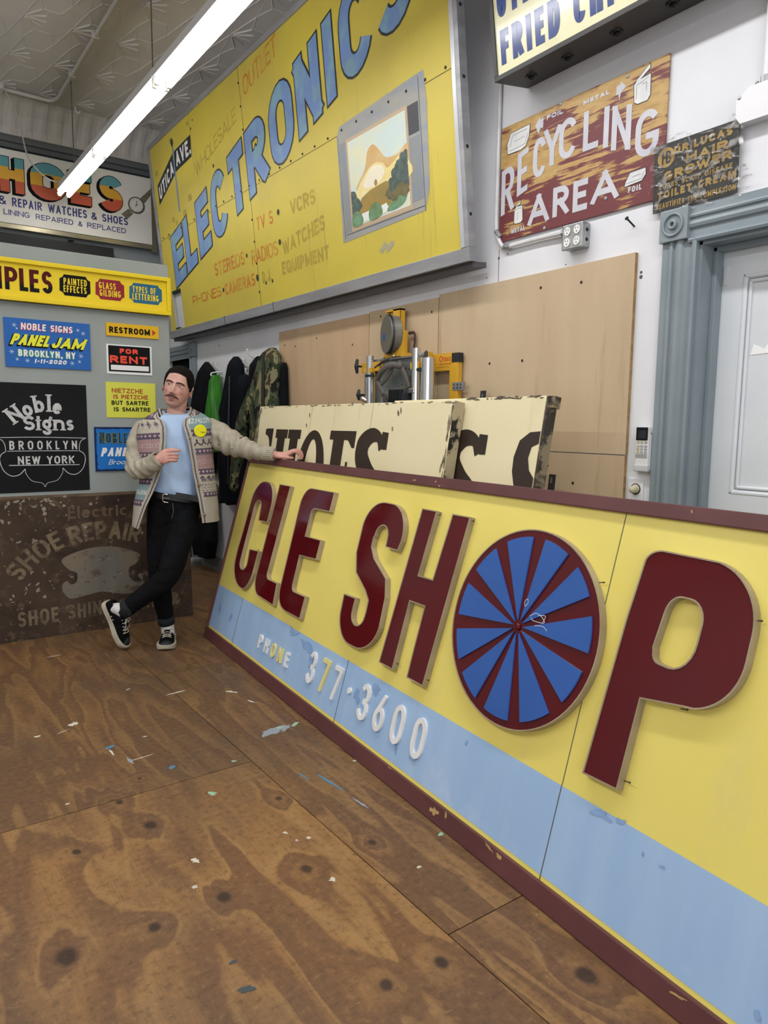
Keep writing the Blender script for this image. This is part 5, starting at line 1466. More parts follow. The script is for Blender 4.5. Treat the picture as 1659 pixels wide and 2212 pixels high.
# ------------------------------------------------------------------ vertical panel saw
M_sy = mat('golden_yellow_machine_paint', '#c99a2c', '#c0922a', scale=4, rough=.4)
M_chrome = mat('chrome_tube', '#d2d3d4', rough=.16, metal=.9)
M_plate = mat('dull_steel_plate', '#7e8382', '#6f7472', scale=6, rough=.4, metal=.5)
M_sawgrey = mat('grey_brown_saw_plastic', '#56514b', rough=.5)
M_sawblk = mat('black_saw_plastic', '#202326', rough=.45)
sw = thing('panel_saw', 'yellow framed vertical panel saw with chrome guide tubes behind the cream signs', 'saw', M=frame((2.50, 3.24, -.061), (0, -1, 0), (0, 0, 1)) @ Matrix.Diagonal((1.045, 1.045, .62, 1)))
# local: x = towards the viewer's right, y = up, z = out of the wall
U = lambda y: 3.10 - y
bm = BM(); box(bm, U(2.775), U(2.712), .06, 1.705, -.05, .0, .003); obj('right_post', bm, M_sy, sw)
bm = BM(); box(bm, U(3.46), U(3.37), .06, 1.68, -.06, -.02, .003); obj('left_post', bm, M_sy, sw)
bm = BM(); box(bm, U(3.44), U(2.745), 1.622, 1.71, -.045, -.002, .003); box(bm, U(3.43), U(2.745), .10, .18, -.045, -.002, .003); obj('cross_beam', bm, M_sy, sw)
bm = BM(); box(bm, U(2.758), U(2.706), 1.66, 1.706, -.052, .003, .002); obj('end_cap', bm, M_sawblk, sw)
bm = BM(); box(bm, U(3.14), U(2.905), 1.645, 1.722, .0, .055, .003); obj('carriage_bar', bm, M_sy, sw)
# handle bracket: open box section
bm = BM()
box(bm, U(3.235), U(3.17), 1.845, 1.972, .02, .026); box(bm, U(3.176), U(3.17), 1.72, 1.972, -.03, .026); box(bm, U(3.305), U(3.17), 1.964, 1.972, -.03, .026); box(bm, U(3.305), U(3.298), 1.72, 1.972, -.03, .005)
box(bm, U(3.225), U(3.125), 1.718, 1.852, -.005, .045, .002); box(bm, U(3.30), U(3.12), 1.716, 1.735, -.03, .04, .002)
obj('top_bracket', bm, M_sy, sw)
bm = BM()
tube(bm, [(U(3.252), 1.838, .085), (U(3.215), 1.838, .010)], [.100, .100], 40, False)
obj('counterweight_reel', bm, mat('grey_reel_housing', '#67635a', rough=.4), sw)
bm = BM(); tube(bm, [(U(3.247), 1.838, .075), (U(3.241), 1.838, .063)], [.105, .105], 40, False); obj('reel_rim', bm, M_sawblk, sw)
bm = BM(); box(bm, -.001, .001, -.018, .018, -.016, .016); bm.transform(Matrix.Translation((U(3.278), 1.826, .0745)) @ Matrix.Rotation(R(63), 4, 'Y')); obj('blue_tape', bm, flatp('blue_masking_tape', '#2c5a9c'), sw)
bm = BM(); tube(bm, smoothpath([(U(3.23), 1.755, 0), (U(3.29), 1.73, .02), (U(3.36), 1.69, .03)], 4), .006, 8); tube(bm, smoothpath([(U(3.13), 1.84, -.03), (U(3.09), 1.83, -.04), (U(3.10), 1.72, -.04)], 4), .008, 8); obj('cable', bm, mat('dark_red_cable', '#3d2a26', rough=.5), sw)
for (y, z1, zz, r) in ((3.335, 1.725, .16, .021), (3.385, 1.64, .13, .018), (2.915, 1.735, .17, .023), (2.82, 1.68, .17, .034), (3.27, 1.60, .08, .018), (2.875, 1.64, .11, .012)):
    bm = BM(); tube(bm, [(U(y), .25, zz), (U(y), z1, zz)], [(r * 1.68, r)] * 2, 18, False, up=(0, 0, 1)); obj('guide_tube', bm, M_chrome, sw)
bm = BM(); box(bm, U(3.33), U(2.985), 1.25, 1.704, .100, .108, .001); box(bm, U(3.33), U(2.985), 1.696, 1.706, .09, .125, .001); obj('carriage_plate', bm, M_plate, sw)
bm = BM()
for (u, v) in [(3.10, 1.665), (3.075, 1.665), (3.05, 1.645), (3.02, 1.64), (3.01, 1.60), (3.03, 1.595), (3.02, 1.57), (3.05, 1.56), (3.08, 1.56)]: flat(bm, [ell(U(u), v, .005, .005, n=10)], .1095)
line(bm, [(U(3.06), 1.64), (U(3.03), 1.60), (U(3.01), 1.575)], .006, .1095, 2)
obj('plate_hole', bm, M_sawblk, sw)
for (y0, y1, v0, v1, z0, z1) in ((3.425, 3.255, 1.640, 1.692, .06, .155), (2.955, 2.885, 1.63, 1.665, .09, .185)):
    bm = BM(); box(bm, U(y0), U(y1), v0, v1, z0, z1, .003); obj('clamp_block', bm, M_sy, sw)
bm = BM(); box(bm, U(3.375), U(3.30), 1.632, 1.66, .15, .19, .004); obj('clamp_block', bm, M_sy, sw)
bm = BM()
for (y, v) in ((3.335, 1.618), (2.915, 1.628), (2.87, 1.628)):
    tube(bm, [(U(y), v - .008, .165), (U(y), v + .006, .165)], [.034, .034], 18, False)
obj('rubber_stop', bm, M_sawblk, sw)
bm = BM()
for (y, v, s) in ((3.44, 1.675, .03), (2.822, 1.672, .032), (3.42, 1.515, .02), (2.915, 1.525, .018)):
    tube(bm, [(U(y), v - s, .19), (U(y), v, .20), (U(y), v + s, .19)], [.012, .016, .012], 10, True)
    cyl(bm, (U(y), v, .10), (U(y), v, .20), .006, n=8)
obj('clamp_knob', bm, M_sawblk, sw)
bm = BM()
box(bm, U(2.975), U(2.90), 1.51, 1.535, .20, .215, .004); cyl(bm, (U(3.42), 1.50, .18), (U(3.33), 1.47, .18), .012, n=10); cyl(bm, (U(2.885), 1.695, .175), (U(2.83), 1.700, .18), .012, n=10)
obj('clamp_lever', bm, M_chrome, sw)
bm = BM(); tube(bm, [(U(3.08), 1.475, .21), (U(2.945), 1.475, .21)], [.052, .062], 24, False)
for q in range(7): box(bm, U(3.065 - .016 * q), U(3.060 - .016 * q), 1.43, 1.53, .20, .279)
obj('motor', bm, M_sawblk, sw)
bm = BM(); tube(bm, smoothpath([(U(3.235), 1.590, .20), (U(3.165), 1.635, .23), (U(3.10), 1.660, .22), (U(3.045), 1.655, .18)], 5), [.017] * 16, 12); tube(bm, smoothpath([(U(3.055), 1.665, .17), (U(3.02), 1.60, .15), (U(3.0), 1.55, .14)], 4), .018, 10)
tube(bm, smoothpath([(U(3.235), 1.59, .20), (U(3.20), 1.54, .20), (U(3.13), 1.48, .20), (U(3.09), 1.44, .2)], 5), .017, 10); tube(bm, smoothpath([(U(3.19), 1.57, .2), (U(3.14), 1.60, .2), (U(3.10), 1.64, .2)], 4), .013, 10)
tube(bm, [(U(3.15), 1.49, .17), (U(3.05), 1.49, .17)], [.045, .05], 16, True)
obj('saw_body', bm, M_sawgrey, sw)
bm = BM(); tube(bm, smoothpath([(U(3.30), 1.66, .15), (U(3.20), 1.69, .16), (U(3.12), 1.685, .19), (U(3.085), 1.64, .23)], 5), .007, 8); tube(bm, smoothpath([(U(3.17), 1.50, .225), (U(3.145), 1.515, .225), (U(3.12), 1.48, .225), (U(3.095), 1.44, .225)], 3), .0025, 6); obj('power_cord', bm, M_sawblk, sw)
bm = BM(); flat(bm, [rect(U(2.865), U(2.755), 1.643, 1.703)], .0005); obj('sticker', bm, mat('yellow_sticker', '#d0a02f', rough=.4), sw)
bm = BM(); text(bm, 'TRAX', U(2.825), U(2.765), 1.668, 1.690, .005, z=.0012); flat(bm, [ell(U(2.842), 1.682, .014, .016), ell(U(2.842), 1.682, .008, .010)], .001); text(bm, '1-800', U(2.858), U(2.81), 1.650, 1.661, .0022, z=.0012); text(bm, '799-6739', U(2.806), U(2.762), 1.650, 1.661, .0022, z=.0012)
obj('sticker_print', bm, flatp('red_print', '#b5482a'), sw)
bm = BM(); box(bm, U(2.748), U(2.668), 1.522, 1.562, -.02, .004, .001); obj('hinge_plate', bm, M_galv, sw)
bm = BM()
for q in ((2.735, 1.55), (2.735, 1.534), (2.71, 1.55), (2.71, 1.534), (2.685, 1.55), (2.685, 1.534)): flat(bm, [ell(U(q[0]), q[1], .005, .005, n=8)], .0046)
obj('hinge_hole', bm, M_dark, sw)
bm = BM()
for (u, v, z) in ((3.20, 1.722, .06), (2.95, 1.625, .0), (2.89, 1.69, .057), (3.34, 1.712, .12)): ball(bm, (U(u), v, z), (.010, .010, .007), 10, 6)
obj('wing_bolt', bm, M_chrome, sw)

# ------------------------------------------------------------------ coats on their hooks
def cloth(name, label, cat, cols, m, depth, x0=2.55, seed=0, fold=.016, n=40, hook=None, group=None):
    """a hanging garment: cols = rows of (z, y_left, y_right, thickness out of the wall); closed skin with folds"""
    t = thing(name, label, cat, (XW, (cols[0][1] + cols[0][2]) / 2, cols[-1][0]), group=group)
    o_ = Vector((XW, (cols[0][1] + cols[0][2]) / 2, cols[-1][0]))
    rows = []
    zs = [c[0] for c in cols]
    bm = BM()
    K = 34
    for i in range(K + 1):
        z = zs[0] + (zs[-1] - zs[0]) * i / K
        f = lambda j: float(np.interp(-z, [-q for q in zs], [c[j] for c in cols]))
        yl, yr, th = f(1), f(2), f(3)
        ring = []
        for j in range(n):
            a = 2 * math.pi * j / n
            ca, sa = math.cos(a), math.sin(a)
            yy = (yl + yr) / 2 + (yr - yl) / 2 * math.copysign(abs(ca) ** .8, ca)
            rr_ = th / 2 * (1 + math.copysign(abs(sa) ** .7, sa))
            u = (yy - min(yl, yr)) / max(abs(yr - yl), .01)
            k_ = min(1, i / 8)
            fo = fold * k_ * (math.sin(u * 17 + seed + z * 1.5) * .6 + noise.noise((u * 4, z * 2.2, seed)) * 1.6) * (1 if sa > 0 else .1)
            xx = XW - .028 - max(0, rr_ + fo)
            ring.append(bm.verts.new(Vector((xx, yy, z + .012 * noise.noise((u * 5, seed, 2)) * k_)) - o_))
        rows.append(ring)
    for a, b in zip(rows, rows[1:]):
        for j in range(n): bm.faces.new((a[j], a[(j + 1) % n], b[(j + 1) % n], b[j]))
    bm.faces.new(rows[0]); bm.faces.new(rows[-1][::-1])
    obj('cloth', bm, m, t, smooth=True)
    return t, o_
def sleeve(t, o_, pts, rad, m, name='sleeve'):
    bm = BM(); P = smoothpath(pts, 6); k_ = len(P)
    rr_ = [float(np.interp(i / (k_ - 1), np.linspace(0, 1, len(rad)), rad)) * (1 + .12 * noise.noise((i * .5, pts[0][1] * 9, 1))) for i in range(k_)]
    tube(bm, [Vector(p) - o_ for p in P], rr_, 16); return obj(name, bm, m, t, smooth=True)
M_bcoat = mat('black_coat_cloth', '#0b0c0f', '#121419', scale=5, spec=.15, rough=.85, bump=.2, bscale=90)
M_ncoat = mat('navy_black_cloth', '#090b12', '#10131c', scale=5, spec=.15, rough=.85, bump=.2, bscale=90)
M_zip = mat('dark_zip', '#33363c', rough=.4, metal=.4)
t, o_ = cloth('black_coat', 'black hooded coat hanging far left, behind the bright green bag', 'coat', [(1.888, 6.25, 6.21, .03), (1.85, 6.28, 6.12, .06), (1.79, 6.33, 6.00, .085), (1.5, 6.48, 6.00, .095), (1.2, 6.54, 6.0, .10), (.9, 6.5, 6.02, .09)], M_bcoat, .2, seed=1)
k = NT('bright_green_nylon'); k.set(.45, 0, .4)
k.color(k.mix(k.ramp(k.noise(k.mapping((1, 1, .3)), 14, 3), .4, .65), '#37871c', '#2a6f16')); M_green = k.m
t, o_ = cloth('green_bag', 'bright green nylon bag hanging between the two black coats', 'bag', [(1.760, 6.00, 5.95, .07), (1.70, 6.02, 5.92, .10), (1.5, 6.06, 5.85, .13), (1.3, 6.09, 5.80, .14), (1.1, 6.06, 5.82, .12)], M_green, .1, seed=4, fold=.014)
bm = BM(); tube(bm, smoothpath([(2.54, 5.965, 1.79), (2.46, 5.985, 1.775), (2.45, 5.97, 1.75)], 4), .006, 8); bm.transform(Matrix.Translation(-o_)); obj('drawstring', bm, M_wht, t)
t, o_ = cloth('navy_coat', 'long navy-black coat hanging in the middle of the hook row', 'coat', [(1.89, 5.61, 5.57, .04), (1.855, 5.64, 5.49, .07), (1.82, 5.66, 5.44, .085), (1.6, 5.76, 5.42, .095), (1.41, 5.86, 5.46, .10), (1.05, 5.88, 5.48, .11), (.67, 5.88, 5.50, .10)], M_ncoat, .2, seed=7)
bm = BM(); P = smoothpath([(2.43, 5.54, 1.72), (2.42, 5.55, 1.3), (2.42, 5.58, .85)], 6); tube(bm, [Vector(p) - o_ for p in P], .008, 6); obj('zip', bm, M_zip, t)
t, o_ = cloth('navy_sweatshirt', 'dark navy sweatshirt hanging on the lower prong right of the navy coat', 'sweatshirt', [(1.735, 5.44, 5.41, .06), (1.70, 5.45, 5.33, .085), (1.66, 5.44, 5.30, .10), (1.25, 5.46, 5.30, .11), (.8, 5.46, 5.33, .11), (.7, 5.45, 5.34, .10)], M_ncoat, .2, seed=9)
t, o_ = cloth('black_jacket', 'black jacket with a loop, hanging left of the camouflage jacket', 'jacket', [(1.855, 5.21, 5.16, .04), (1.80, 5.27, 5.11, .07), (1.6, 5.28, 5.19, .08), (1.3, 5.29, 5.20, .06), (.9, 5.29, 5.22, .05)], M_bcoat, .2, seed=11, fold=.008)
bm = BM(); tube(bm, smoothpath([(2.50, 5.21, 1.845), (2.50, 5.16, 1.858), (2.50, 5.10, 1.838), (2.49, 5.09, 1.78)], 4), .007, 8); bm.transform(Matrix.Translation(-o_)); obj('hanging_loop', bm, M_bcoat, t)
k = NT('woodland_camouflage_cloth'); k.set(.8, 0, .2)
def cam_n(loc, sc_): return k.noise(k.mapping((1, 1, .7), loc=loc), sc_, 2.5, .5, .7)
c = k.mix(k.math('GREATER_THAN', cam_n((0, 0, 0), 11), .50), '#4d5440', '#333f2c')
c = k.mix(k.math('GREATER_THAN', cam_n((5, 2, 1), 11), .545), c, '#857f5d')
c = k.mix(k.math('GREATER_THAN', cam_n((9, 7, 3), 12), .555), c, '#43382b')
c = k.mix(k.math('GREATER_THAN', cam_n((2, 9, 8), 12), .575), c, '#191b18')
k.color(c); k.bump(k.noise(k.mapping((1, 1, 1)), 70, 3), .2, .004); M_camo = k.m
t, o_ = cloth('camouflage_jacket', 'woodland camouflage jacket hanging right of the black coats', 'jacket', [(1.908, 4.95, 4.90, .05), (1.875, 5.00, 4.84, .09), (1.835, 5.04, 4.78, .11), (1.57, 5.16, 4.79, .12), (1.28, 5.19, 4.77, .13), (.92, 5.19, 4.82, .13), (.78, 5.18, 4.88, .12)], M_camo, .24, seed=15, fold=.014)
sleeve(t, o_, [(2.44, 5.10, 1.60), (2.42, 5.22, 1.42), (2.41, 5.32, 1.20), (2.42, 5.44, .84)], [.045, .055, .058, .05], M_camo)
bm = BM(); P = smoothpath([(2.425, 4.90, 1.86), (2.405, 4.885, 1.6), (2.40, 4.89, 1.1)], 6); tube(bm, [Vector(p) - o_ for p in P], .014, 6); obj('placket', bm, mat('dark_olive_tape', '#262b20', rough=.8), t)
t, o_ = cloth('dark_scarf', 'narrow black garment hanging right of the camouflage jacket by the plywood', 'garment', [(1.79, 4.77, 4.745, .03), (1.75, 4.775, 4.72, .05), (1.5, 4.775, 4.70, .06), (1.1, 4.775, 4.71, .06)], M_bcoat, .1, seed=21, fold=.006)
t, o_ = cloth('black_bag', 'black bag hanging low behind the standing man', 'bag', [(.80, 6.12, 6.05, .04), (.55, 6.34, 6.03, .10), (.30, 6.47, 5.99, .14), (.13, 6.42, 6.08, .12)], M_bcoat, .2, seed=25, fold=.008)
bm = BM(); box(bm, -.165, -.155, -.03, .0, .34, .355); obj('red_tab', bm, flatp('red_tab', '#8a2f28'), t)
def coat_hook(y, z, label):
    t = thing('coat_hook', label, 'hook', (XW, y, z), group='white coat hooks')
    bm = BM(); box(bm, -.006, 0, -.012, .012, -.05, .03, .002); obj('back_plate', bm, M_lampwhite, t)
    bm = BM(); tube(bm, smoothpath([(-.004, 0, .01), (-.04, 0, .02), (-.065, 0, .045), (-.062, 0, .058)], 4), .006, 8); ball(bm, (-.062, 0, .064), .011, 10, 8)
    tube(bm, smoothpath([(-.004, 0, -.03), (-.03, 0, -.045), (-.045, 0, -.03), (-.043, 0, -.015)], 4), .005, 8); ball(bm, (-.043, 0, -.010), .009, 10, 8); obj('prong', bm, M_lampwhite, t)
coat_hook(5.985, 1.79, 'white coat hook holding the black coat and green bag')
coat_hook(5.42, 1.79, 'white coat hook right of the navy coat')
coat_hook(5.345, 1.86, 'white coat hook with bare upper prong over the black jacket')
coat_hook(4.845, 1.80, 'white coat hook right of the camouflage jacket')
t = thing('white_shoe', 'white shoe on the floor behind the brown sign', 'shoe', (2.44, 6.52, 0), rz=R(200))
bm = BM(); tube(bm, [(-.10, 0, .035), (0, 0, .04), (.10, 0, .03), (.15, 0, .025)], [(.030, .035), (.036, .038), (.028, .042), (.02, .035)], 14); obj('upper', bm, mat('white_shoe_leather', '#b9b9b8', rough=.5), t)
bm = BM(); box(bm, -.14, .17, -.045, .045, 0, .015, .005); obj('sole', bm, mat('shoe_sole', '#8d8d8c', rough=.6), t)
# ------------------------------------------------------------------ the man leaning on the sign
# local frame: x = to the viewer's right, -y = towards the viewer, z = up
PER = thing('person', 'man with moustache in patterned cardigan and black jeans, legs crossed, hand on leaning sign', 'person', (1.36, 4.16, 0), rz=R(-18.1))

def evaluated(bm, mods, name):
    me = bpy.data.meshes.new(name); bm.to_mesh(me); bm.free()
    o = bpy.data.objects.new(name, me); COL.objects.link(o)
    for kind, kw in mods:
        m = o.modifiers.new(kind, kind)
        for a, b in kw.items(): setattr(m, a, b)
    dg = bpy.context.evaluated_depsgraph_get(); dg.update()
    ev = o.evaluated_get(dg)
    out = bpy.data.meshes.new_from_object(ev)
    bpy.data.objects.remove(o); bpy.data.meshes.remove(me)
    return out

def fused(name, bm, voxel, smooth, m, parent, fold=None):
    """one continuous skin over overlapping volumes"""
    bmesh.ops.recalc_face_normals(bm, faces=bm.faces)
    me = evaluated(bm, [('REMESH', dict(mode='VOXEL', voxel_size=voxel)), ('SMOOTH', dict(factor=.5, iterations=smooth))], name)
    me.name = name
    if fold:
        for v in me.vertices:
            v.co += v.normal * fold(v.co)
    me.polygons.foreach_set('use_smooth', [True] * len(me.polygons))
    if m: me.materials.append(m)
    return link(bpy.data.objects.new(name, me), parent)

# ---- head as a displaced ellipsoid in its own frame (x right, -y front, z up, origin mid-head)
HZ = [-.122, -.117, -.105, -.085, -.06, -.03, 0, .03, .06, .085, .103, .113, .118]
HW = [.004, .022, .040, .0545, .064, .0690, .0725, .0745, .0715, .060, .043, .024, .004]
HF = [-.062, -.076, -.086, -.0885, -.0885, -.0895, -.091, -.0935, -.0895, -.074, -.051, -.026, .0]
HB = [-.052, -.042, -.02, .02, .058, .086, .098, .102, .097, .080, .058, .035, .012]
def hsec(z): return [float(np.interp(z, HZ, q)) for q in (HW, HF, HB)]
FEAT = [  # x, z, sx, sz, push forward
    (0, .022, .012, .012, .003), (0, -.002, .0080, .016, .011), (0, -.022, .0085, .014, .018), (0, -.038, .0105, .0090, .0265), (-.0135, -.042, .0070, .0070, .0115), (.0135, -.042, .0070, .0070, .0115),
    (-.031, .003, .015, .0090, -.0105), (.031, .003, .015, .0090, -.0105), (-.030, .021, .020, .0060, .0065), (.030, .021, .020, .0060, .0065),
    (-.043, -.030, .016, .014, .0045), (.043, -.030, .016, .014, .0045), (0, -.068, .022, .012, .0055), (0, -.0665, .015, .0035, .003), (0, -.0805, .014, .0045, .0045), (0, -.0740, .012, .0022, -.006), (-.016, -.0722, .008, .0022, -.005), (.016, -.0722, .008, .0022, -.005), (-.026, -.066, .005, .004, -.004), (.026, -.066, .005, .004, -.004), (0, -.091, .016, .005, -.003),
    (0, -.106, .017, .010, .007), (-.030, -.062, .006, .012, -.0022), (.030, -.062, .006, .012, -.0022)]
def front_push(x, z):
    return sum(a * math.exp(-((x - fx) / sx) ** 2 / 1.0 - ((z - fz) / sz) ** 2 / 1.0) for fx, fz, sx, sz, a in FEAT)
NA, NZ = 120, 110
def head_point(i, j, grow=0.0):
    z = -.122 + .240 * (0.5 - 0.5 * math.cos(math.pi * j / NZ))
    w, f, b = hsec(z)
    a = 2 * math.pi * i / NA                   # 0 = front
    sx, cx_ = math.sin(a), math.cos(a)
    px = math.copysign(abs(sx) ** .92, sx) * (w + grow)
    if cx_ >= 0:
        ym = (f + b) / 2 if False else .0
        c0 = min(.01, (f + b) * .5 + .02)
        y = c0 + (f - grow - c0) * abs(cx_) ** .85
    else:
        c0 = min(.01, (f + b) * .5 + .02)
        y = c0 + (b + grow - c0) * abs(cx_) ** .92
    if cx_ > 0:
        y -= front_push(px, z) * min(1, cx_ * 1.6)
    zz = z + (grow if z > .06 else 0) * (z - .06) / .06
    return Vector((px, y, zz))
HM = Matrix.Translation((.134, .035, 1.556)) @ Matrix.Rotation(R(15), 4, 'Y') @ Matrix.Rotation(R(-14), 4, 'Z') @ Matrix.Rotation(R(3), 4, 'X')
HMs = HM @ Matrix.Diagonal((1.03, 1.02, 1.0, 1))
def add_head(bm):
    rows = [[bm.verts.new(HMs @ head_point(i, j)) for i in range(NA)] for j in range(1, NZ)]
    for r0, r1 in zip(rows, rows[1:]):
        for i in range(NA): bm.faces.new((r0[i], r0[(i + 1) % NA], r1[(i + 1) % NA], r1[i]))
    bm.faces.new(rows[0][::-1]); bm.faces.new(rows[-1])
    for s in (-1, 1):                         # ears
        E = HMs @ Matrix.Translation((s * .0755, .012, -.012)) @ Matrix.Rotation(R(s * 24), 4, 'Z') @ Matrix.Rotation(R(-10), 4, 'X')
        ball(bm, (0, 0, 0), (.0055, .017, .029), 16, 12, None) if False else None
        pts = [E @ Vector((s * .004, .017 * math.cos(R(a)) + .002, .030 * math.sin(R(a)))) for a in range(-130, 175, 22)]
        tube(bm, pts, [.0042 + .0016 * math.sin(math.pi * q / (len(pts) - 1)) for q in range(len(pts))], 8)
        bmesh.ops.create_uvsphere(bm, u_segments=14, v_segments=10, radius=1, matrix=E @ Matrix.Diagonal((.0035, .015, .026, 1)))
        bmesh.ops.create_uvsphere(bm, u_segments=12, v_segments=8, radius=1, matrix=E @ Matrix.Translation((0, -.006, -.024)) @ Matrix.Diagonal((.004, .0055, .0065, 1)))

def limb(bm, pts, rad, sub=5, n=18):
    P = smoothpath(pts, sub); k_ = len(P)
    rr_ = []
    for i in range(k_):
        t_ = i / (k_ - 1)
        q = [(r if isinstance(r, tuple) else (r, r)) for r in rad]
        xs_ = np.linspace(0, 1, len(q))
        rr_.append((float(np.interp(t_, xs_, [a[0] for a in q])), float(np.interp(t_, xs_, [a[1] for a in q]))))
    tube(bm, P, rr_, n)

def finger(bm, p, r0, r1):
    P = smoothpath(p, 4); k_ = len(P)
    tube(bm, P, [r0 + (r1 - r0) * i / (k_ - 1) for i in range(k_)], 10)

# ---- body: head, neck, torso, arms, hands, legs in one skin
bm = BM()
add_head(bm)
limb(bm, [(.118, .060, 1.36), (.124, .056, 1.42), (.136, .048, 1.49)], [.058, .0535, .053])
limb(bm, [(.11, .05, .90), (.112, .045, 1.05), (.114, .045, 1.22), (.116, .05, 1.34)], [(.075, .100), (.072, .100), (.078, .115), (.062, .09)])
limb(bm, [(-.040, .07, 1.300), (.03, .062, 1.340), (.12, .065, 1.350), (.21, .062, 1.352), (.28, .055, 1.325)], [.038, .040, .042, .040, .038])
# right arm (viewer's left)
limb(bm, [(-.064, .075, 1.285), (-.104, .05, 1.19), (-.112, .0, 1.075)], [.030, .034, .034]); limb(bm, [(-.105, .0, 1.075), (-.05, -.10, 1.10), (.012, -.165, 1.145)], [.038, .036, .024])
# left arm (viewer's right)
limb(bm, [(.290, .055, 1.315), (.37, .0, 1.268), (.44, -.06, 1.222)], [.040, .040, .037]); limb(bm, [(.44, -.06, 1.225), (.56, -.14, 1.195), (.655, -.185, 1.172)], [.037, .034, .0235])
# legs
limb(bm, [(.035, .06, .86), (.015, .075, .65), (.004, .09, .46), (.018, .115, .28), (.035, .133, .11)], [.070, .064, .048, .042, .030])
limb(bm, [(.165, .05, .86), (.115, .0, .65), (.050, -.045, .455), (-.08, -.01, .345), (-.225, .035, .225)], [.072, .066, .050, .044, .034])
tube(bm, [(.037, .131, .10), (.041, .118, .060)], [.026, .022], 12)
# right hand: back of the hand to the viewer, index finger pointing across, the others curled
def hand_right(bm):
    limb(bm, [(.008, -.163, 1.143), (.035, -.178, 1.152), (.066, -.183, 1.160)], [(.024, .018), (.037, .016), (.036, .014)], 4)
    finger(bm, [(.062, -.186, 1.186), (.090, -.190, 1.193), (.112, -.188, 1.194), (.130, -.185, 1.193)], .0088, .0070)
    for z, l in ((1.170, 0), (1.153, -.001), (1.137, -.006)):
        finger(bm, [(.060, -.188, z), (.092 + l, -.196, z + .002), (.112 + l, -.190, z), (.114 + l, -.172, z - .002), (.098 + l, -.164, z - .003)], .0092, .0078)
    finger(bm, [(.022, -.165, 1.170), (.046, -.160, 1.190), (.075, -.165, 1.197), (.096, -.170, 1.200)], .0105, .0082)
hand_right(bm)
# left hand: palm over the sign's top edge, fingers bent down behind it, thumb along the front
def hand_left(bm):
    limb(bm, [(.645, -.186, 1.171), (.690, -.192, 1.166), (.742, -.198, 1.172)], [(.022, .021), (.020, .034), (.016, .037)], 4)
    for dy, l, dz in ((-.030, -.008, -.003), (-.010, .008, .004), (.010, .016, .004), (.028, .004, -.002)):
        y = -.198 + dy
        finger(bm, [(.728, y, 1.172 + dz), (.764 + l * .5, y - .006, 1.190 + dz), (.792 + l, y - .008, 1.186 + dz), (.806 + l, y - .008, 1.164), (.802 + l, y - .008, 1.146)], .0104, .0080)
    finger(bm, [(.672, -.210, 1.160), (.702, -.234, 1.156), (.730, -.243, 1.153), (.754, -.241, 1.151)], .0120, .0088)
hand_left(bm)
k = NT('man_skin'); k.set(.5, 0, .35)
k.b.inputs['Subsurface Weight'].default_value = .08; k.b.inputs['Subsurface Radius'].default_value = (.01, .004, .002)
at = k.n('Attribute', attribute_name='tint')
sep = k.n('SeparateColor'); k.link(at.outputs['Color'], sep.inputs[0])
c = k.mix(k.ramp(k.noise(k.mapping(), 28, 4), .4, .7), '#cfa496', '#c39485')
c = k.mix(sep.outputs[0], c, '#b9766a'); c = k.mix(sep.outputs[1], c, '#6a4a40'); c = k.mix(sep.outputs[2], c, '#98524f')
k.color(c); M_skin = k.m
body = fused('body', bm, .0027, 1, M_skin, PER)
me = body.data
ca = me.color_attributes.new('tint', 'FLOAT_COLOR', 'POINT')
HI = HMs.inverted()
for i, v in enumerate(me.vertices):
    p = HI @ v.co
    blush = stubble_and_crease = lips = 0.0
    if p.z > -.14 and p.y < .03 and abs(p.x) < .09 and p.z < .13:
        blush = .55 * math.exp(-((abs(p.x) - .045) / .018) ** 2 - ((p.z + .030) / .018) ** 2) + .5 * math.exp(-(p.x / .014) ** 2 - ((p.z + .04) / .014) ** 2)
        low = 1 / (1 + math.exp((p.z + .075 - abs(p.x) * .55) / .006))
        stubble_and_crease = .36 * low * (1 if p.y < .0 else .4) * (p.z > -.135) * (.8 + .5 * noise.noise(v.co * 120)) + .6 * math.exp(-(p.x / .020) ** 4 - ((p.z + .0738 - p.x * p.x * 8) / .0022) ** 2) * (p.y < -.07) + .35 * math.exp(-(p.x / .013) ** 2 - ((p.z + .093) / .006) ** 2)  # stubble tint, plus shade painted along the mouth crease
        lips = .85 * math.exp(-(p.x / .017) ** 4 - ((p.z + .0795) / .0048) ** 2) * (p.y < -.07)
        if (abs(p.x) > .072): blush = .4
    elif v.co.z < 1.26 and v.co.y < -.15:
        blush = .35 + .3 * noise.noise(v.co * 60)
    ca.data[i].color = (min(1, max(0, blush)), min(1, max(0, stubble_and_crease)), min(1, max(0, lips)), 1)

# eyes, brows, moustache, hair
M_eye = mat('eye_white', '#cfc8c2', rough=.15); M_iris = flatp('dark_iris', '#2c2420', .1)
for s in (-1, 1):
    c0 = Vector((s * .0310, -.0735, .0020))
    bm = BM(); ball(bm, (0, 0, 0), .0118, 18, 12, None); bm.transform(HMs @ Matrix.Translation(c0)); e = obj('eye', bm, M_eye, PER, smooth=True)
    bm = BM(); ball(bm, (-.0008, -.0088, -.0006), (.0052, .0042, .0048), 14, 10); bm.transform(HMs @ Matrix.Translation(c0)); obj('iris', bm, M_iris, e, smooth=True)
    bm = BM(); finger(bm, [c0 + Vector((q * .0150, -.0092 + abs(q) * .0045, .0062 - q * q * .0048)) for q in (-1, -.5, 0, .5, 1)], .0046, .0042)
    finger(bm, [c0 + Vector((q * .0140, -.0086 + abs(q) * .0045, -.0062 + q * q * .0040)) for q in (-1, -.5, 0, .5, 1)], .0042, .0040)
    bm.transform(HMs); obj('eyelid', bm, M_skin, PER, smooth=True)
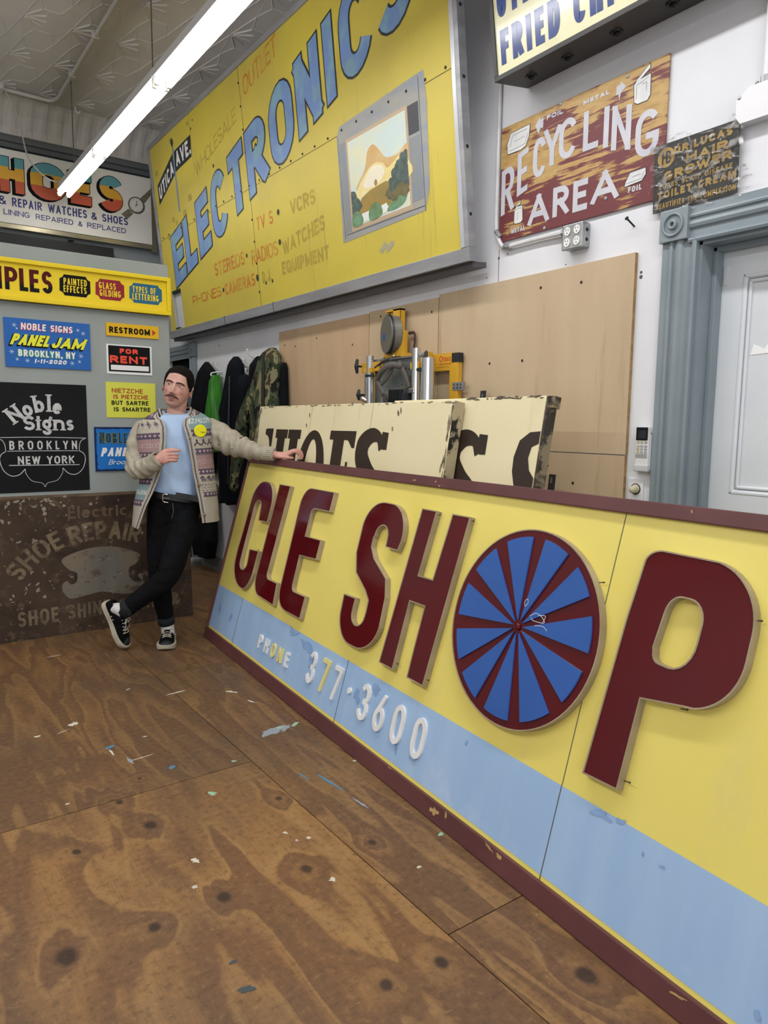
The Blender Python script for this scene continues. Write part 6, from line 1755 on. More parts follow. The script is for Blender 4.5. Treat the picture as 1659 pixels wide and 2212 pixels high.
M_hair = mat('short_dark_hair', '#0e0c0b', '#171312', scale=60, rough=.85, spec=.1, bump=.6, bscale=260)
M_brow = mat('dark_brown_brow', '#2b201b', '#3a2a22', scale=90, rough=.8)
for s in (-1, 1):
    bm = BM(); P = [Vector((s * x_, y_, z_)) for x_, y_, z_ in ((.012, -.1015, .0180), (.022, -.1015, .0215), (.034, -.0965, .0225), (.045, -.087, .0190), (.051, -.078, .0130))]
    P2 = smoothpath(P, 4); tube(bm, P2, [(.0038, .0030) if i < 10 else (.0030, .0022) for i in range(len(P2))], 8)
    bm.transform(HMs); obj('eyebrow', bm, M_brow, PER, smooth=True)
M_mous = mat('brown_moustache_hair', '#4a2e22', '#5d3a2a', scale=120, stretch=(1, 1, .4), rough=.8, bump=.6, bscale=300)
bm = BM()
for s in (-1, 1):
    P = smoothpath([(s * .000, -.1060, -.0575), (s * .010, -.1050, -.0580), (s * .020, -.1000, -.0605), (s * .030, -.0925, -.0645), (s * .037, -.0840, -.0690)], 4)
    tube(bm, P, [(.0058 - .0030 * (i / (len(P) - 1)) ** 2, .0046 - .002 * i / (len(P) - 1)) for i in range(len(P))], 10)
bm.transform(HMs); obj('moustache', bm, M_mous, PER, smooth=True)
# close-cropped hair cap
def hair_on(p):
    line_ = .074 - .35 * max(0, abs(p.x) - .045) if p.y < -.03 else .0
    if p.y < -.030:
        return p.z > .066 + .008 * math.cos(p.x * 40) - (0 if abs(p.x) < .047 else (abs(p.x) - .047) * 2.6)
    if p.y < .012: return p.z > (-.012 if p.y > -.022 else .020) and True
    if p.y < .05: return p.z > .006 - (p.y - .012) * .7
    return p.z > -.050
bm = BM()
V = {}
HQ = 3
def hp(i, j, g_=0.0): return head_point((i % (NA * HQ)) / HQ, j / HQ, g_)
def hv(i, j, g_):
    key = (i % (NA * HQ), j, g_)
    if key not in V:
        p = hp(i, j, g_)
        if g_ > .003: p = p + Vector((0, 0, .0005 * noise.noise((i * .4, j * .5, 0))))
        V[key] = bm.verts.new(HMs @ p)
    return V[key]
cells = set()
for j in range(HQ, NZ * HQ):
    for i in range(NA * HQ):
        if hair_on(hp(i, j)): cells.add((i, j))
for (i, j) in cells:
    g1 = .0060
    bm.faces.new((hv(i, j, g1), hv(i + 1, j, g1), hv(i + 1, j + 1, g1), hv(i, j + 1, g1)))
    for (di, dj, a, b) in ((-1, 0, (i, j), (i, j + 1)), (1, 0, (i + 1, j), (i + 1, j + 1)), (0, -1, (i, j), (i + 1, j))):
        if ((i + di) % (NA * HQ), j + dj) not in cells:
            bm.faces.new((hv(*a, g1), hv(*b, g1), hv(*b, -.001), hv(*a, -.001)))
obj('hair', bm, M_hair, PER, smooth=True)

# ---- t-shirt
M_shirt = mat('pale_blue_tshirt', '#a9c0de', '#9fb7d8', scale=5, rough=.85, bump=.1, bscale=200)
bm = BM()
rows = []
TS = [(.895, .106, .122, .082), (.925, .107, .138, .100), (.95, .108, .146, .105), (1.05, .110, .150, .110), (1.18, .113, .165, .112), (1.27, .114, .175, .110), (1.33, .115, .168, .095), (1.375, .117, .120, .080), (1.400, .119, .080, .066), (1.412, .120, .072, .062)]
for i in range(61):
    z = .895 + (1.412 - .895) * i / 60
    g_ = lambda c_: float(np.interp(z, [q[0] for q in TS], [q[c_] for q in TS]))
    cx_, hw, hd = g_(1), g_(2), g_(3)
    row = []
    for j in range(72):
        a = 2 * math.pi * j / 72
        x = cx_ + hw * math.copysign(abs(math.cos(a)) ** .85, math.cos(a)); y = .048 + hd * math.copysign(abs(math.sin(a)) ** .85, math.sin(a))
        f_ = .006 * noise.noise((x * 9 + z * 7, z * 4 - x * 5, 2)) + .003 * math.sin((x * 30 + z * 24)) + .0035 * noise.noise((x * 26 + z * 9, z * 12 - x * 14, 5))
        f_ *= min(1, (1.39 - z) * 12) if z > 1.31 else 1
        row.append(bm.verts.new((x, y + f_ * (-1 if math.sin(a) < 0 else .3) * 2.2, z + (x - .11) * (-.16 * max(0, (1.0 - z) / .1) if z < 1.0 else .04 * (z > 1.3)) - (.020 * max(0, -math.sin(a)) if z > 1.395 else 0))))
    rows.append(row)
for a, b in zip(rows, rows[1:]):
    for j in range(72): bm.faces.new((a[j], a[(j + 1) % 72], b[(j + 1) % 72], b[j]))
ts = obj('t_shirt', bm, M_shirt, PER, smooth=True)
bm = BM(); P = [v for v in [(rows[0], 0)] if False]
P = [Vector((.120 + .073 * math.cos(R(a)), .048 + .063 * math.sin(R(a)), 1.408 + (.004 if math.sin(R(a)) > 0 else .0) - .020 * max(0, -math.sin(R(a))))) for a in range(0, 360, 12)]
tube(bm, P, (.008, .006) if False else [.0075] * len(P), 8, closed=True); obj('neck_band', bm, M_shirt, ts, smooth=True)

# ---- jeans
def jfold(p):
    return .0035 * noise.noise((p.x * 16, p.y * 12, p.z * 22)) + .0022 * noise.noise((p.x * 30, p.y * 26, p.z * 45)) + .004 * noise.noise((p.x * 5, p.y * 5, p.z * 38)) * (math.exp(-((p.z - .45) / .09) ** 2) + math.exp(-((p.z - .16) / .06) ** 2) + .6 * math.exp(-((p.z - .78) / .06) ** 2))
bm = BM()
limb(bm, [(.100, .05, .905), (.100, .05, .86), (.100, .05, .815)], [(.095, .143), (.10, .146), (.09, .13)], 4, 28)
limb(bm, [(.030, .055, .84), (.012, .07, .66), (.002, .088, .46), (.016, .112, .28), (.036, .132, .135)], [.086, .080, .066, .057, .0475])
limb(bm, [(.165, .048, .84), (.113, -.002, .65), (.048, -.045, .455), (-.075, -.01, .345), (-.205, .030, .243)], [.086, .083, .067, .058, .0475])
M_jean = mat('black_denim', '#08090b', '#0c0e12', scale=9, rough=.85, spec=.15, bump=.25, bscale=220, spots=[('#12161b', 5, .62, .15, (1, 1, .5))])
jn = fused('jeans', bm, .0055, 4, M_jean, PER, jfold)
bm = BM(); cyl(bm, (.030, .126, .165), (.037, .134, .118), .0505, .0500, 24); cyl(bm, (-.165, .016, .276), (-.213, .032, .236), .0510, .0505, 24)
obj('rolled_cuff', bm, mat('dark_denim_inside', '#14181b', '#1b2023', scale=20, rough=.85), jn, smooth=True)
bm = BM(); tube(bm, smoothpath([(.085, -.098, .885), (.088, -.098, .84), (.078, -.09, .80)], 4), .0022, 6); tube(bm, [(-.160, -.022, .245), (-.175, -.02, .228)], .0018, 6); obj('seam_stitching', bm, mat('grey_stitching', '#4c4f52', rough=.8), jn)
# belt
bm = BM()
ring_t = []
for a in range(0, 360, 8):
    x = .103 + .151 * math.copysign(abs(math.cos(R(a))) ** .88, math.cos(R(a))); y = .048 + .108 * math.copysign(abs(math.sin(R(a))) ** .88, math.sin(R(a)))
    ring_t.append(Vector((x, y, .913 - .17 * (x - .10))))
for p, q in zip(ring_t, ring_t[1:] + ring_t[:1]):
    d = Vector((p.x - .103, p.y - .048, 0)).normalized() * .004; e = Vector((q.x - .103, q.y - .048, 0)).normalized() * .004
    v = [bm.verts.new(w) for w in (p - Vector((0, 0, .019)), q - Vector((0, 0, .019)), q + Vector((0, 0, .019)), p + Vector((0, 0, .019)))]
    w_ = [bm.verts.new(w) for w in (p + d - Vector((0, 0, .017)), q + e - Vector((0, 0, .017)), q + e + Vector((0, 0, .017)), p + d + Vector((0, 0, .017)))]
    bm.faces.new(v); bm.faces.new(w_)
    bm.faces.new((v[0], v[1], w_[1], w_[0])); bm.faces.new((v[3], v[2], w_[2], w_[3]))
M_belt = mat('black_leather', '#0d0d0e', '#161616', scale=20, rough=.4)
bl = obj('belt', bm, M_belt, PER)
bm = BM()
q = [(.105, -.068, .930), (.15, -.067, .922), (.21, -.062, .908), (.262, -.068, .892)]
P = smoothpath(q, 4)
for a, b in zip(P, P[1:]):
    bm.faces.new([bm.verts.new(w) for w in (a - Vector((0, 0, .017)), b - Vector((0, 0, .017)), b + Vector((0, 0, .017)), a + Vector((0, 0, .017)))])
tl_ = [v for v in bm.verts]
bmesh.ops.remove_doubles(bm, verts=tl_, dist=1e-5)
r_ = bmesh.ops.extrude_face_region(bm, geom=list(bm.faces)); bmesh.ops.translate(bm, vec=(0, .004, 0), verts=[v for v in r_['geom'] if isinstance(v, bmesh.types.BMVert)])
obj('belt_tail', bm, M_belt, bl)
bm = BM(); P = [Vector(p) for p in ((.058, -.070, .935), (.040, -.071, .938), (.032, -.071, .930), (.032, -.071, .900), (.040, -.071, .892), (.060, -.070, .889))]
tube(bm, smoothpath(P, 3), .0035, 8); cyl(bm, (.034, -.073, .916), (.068, -.074, .912), .0028, n=8); obj('buckle', bm, mat('dull_silver', '#a3a09a', rough=.25, metal=.9), bl)

# ---- shoes and socks
M_can_ = mat('black_canvas', '#08080a', '#0d0e11', scale=30, spec=.12, rough=.9, bump=.2, bscale=250)
M_sole = mat('worn_white_rubber', '#b8af9d', '#a49a86', scale=14, rough=.6)
M_lace = mat('off_white_lace', '#bdb6a6', rough=.8); M_sock = mat('white_cotton_sock', '#cfcdca', '#c2c0bd', scale=40, rough=.9)
M_toe = mat('dark_rubber_toe', '#23282a', rough=.5)
def shoe(Mx, side):
    def place(bm): bm.transform(Mx)
    # plan outline: heel at y=+.10 .. toe at y=-.185 (front = -y)
    Lh = [(.105, .020), (.085, .034), (.04, .036), (-.02, .038), (-.08, .046), (-.12, .048), (-.155, .042), (-.175, .028), (-.185, .010)]
    out = [(w + .002 * (1 if y < -.02 else 0), y) for y, w in Lh] + [(-w - .004 * (y < -.03), y) for y, w in Lh[::-1]]
    P = [(p.x, p.y) for p in smoothpath([(a, b, 0) for a, b in out], 3, True)]
    bm = BM()
    big = offset_loop(P, .006)
    def ring(l, z): return [bm.verts.new((p[0], p[1], z + (.010 * max(0, (-.13 - p[1]) / .055) ** 2 if z < .012 else .004 * max(0, (-.13 - p[1]) / .055) ** 2))) for p in l]
    rs2 = [ring(P, .0), ring(big, .005), ring(big, .028), ring(offset_loop(P, .002), .031)]
    for a, b in zip(rs2, rs2[1:]):
        for i in range(len(a)): bm.faces.new((a[i], a[(i + 1) % len(a)], b[(i + 1) % len(a)], b[i]))
    bm.faces.new(rs2[0][::-1]); bm.faces.new(rs2[-1]); place(bm)
    root = None
    # upper: cross-sections along the foot
    bmu = BM()
    prof = [(.107, .018, .072), (.098, .030, .078), (.07, .035, .076), (.03, .036, .080), (-.01, .037, .090), (-.05, .040, .078), (-.09, .045, .062), (-.125, .045, .052), (-.155, .038, .046), (-.175, .024, .040), (-.183, .010, .034)]
    rows = []
    for y, w, h in prof:
        row = []
        for j in range(17):
            a = math.pi * j / 16
            hh = h
            if y > -.015: hh = h if True else h
            row.append(bmu.verts.new((w * math.copysign(abs(math.cos(a)) ** .7, math.cos(a)), y, .024 + (hh - .024) * abs(math.sin(a)) ** .75)))
        rows.append(row)
    for i, (a, b) in enumerate(zip(rows, rows[1:])):
        for j in range(16):
            if 1 <= i < 4 and 5 <= j <= 10: continue           # ankle opening
            bmu.faces.new((a[j], a[j + 1], b[j + 1], b[j]))
    bmu.faces.new(rows[0]); bmu.faces.new(rows[-1][::-1])
    place(bmu)
    up = obj('shoe', bmu, M_can_, PER, smooth=True)
    obj('sole', bm, M_sole, up)
    bm = BM(); ball(bm, (0, -.148, .034), (.036, .034, .0165), 18, 10); place(bm); obj('toe_cap', bm, M_toe, up, smooth=True)
    bm = BM(); box(bm, -.020, .020, -.055, .012, .076, .098, .006); bm.transform(Matrix.Rotation(R(8), 4, 'X')); place(bm); obj('tongue', bm, M_can_, up, smooth=True)
    bm = BM()
    yy = [-.022, -.042, -.062, -.082, -.100]
    zz = [.092, .088, .080, .072, .065]
    for i in range(5):
        z = zz[i] + .002; w = .022 + .001 * i
        tube(bm, smoothpath([(-w, yy[i], z - .010), (-w * .4, yy[i] - .004, z), (w * .4, yy[i] - .004, z), (w, yy[i], z - .010)], 3), .0025, 6)
        if i < 4:
            tube(bm, [(-w, yy[i], z - .010), (w, yy[i + 1], zz[i + 1] - .008)], .0022, 6); tube(bm, [(w, yy[i], z - .010), (-w, yy[i + 1], zz[i + 1] - .008)], .0022, 6)
    for s in (-1, 1):
        tube(bm, smoothpath([(0, -.026, .098), (s * .018, -.030, .108), (s * .030, -.046, .096), (s * .014, -.042, .096), (0, -.028, .097)], 4), .0023, 6)
        tube(bm, smoothpath([(0, -.026, .098), (s * .014, -.052, .092), (s * .022, -.078, .080)], 4), .0022, 6)
    place(bm); obj('laces', bm, M_lace, up)
    bm = BM()
    for y in (.0, .022): ball(bm, (-.0405, y, .042), (.003, .004, .004), 8, 6); ball(bm, (.0405, y, .042), (.003, .004, .004), 8, 6)
    place(bm); obj('eyelet', bm, M_lace, up)
    return up
M_r = Matrix.Translation((.044, .135, 0)) @ Matrix.Rotation(R(-6), 4, 'Z')
shoe(M_r, 1)
F = Vector((.36, -.06, -.93)).normalized()                 # heel to toe of the raised foot
Uv = Vector((.80, -.52, .30)); Uv = (Uv - F * Uv.dot(F)).normalized()
Yv = -F; Xv = Yv.cross(Uv)
ML = Matrix(((Xv.x, Yv.x, Uv.x, 0), (Xv.y, Yv.y, Uv.y, 0), (Xv.z, Yv.z, Uv.z, 0), (0, 0, 0, 1)))
toe = Vector((-.213, .052, .020))
ML = Matrix.Translation(toe - (ML @ Vector((0, -.180, .0)))) @ ML
shoe(ML, -1)
bm = BM()
tube(bm, smoothpath([(.036, .132, .150), (.040, .130, .10), (.044, .118, .060)], 4), [.040] * 9, 16); s_a = ML @ Vector((0, .055, .05)); s_b = ML @ Vector((0, .04, .085))
tube(bm, smoothpath([s_a, s_b, Vector((-.213, .032, .236)), Vector((-.19, .025, .256))], 4), [.034, .035, .036, .037, .037, .038, .038, .038, .038, .038, .038, .038, .038], 16)
obj('sock', bm, M_sock, PER, smooth=True)

# ---- cardigan: knitted stitch by stitch
C_BG = (.47, .43, .355); C_PUR = (.075, .055, .10); C_PINK = (.38, .24, .245); C_TEAL = (.20, .31, .33); C_NAVY = (.045, .04, .075); C_HEART = (.50, .36, .37); C_WHT = (.66, .66, .63); C_BLK = (.035, .03, .05)
def bmp(rows): return [[ch == '#' for ch in r] for r in rows]
HEART = bmp(['.#.#.', '#####', '#####', '.###.', '..#..'])
TREE = bmp(['...#...', '.#.#.#.', '..###..', '#######', '..###..', '.#.#.#.', '...#...', '...#...'])
GIRL = bmp(['...#...', '..###..', '...#...', '..###..', '.#####.', '##...##', '#.....#'])
HOUSE = bmp(['..###..', '.#####.', '##.#.##', '#.###.#', '#.#.#.#', '#.#.#.#'])
DOT = bmp(['#..#.', '.##..', '#..#.'])
D5 = {'1': ['.#.', '##.', '.#.', '.#.', '###'], '2': ['##.', '..#', '.#.', '#..', '###'], '3': ['##.', '..#', '.#.', '..#', '##.'], '4': ['#.#', '#.#', '###', '..#', '..#'],
      'X': ['#.#', '#.#', '.#.', '#.#', '#.#'], 'Y': ['#.#', '#.#', '.#.', '.#.', '.#.'], 'Z': ['###', '..#', '.#.', '#..', '###'], 'I': ['###', '.#.', '.#.', '.#.', '###'], 'C': ['.##', '#..', '#..', '#..', '.##'], 'E': ['###', '#..', '##.', '#..', '###'], 'L': ['#..', '#..', '#..', '#..', '###'], 'M': ['#.#', '###', '###', '#.#', '#.#'], 'N': ['##.', '#.#', '#.#', '#.#', '#.#']}
def stamp(b, row, colm, period, off=0):
    h = len(b); w = len(b[0])
    c_ = (colm + off) % period
    return 0 <= row < h and c_ < w and b[row][c_]
def word(s, row, colm, off=0):
    c_ = (colm + off) % (4 * len(s))
    ch = s[c_ // 4]; x = c_ % 4
    return x < 3 and 0 <= row < 5 and D5[ch][row][x] == '#'
ST = .0032                                                    # one stitch
LEFT = [(1.425, 1.392, 'hearts'), (1.392, 1.302, 'teal'), (1.302, 1.262, 'hearts'), (1.262, 1.196, 'girls'), (1.196, 1.160, 'hearts'), (1.160, 1.082, 'pink'), (1.082, 1.046, 'hearts'), (1.046, .998, 'houses'), (.998, .948, 'dots'), (.948, .915, 'hearts'), (.915, .70, 'rib')]
RIGHT = [(1.425, 1.375, 'hearts'), (1.375, 1.295, 'trees'), (1.295, 1.258, 'hearts'), (1.258, 1.186, 'pinkice'), (1.186, 1.15, 'hearts'), (1.15, 1.03, 'dots'), (1.03, .990, 'hearts'), (.990, .905, 'tealw'), (.905, .868, 'hearts'), (.868, .70, 'rib')]
def knit(side, d, z, ii):
    """colour of the stitch at arc distance d from the front edge, height z"""
    e = int(d / ST)
    if d < .010: return C_BG
    if d < .0185: return C_NAVY if (e * 3 + int(z / ST)) % 5 else C_BG
    if d < .031: return C_BG
    cm = int((d - .031) / ST)
    if side < 0: cm = 4000 - cm
    for zt, zb, kind in (LEFT if side > 0 else RIGHT):
        if zb <= z < zt:
            row = int((zt - z) / ST); H_ = int(round((zt - zb) / ST))
            if kind == 'hearts':
                if row == 0 or row == H_ - 1: return C_PUR if (cm // 2) % 2 else C_BG
                return C_HEART if stamp(HEART, row - max(1, (H_ - 5) // 2), cm, 8, 2) else C_PUR
            if kind == 'teal': return C_WHT if word('1234', (row - H_ // 2 + 4) * 2 // 3, cm * 3 // 4, 1) else C_TEAL
            if kind == 'tealw': return C_WHT if word('LMN', (row - H_ // 2 + 4) * 2 // 3, cm * 3 // 4, 1) else C_TEAL
            if kind == 'pink': return C_HEART if word('XYZ', (row - H_ // 2 + 4) * 2 // 3, cm * 3 // 4, 1) else C_PINK
            if kind == 'pinkice': return C_HEART if word('ICE', (row - H_ // 2 + 4) * 2 // 3, cm * 3 // 4, 1) else C_PINK
            if kind == 'girls': return C_BLK if stamp(GIRL, (row - 4) * 5 // 8, cm * 5 // 8, 8, 0) else C_BG
            if kind == 'houses': return C_PUR if stamp(HOUSE, (row - 2) * 5 // 8, cm * 5 // 8, 8, 1) else C_BG
            if kind == 'trees': return C_PUR if stamp(TREE, (row - 5) * 5 // 7, cm * 5 // 7, 9, 2) else C_BG
            if kind == 'dots': return C_BLK if (stamp(DOT, row - 2, cm, 7, 0) or stamp(DOT, row - 7, cm, 7, 3) or stamp(DOT, row - 12, cm, 7, 0)) else C_BG
            if kind == 'rib': return tuple(c_ * (1.0 if cm % 2 else .80) for c_ in C_BG)
    return C_BG
SEC = [(.765, .107, .243, .155, -.104, .250), (.80, .107, .240, .153, -.088, .246), (.88, .110, .234, .148, -.052, .232), (.95, .118, .222, .143, -.018, .222), (1.00, .122, .212, .140, .002, .214), (1.07, .120, .206, .138, .027, .202),
       (1.14, .117, .204, .137, .044, .192), (1.22, .115, .206, .135, .054, .178), (1.29, .115, .210, .130, .058, .162), (1.325, .114, .208, .120, .058, .152), (1.355, .113, .196, .106, .048, .156), (1.380, .113, .166, .092, .036, .180), (1.402, .114, .128, .080, .026, .198), (1.418, .116, .096, .072, .020, .208)]
def sec(z): return [float(np.interp(z, [q[0] for q in SEC], [q[i] for q in SEC])) for i in range(1, 6)]
PW = 2 / .80
def shell(z, xe=None):
    cx_, hw, hd, xl, xr = sec(z)
    def ang(x):
        c_ = max(-.995, min(.995, (x - cx_) / hw)); c_ = math.copysign(abs(c_) ** (1 / .80), c_); return math.acos(c_)
    # param from the viewer's-left front edge, round the back, to the viewer's-right front edge
    a0 = -ang(xl); a1 = -ang(xr) + 2 * math.pi        # front is sin<0
    a0 += 2 * math.pi
    n = 260
    A = [a0 - (a0 - (a1 - 2 * math.pi)) * i / n for i in range(n + 1)]
    return [(cx_ + hw * math.copysign(abs(math.cos(a)) ** .80, math.cos(a)), .048 + hd * math.copysign(abs(math.sin(a)) ** .80, math.sin(a))) for a in A]
bm = BM()
lay = bm.loops.layers.float_color.new('knit')
zs = [1.418 - ST * i for i in range(int((1.418 - .765) / ST) + 1)]
NS = 380
grid = []; ds = []
for z in zs:
    pts = shell(z)
    P = np.array(pts); seg = np.hypot(*(P[1:] - P[:-1]).T); cum = np.concatenate([[0], np.cumsum(seg)])
    # front panels get even stitches from each edge; the rest is stretched round the back
    T_ = cum[-1]
    nf = 112
    s1 = [ST * i for i in range(nf)]; s3 = [T_ - ST * i for i in range(nf)][::-1]
    if s1[-1] >= T_ * .46:
        s1 = [T_ * .46 * i / (nf - 1) for i in range(nf)]; s3 = [T_ - q for q in s1][::-1]
    mid = NS + 1 - 2 * nf
    s2 = [s1[-1] + (s3[0] - s1[-1]) * (i + 1) / (mid + 1) for i in range(mid)]
    s_ = s1 + s2 + s3
    X = np.interp(s_, cum, P[:, 0]); Y = np.interp(s_, cum, P[:, 1])
    row = []
    for i in range(NS + 1):
        x, y = X[i], Y[i]
        side = -1 if i < nf else 1
        f_ = .006 * noise.noise((x * 7, z * 5, side * 3 + (y > .05) * 2)) + .003 * noise.noise((x * 20, z * 14, side))
        zz = z + (x - .115) * (.075 * min(1, max(0, (z - 1.05) / .25))) + (-.05 * (x - .115) if z < .9 else 0) * 0
        zz += (-.030 * max(0, 1 - (z - .765) / .1) * max(0, .10 - abs(x + .10)) / .10)
        if z > 1.36: zz -= .034 * min(1, max(0, (.05 - y) / .08)) * min(1, (z - 1.36) / .05)
        row.append(bm.verts.new((x + f_ * (1 if x > .11 else -1) * .7, y + f_ * (1 if y > .05 else -1), zz)))
    grid.append(row); ds.append((s_, T_))
for r_ in range(len(zs) - 1):
    s_, T_ = ds[r_]
    for i in range(NS):
        f = bm.faces.new((grid[r_][i], grid[r_ + 1][i], grid[r_ + 1][i + 1], grid[r_][i + 1]))
        sm = (s_[i] + s_[i + 1]) / 2
        d, side = (sm, -1) if sm < T_ / 2 else (T_ - sm, 1)
        c_ = knit(side, d, zs[r_] - ST / 2, i)
        v_ = .93 + .14 * random.random()
        for l in f.loops: l[lay] = (c_[0] * v_, c_[1] * v_, c_[2] * v_, 1)
k = NT('patterned_knit'); k.set(.9, 0, .15)
at = k.n('Attribute', attribute_name='knit'); nn = k.noise(k.mapping((1, 1, 1)), 160, 3)
k.color(k.mix(k.math('MULTIPLY', nn, .35), at.outputs['Color'], '#6f675c')); k.bump(nn, .5, .004)
cg = obj('cardigan', bm, k.m, PER, smooth=True)
sm = cg.modifiers.new('thickness', 'SOLIDIFY'); sm.thickness = .007; sm.offset = 1.0
M_wool = mat('oatmeal_wool', '#a9a292', '#99917f', scale=22, lo=.35, hi=.65, rough=.9, bump=.5, bscale=190, spots=[('#b8b1a3', 60, .6, .1, (1, 1, 1)), ('#877f70', 75, .62, .08, (1, 1, 1))])
def wfold(cs):
    def f(p):
        s_ = 0
        for c_, d_, k_, a_ in cs:
            q = (p - Vector(c_)); s_ += a_ * 1.3 * math.sin(q.dot(Vector(d_)) * k_ + 1.3 * noise.noise(p * 6)) * math.exp(-q.length ** 2 / .011)
        return s_ + .004 * noise.noise(p * 15)
    return f
bm = BM()
limb(bm, [(-.072, .085, 1.310), (-.100, .070, 1.245), (-.111, .045, 1.17), (-.112, .0, 1.095)], [.052, .056, .056, .057], 5, 24)
limb(bm, [(-.112, .0, 1.088), (-.085, -.06, 1.084), (-.035, -.120, 1.106), (-.004, -.150, 1.126)], [.058, .056, .048, .043], 5, 24)
obj_s = fused('sleeve', bm, .005, 3, M_wool, cg, wfold([((-.11, -.03, 1.08), (.6, -.5, .9), 110, .006), ((-.09, .0, 1.2), (.2, 0, 1), 80, .004), ((-.05, -.10, 1.08), (1, -.6, .3), 90, .004)]))
bm = BM()
limb(bm, [(.318, .078, 1.322), (.350, .045, 1.292), (.392, -.005, 1.252), (.447, -.055, 1.222)], [.057, .072, .078, .073], 5, 24)
limb(bm, [(.425, -.04, 1.228), (.49, -.095, 1.206), (.56, -.135, 1.186), (.612, -.165, 1.176)], [.072, .062, .050, .040], 5, 24)
obj_s = fused('sleeve', bm, .005, 3, M_wool, cg, wfold([((.43, -.07, 1.23), (.9, -.4, .1), 95, .009), ((.36, .0, 1.26), (.5, -.2, .9), 70, .0035), ((.52, -.12, 1.2), (1, -.5, -.2), 120, .004)]))
def cuff(p0, p1, r0, r1):
    bm = BM(); p0, p1 = Vector(p0), Vector(p1)
    d = (p1 - p0).normalized(); a = d.orthogonal().normalized(); b = d.cross(a)
    rows = []
    for t_, r_ in ((0, r0 * .95), (.08, r0), (.5, (r0 + r1) / 2), (.95, r1), (1, r1 * .93), (.85, r1 * .80)):
        rows.append([bm.verts.new(p0 + (p1 - p0) * t_ + (a * math.cos(2 * math.pi * j / 84) + b * math.sin(2 * math.pi * j / 84)) * (r_ + (.0016 if j % 4 < 2 else -.0016))) for j in range(84)])
    for q0, q1 in zip(rows, rows[1:]):
        for j in range(84): bm.faces.new((q0[j], q0[(j + 1) % 84], q1[(j + 1) % 84], q1[j]))
    obj('cuff', bm, M_wool, cg)
cuff((-.026, -.125, 1.116), (.016, -.165, 1.148), .046, .043)
cuff((.592, -.155, 1.178), (.660, -.188, 1.170), .041, .037)
# collar: two beige rolls with a dark roll between, round the neck opening
i_top = grid[0] if False else None
def collar_pts(dr, dz):
    pts = []
    for a in range(-52, 233, 12):
        t_ = R(a)
        x = .116 + (.094 + dr) * math.cos(t_); y = .050 + (.078 + dr) * math.sin(t_)
        fr_ = max(0, -math.sin(t_))
        z = 1.424 + dz - .085 * fr_ ** 1.1 + (x - .115) * .08
        y = y - .020 * fr_
        pts.append((x, y, z))
    return smoothpath(pts, 2)
bm = BM(); P = collar_pts(-.006, .006); tube(bm, P, .0062, 8); P = collar_pts(.012, -.010); tube(bm, P, .0072, 8); P = collar_pts(.021, -.020); tube(bm, P, .006, 8); obj('collar', bm, M_wool, cg, smooth=True)
bm = BM(); P = collar_pts(.003, -.002); tube(bm, P, .0058, 8); obj('collar_stripe', bm, mat('navy_wool', '#2a2535', '#1f1c2a', scale=60, rough=.9), cg, smooth=True)
def edge_pt(z, side, inset):
    cx_, hw, hd, xl, xr = sec(z)
    x = (xl + -inset if side < 0 else xr + inset)
    c_ = max(-.995, min(.995, (x - cx_) / hw)); c_ = math.copysign(abs(c_) ** (1 / .80), c_); s_ = math.sqrt(1 - c_ * c_)
    return Vector((x, .048 - hd * s_ ** .80, z + (x - .115) * (.075 * min(1, max(0, (z - 1.05) / .25)))))
M_button = mat('brass_grey_button', '#7d705a', rough=.4, metal=.3)
for z in (1.255, .99, .815):
    p = edge_pt(z, 1, .018)
    bm = BM(); ball(bm, (0, -.009, 0), (.010, .006, .010), 14, 10); bm.transform(Matrix.Translation(p)); obj('button', bm, M_button, cg, smooth=True)
# yellow pin badge
p = edge_pt(1.292, 1, .088) + Vector((0, -.016, 0))
bm = BM(); tube(bm, [(0, .006, 0), (0, 0, 0), (0, -.003, 0)], [.036, .0365, .033], 36, False); bm.transform(Matrix.Translation(p) @ Matrix.Rotation(R(12), 4, 'Z')); bd_ = obj('pin_badge', bm, flatp('yellow_badge', '#dfdb24', .25), PER)
bm = BM()
for q, (w, z) in enumerate(((.034, -.006), (.026, -.011))):
    for s in range(int(w / .003)): box(bm, .030 - w + s * .003, .030 - w + s * .003 + .002, -.0038, -.0032, z - .0014, z + .0014)
bm.transform(Matrix.Translation(p) @ Matrix.Rotation(R(12), 4, 'Z')); obj('badge_print', bm, M_ink, bd_)
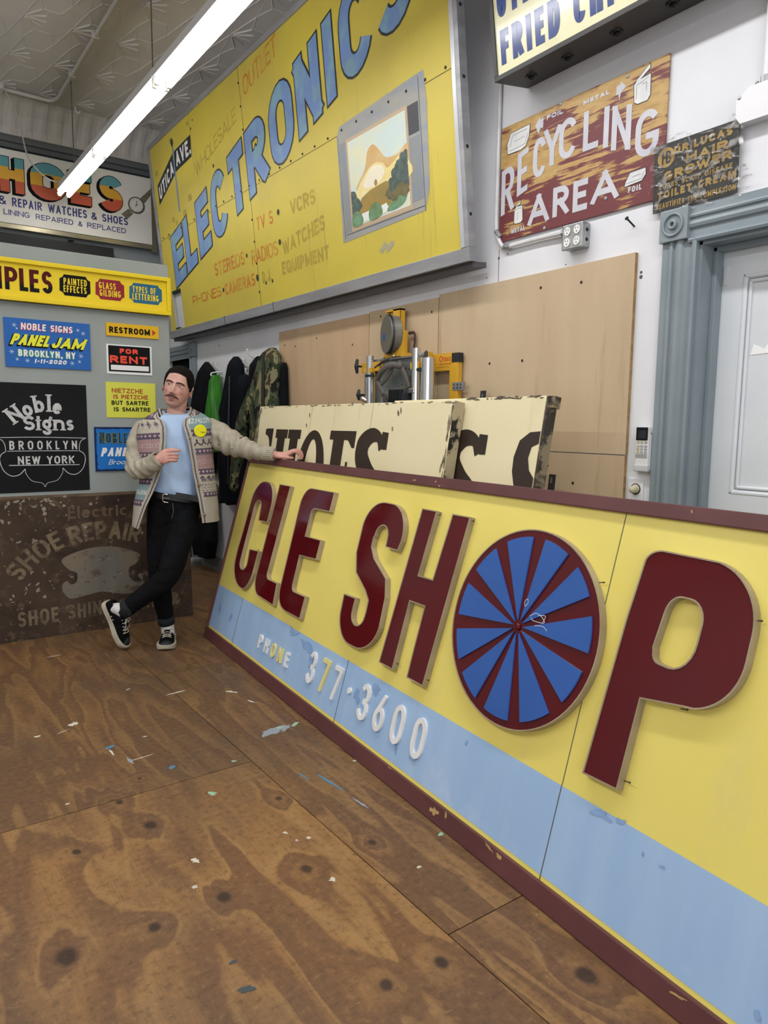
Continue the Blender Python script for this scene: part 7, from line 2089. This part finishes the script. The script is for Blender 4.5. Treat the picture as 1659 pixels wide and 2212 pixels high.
# ------------------------------------------------------------------ give every separate small fitting a mesh of its own
SPLIT = {'screw', 'coupling', 'socket', 'lamp_socket', 'clamp_knob', 'rubber_stop', 'wing_bolt', 'lamp_holder', 'frame_screw', 'letter_nail', 'rolled_cuff', 'sock', 'eyelet', 'button',
         'beige_button', 'painted_can', 'star', 'screw_hole', 'hinge_hole', 'clamp_lever', 'chalk_scribble', 'watch_strap', 'street_name_board', 'white_paint', 'mint_paint', 'blue_paint', 'pale_blue_paint', 'slate_paint', 'white_houses', 'green_bushes', 'can_outline', 'tv_grille'}
def islands(me):
    par = list(range(len(me.vertices)))
    def f(a):
        while par[a] != a:
            par[a] = par[par[a]]; a = par[a]
        return a
    for e in me.edges:
        a, b = f(e.vertices[0]), f(e.vertices[1])
        if a != b: par[a] = b
    g_ = {}
    for p in me.polygons: g_.setdefault(f(p.vertices[0]), []).append(p.index)
    out = []
    for fs in g_.values():
        co = [me.vertices[v].co for i in fs for v in me.polygons[i].vertices]
        lo = Vector([min(c[q] for c in co) for q in range(3)]); hi = Vector([max(c[q] for c in co) for q in range(3)])
        out.append([fs, lo, hi])
    merged = True
    while merged:                                  # pieces that touch belong together
        merged = False
        for i in range(len(out)):
            for j in range(i + 1, len(out)):
                if all(out[i][1][q] <= out[j][2][q] + .0008 and out[j][1][q] <= out[i][2][q] + .0008 for q in range(3)):
                    out[i] = [out[i][0] + out[j][0], Vector(map(min, out[i][1], out[j][1])), Vector(map(max, out[i][2], out[j][2]))]
                    del out[j]; merged = True; break
            if merged: break
    return [o[0] for o in out]
for o in list(bpy.data.objects):
    if o.type != 'MESH' or o.parent is None or o.name.split('.')[0] not in SPLIT: continue
    me = o.data
    parts = islands(me)
    if len(parts) < 2 or len(parts) > 60: continue
    smooth = me.polygons[0].use_smooth
    for n_, fs in enumerate(parts):
        idx = {}; vs = []; faces = []
        for i in fs:
            q = []
            for v in me.polygons[i].vertices:
                if v not in idx: idx[v] = len(vs); vs.append(me.vertices[v].co[:])
                q.append(idx[v])
            faces.append(q)
        nm = bpy.data.meshes.new(o.name.split('.')[0]); nm.from_pydata(vs, [], faces)
        for m_ in me.materials: nm.materials.append(m_)
        if smooth: nm.polygons.foreach_set('use_smooth', [True] * len(nm.polygons))
        if n_ == 0: o.data = nm
        else:
            c_ = bpy.data.objects.new(o.name.split('.')[0], nm); c_.parent = o.parent; c_.matrix_local = o.matrix_local.copy(); COL.objects.link(c_)
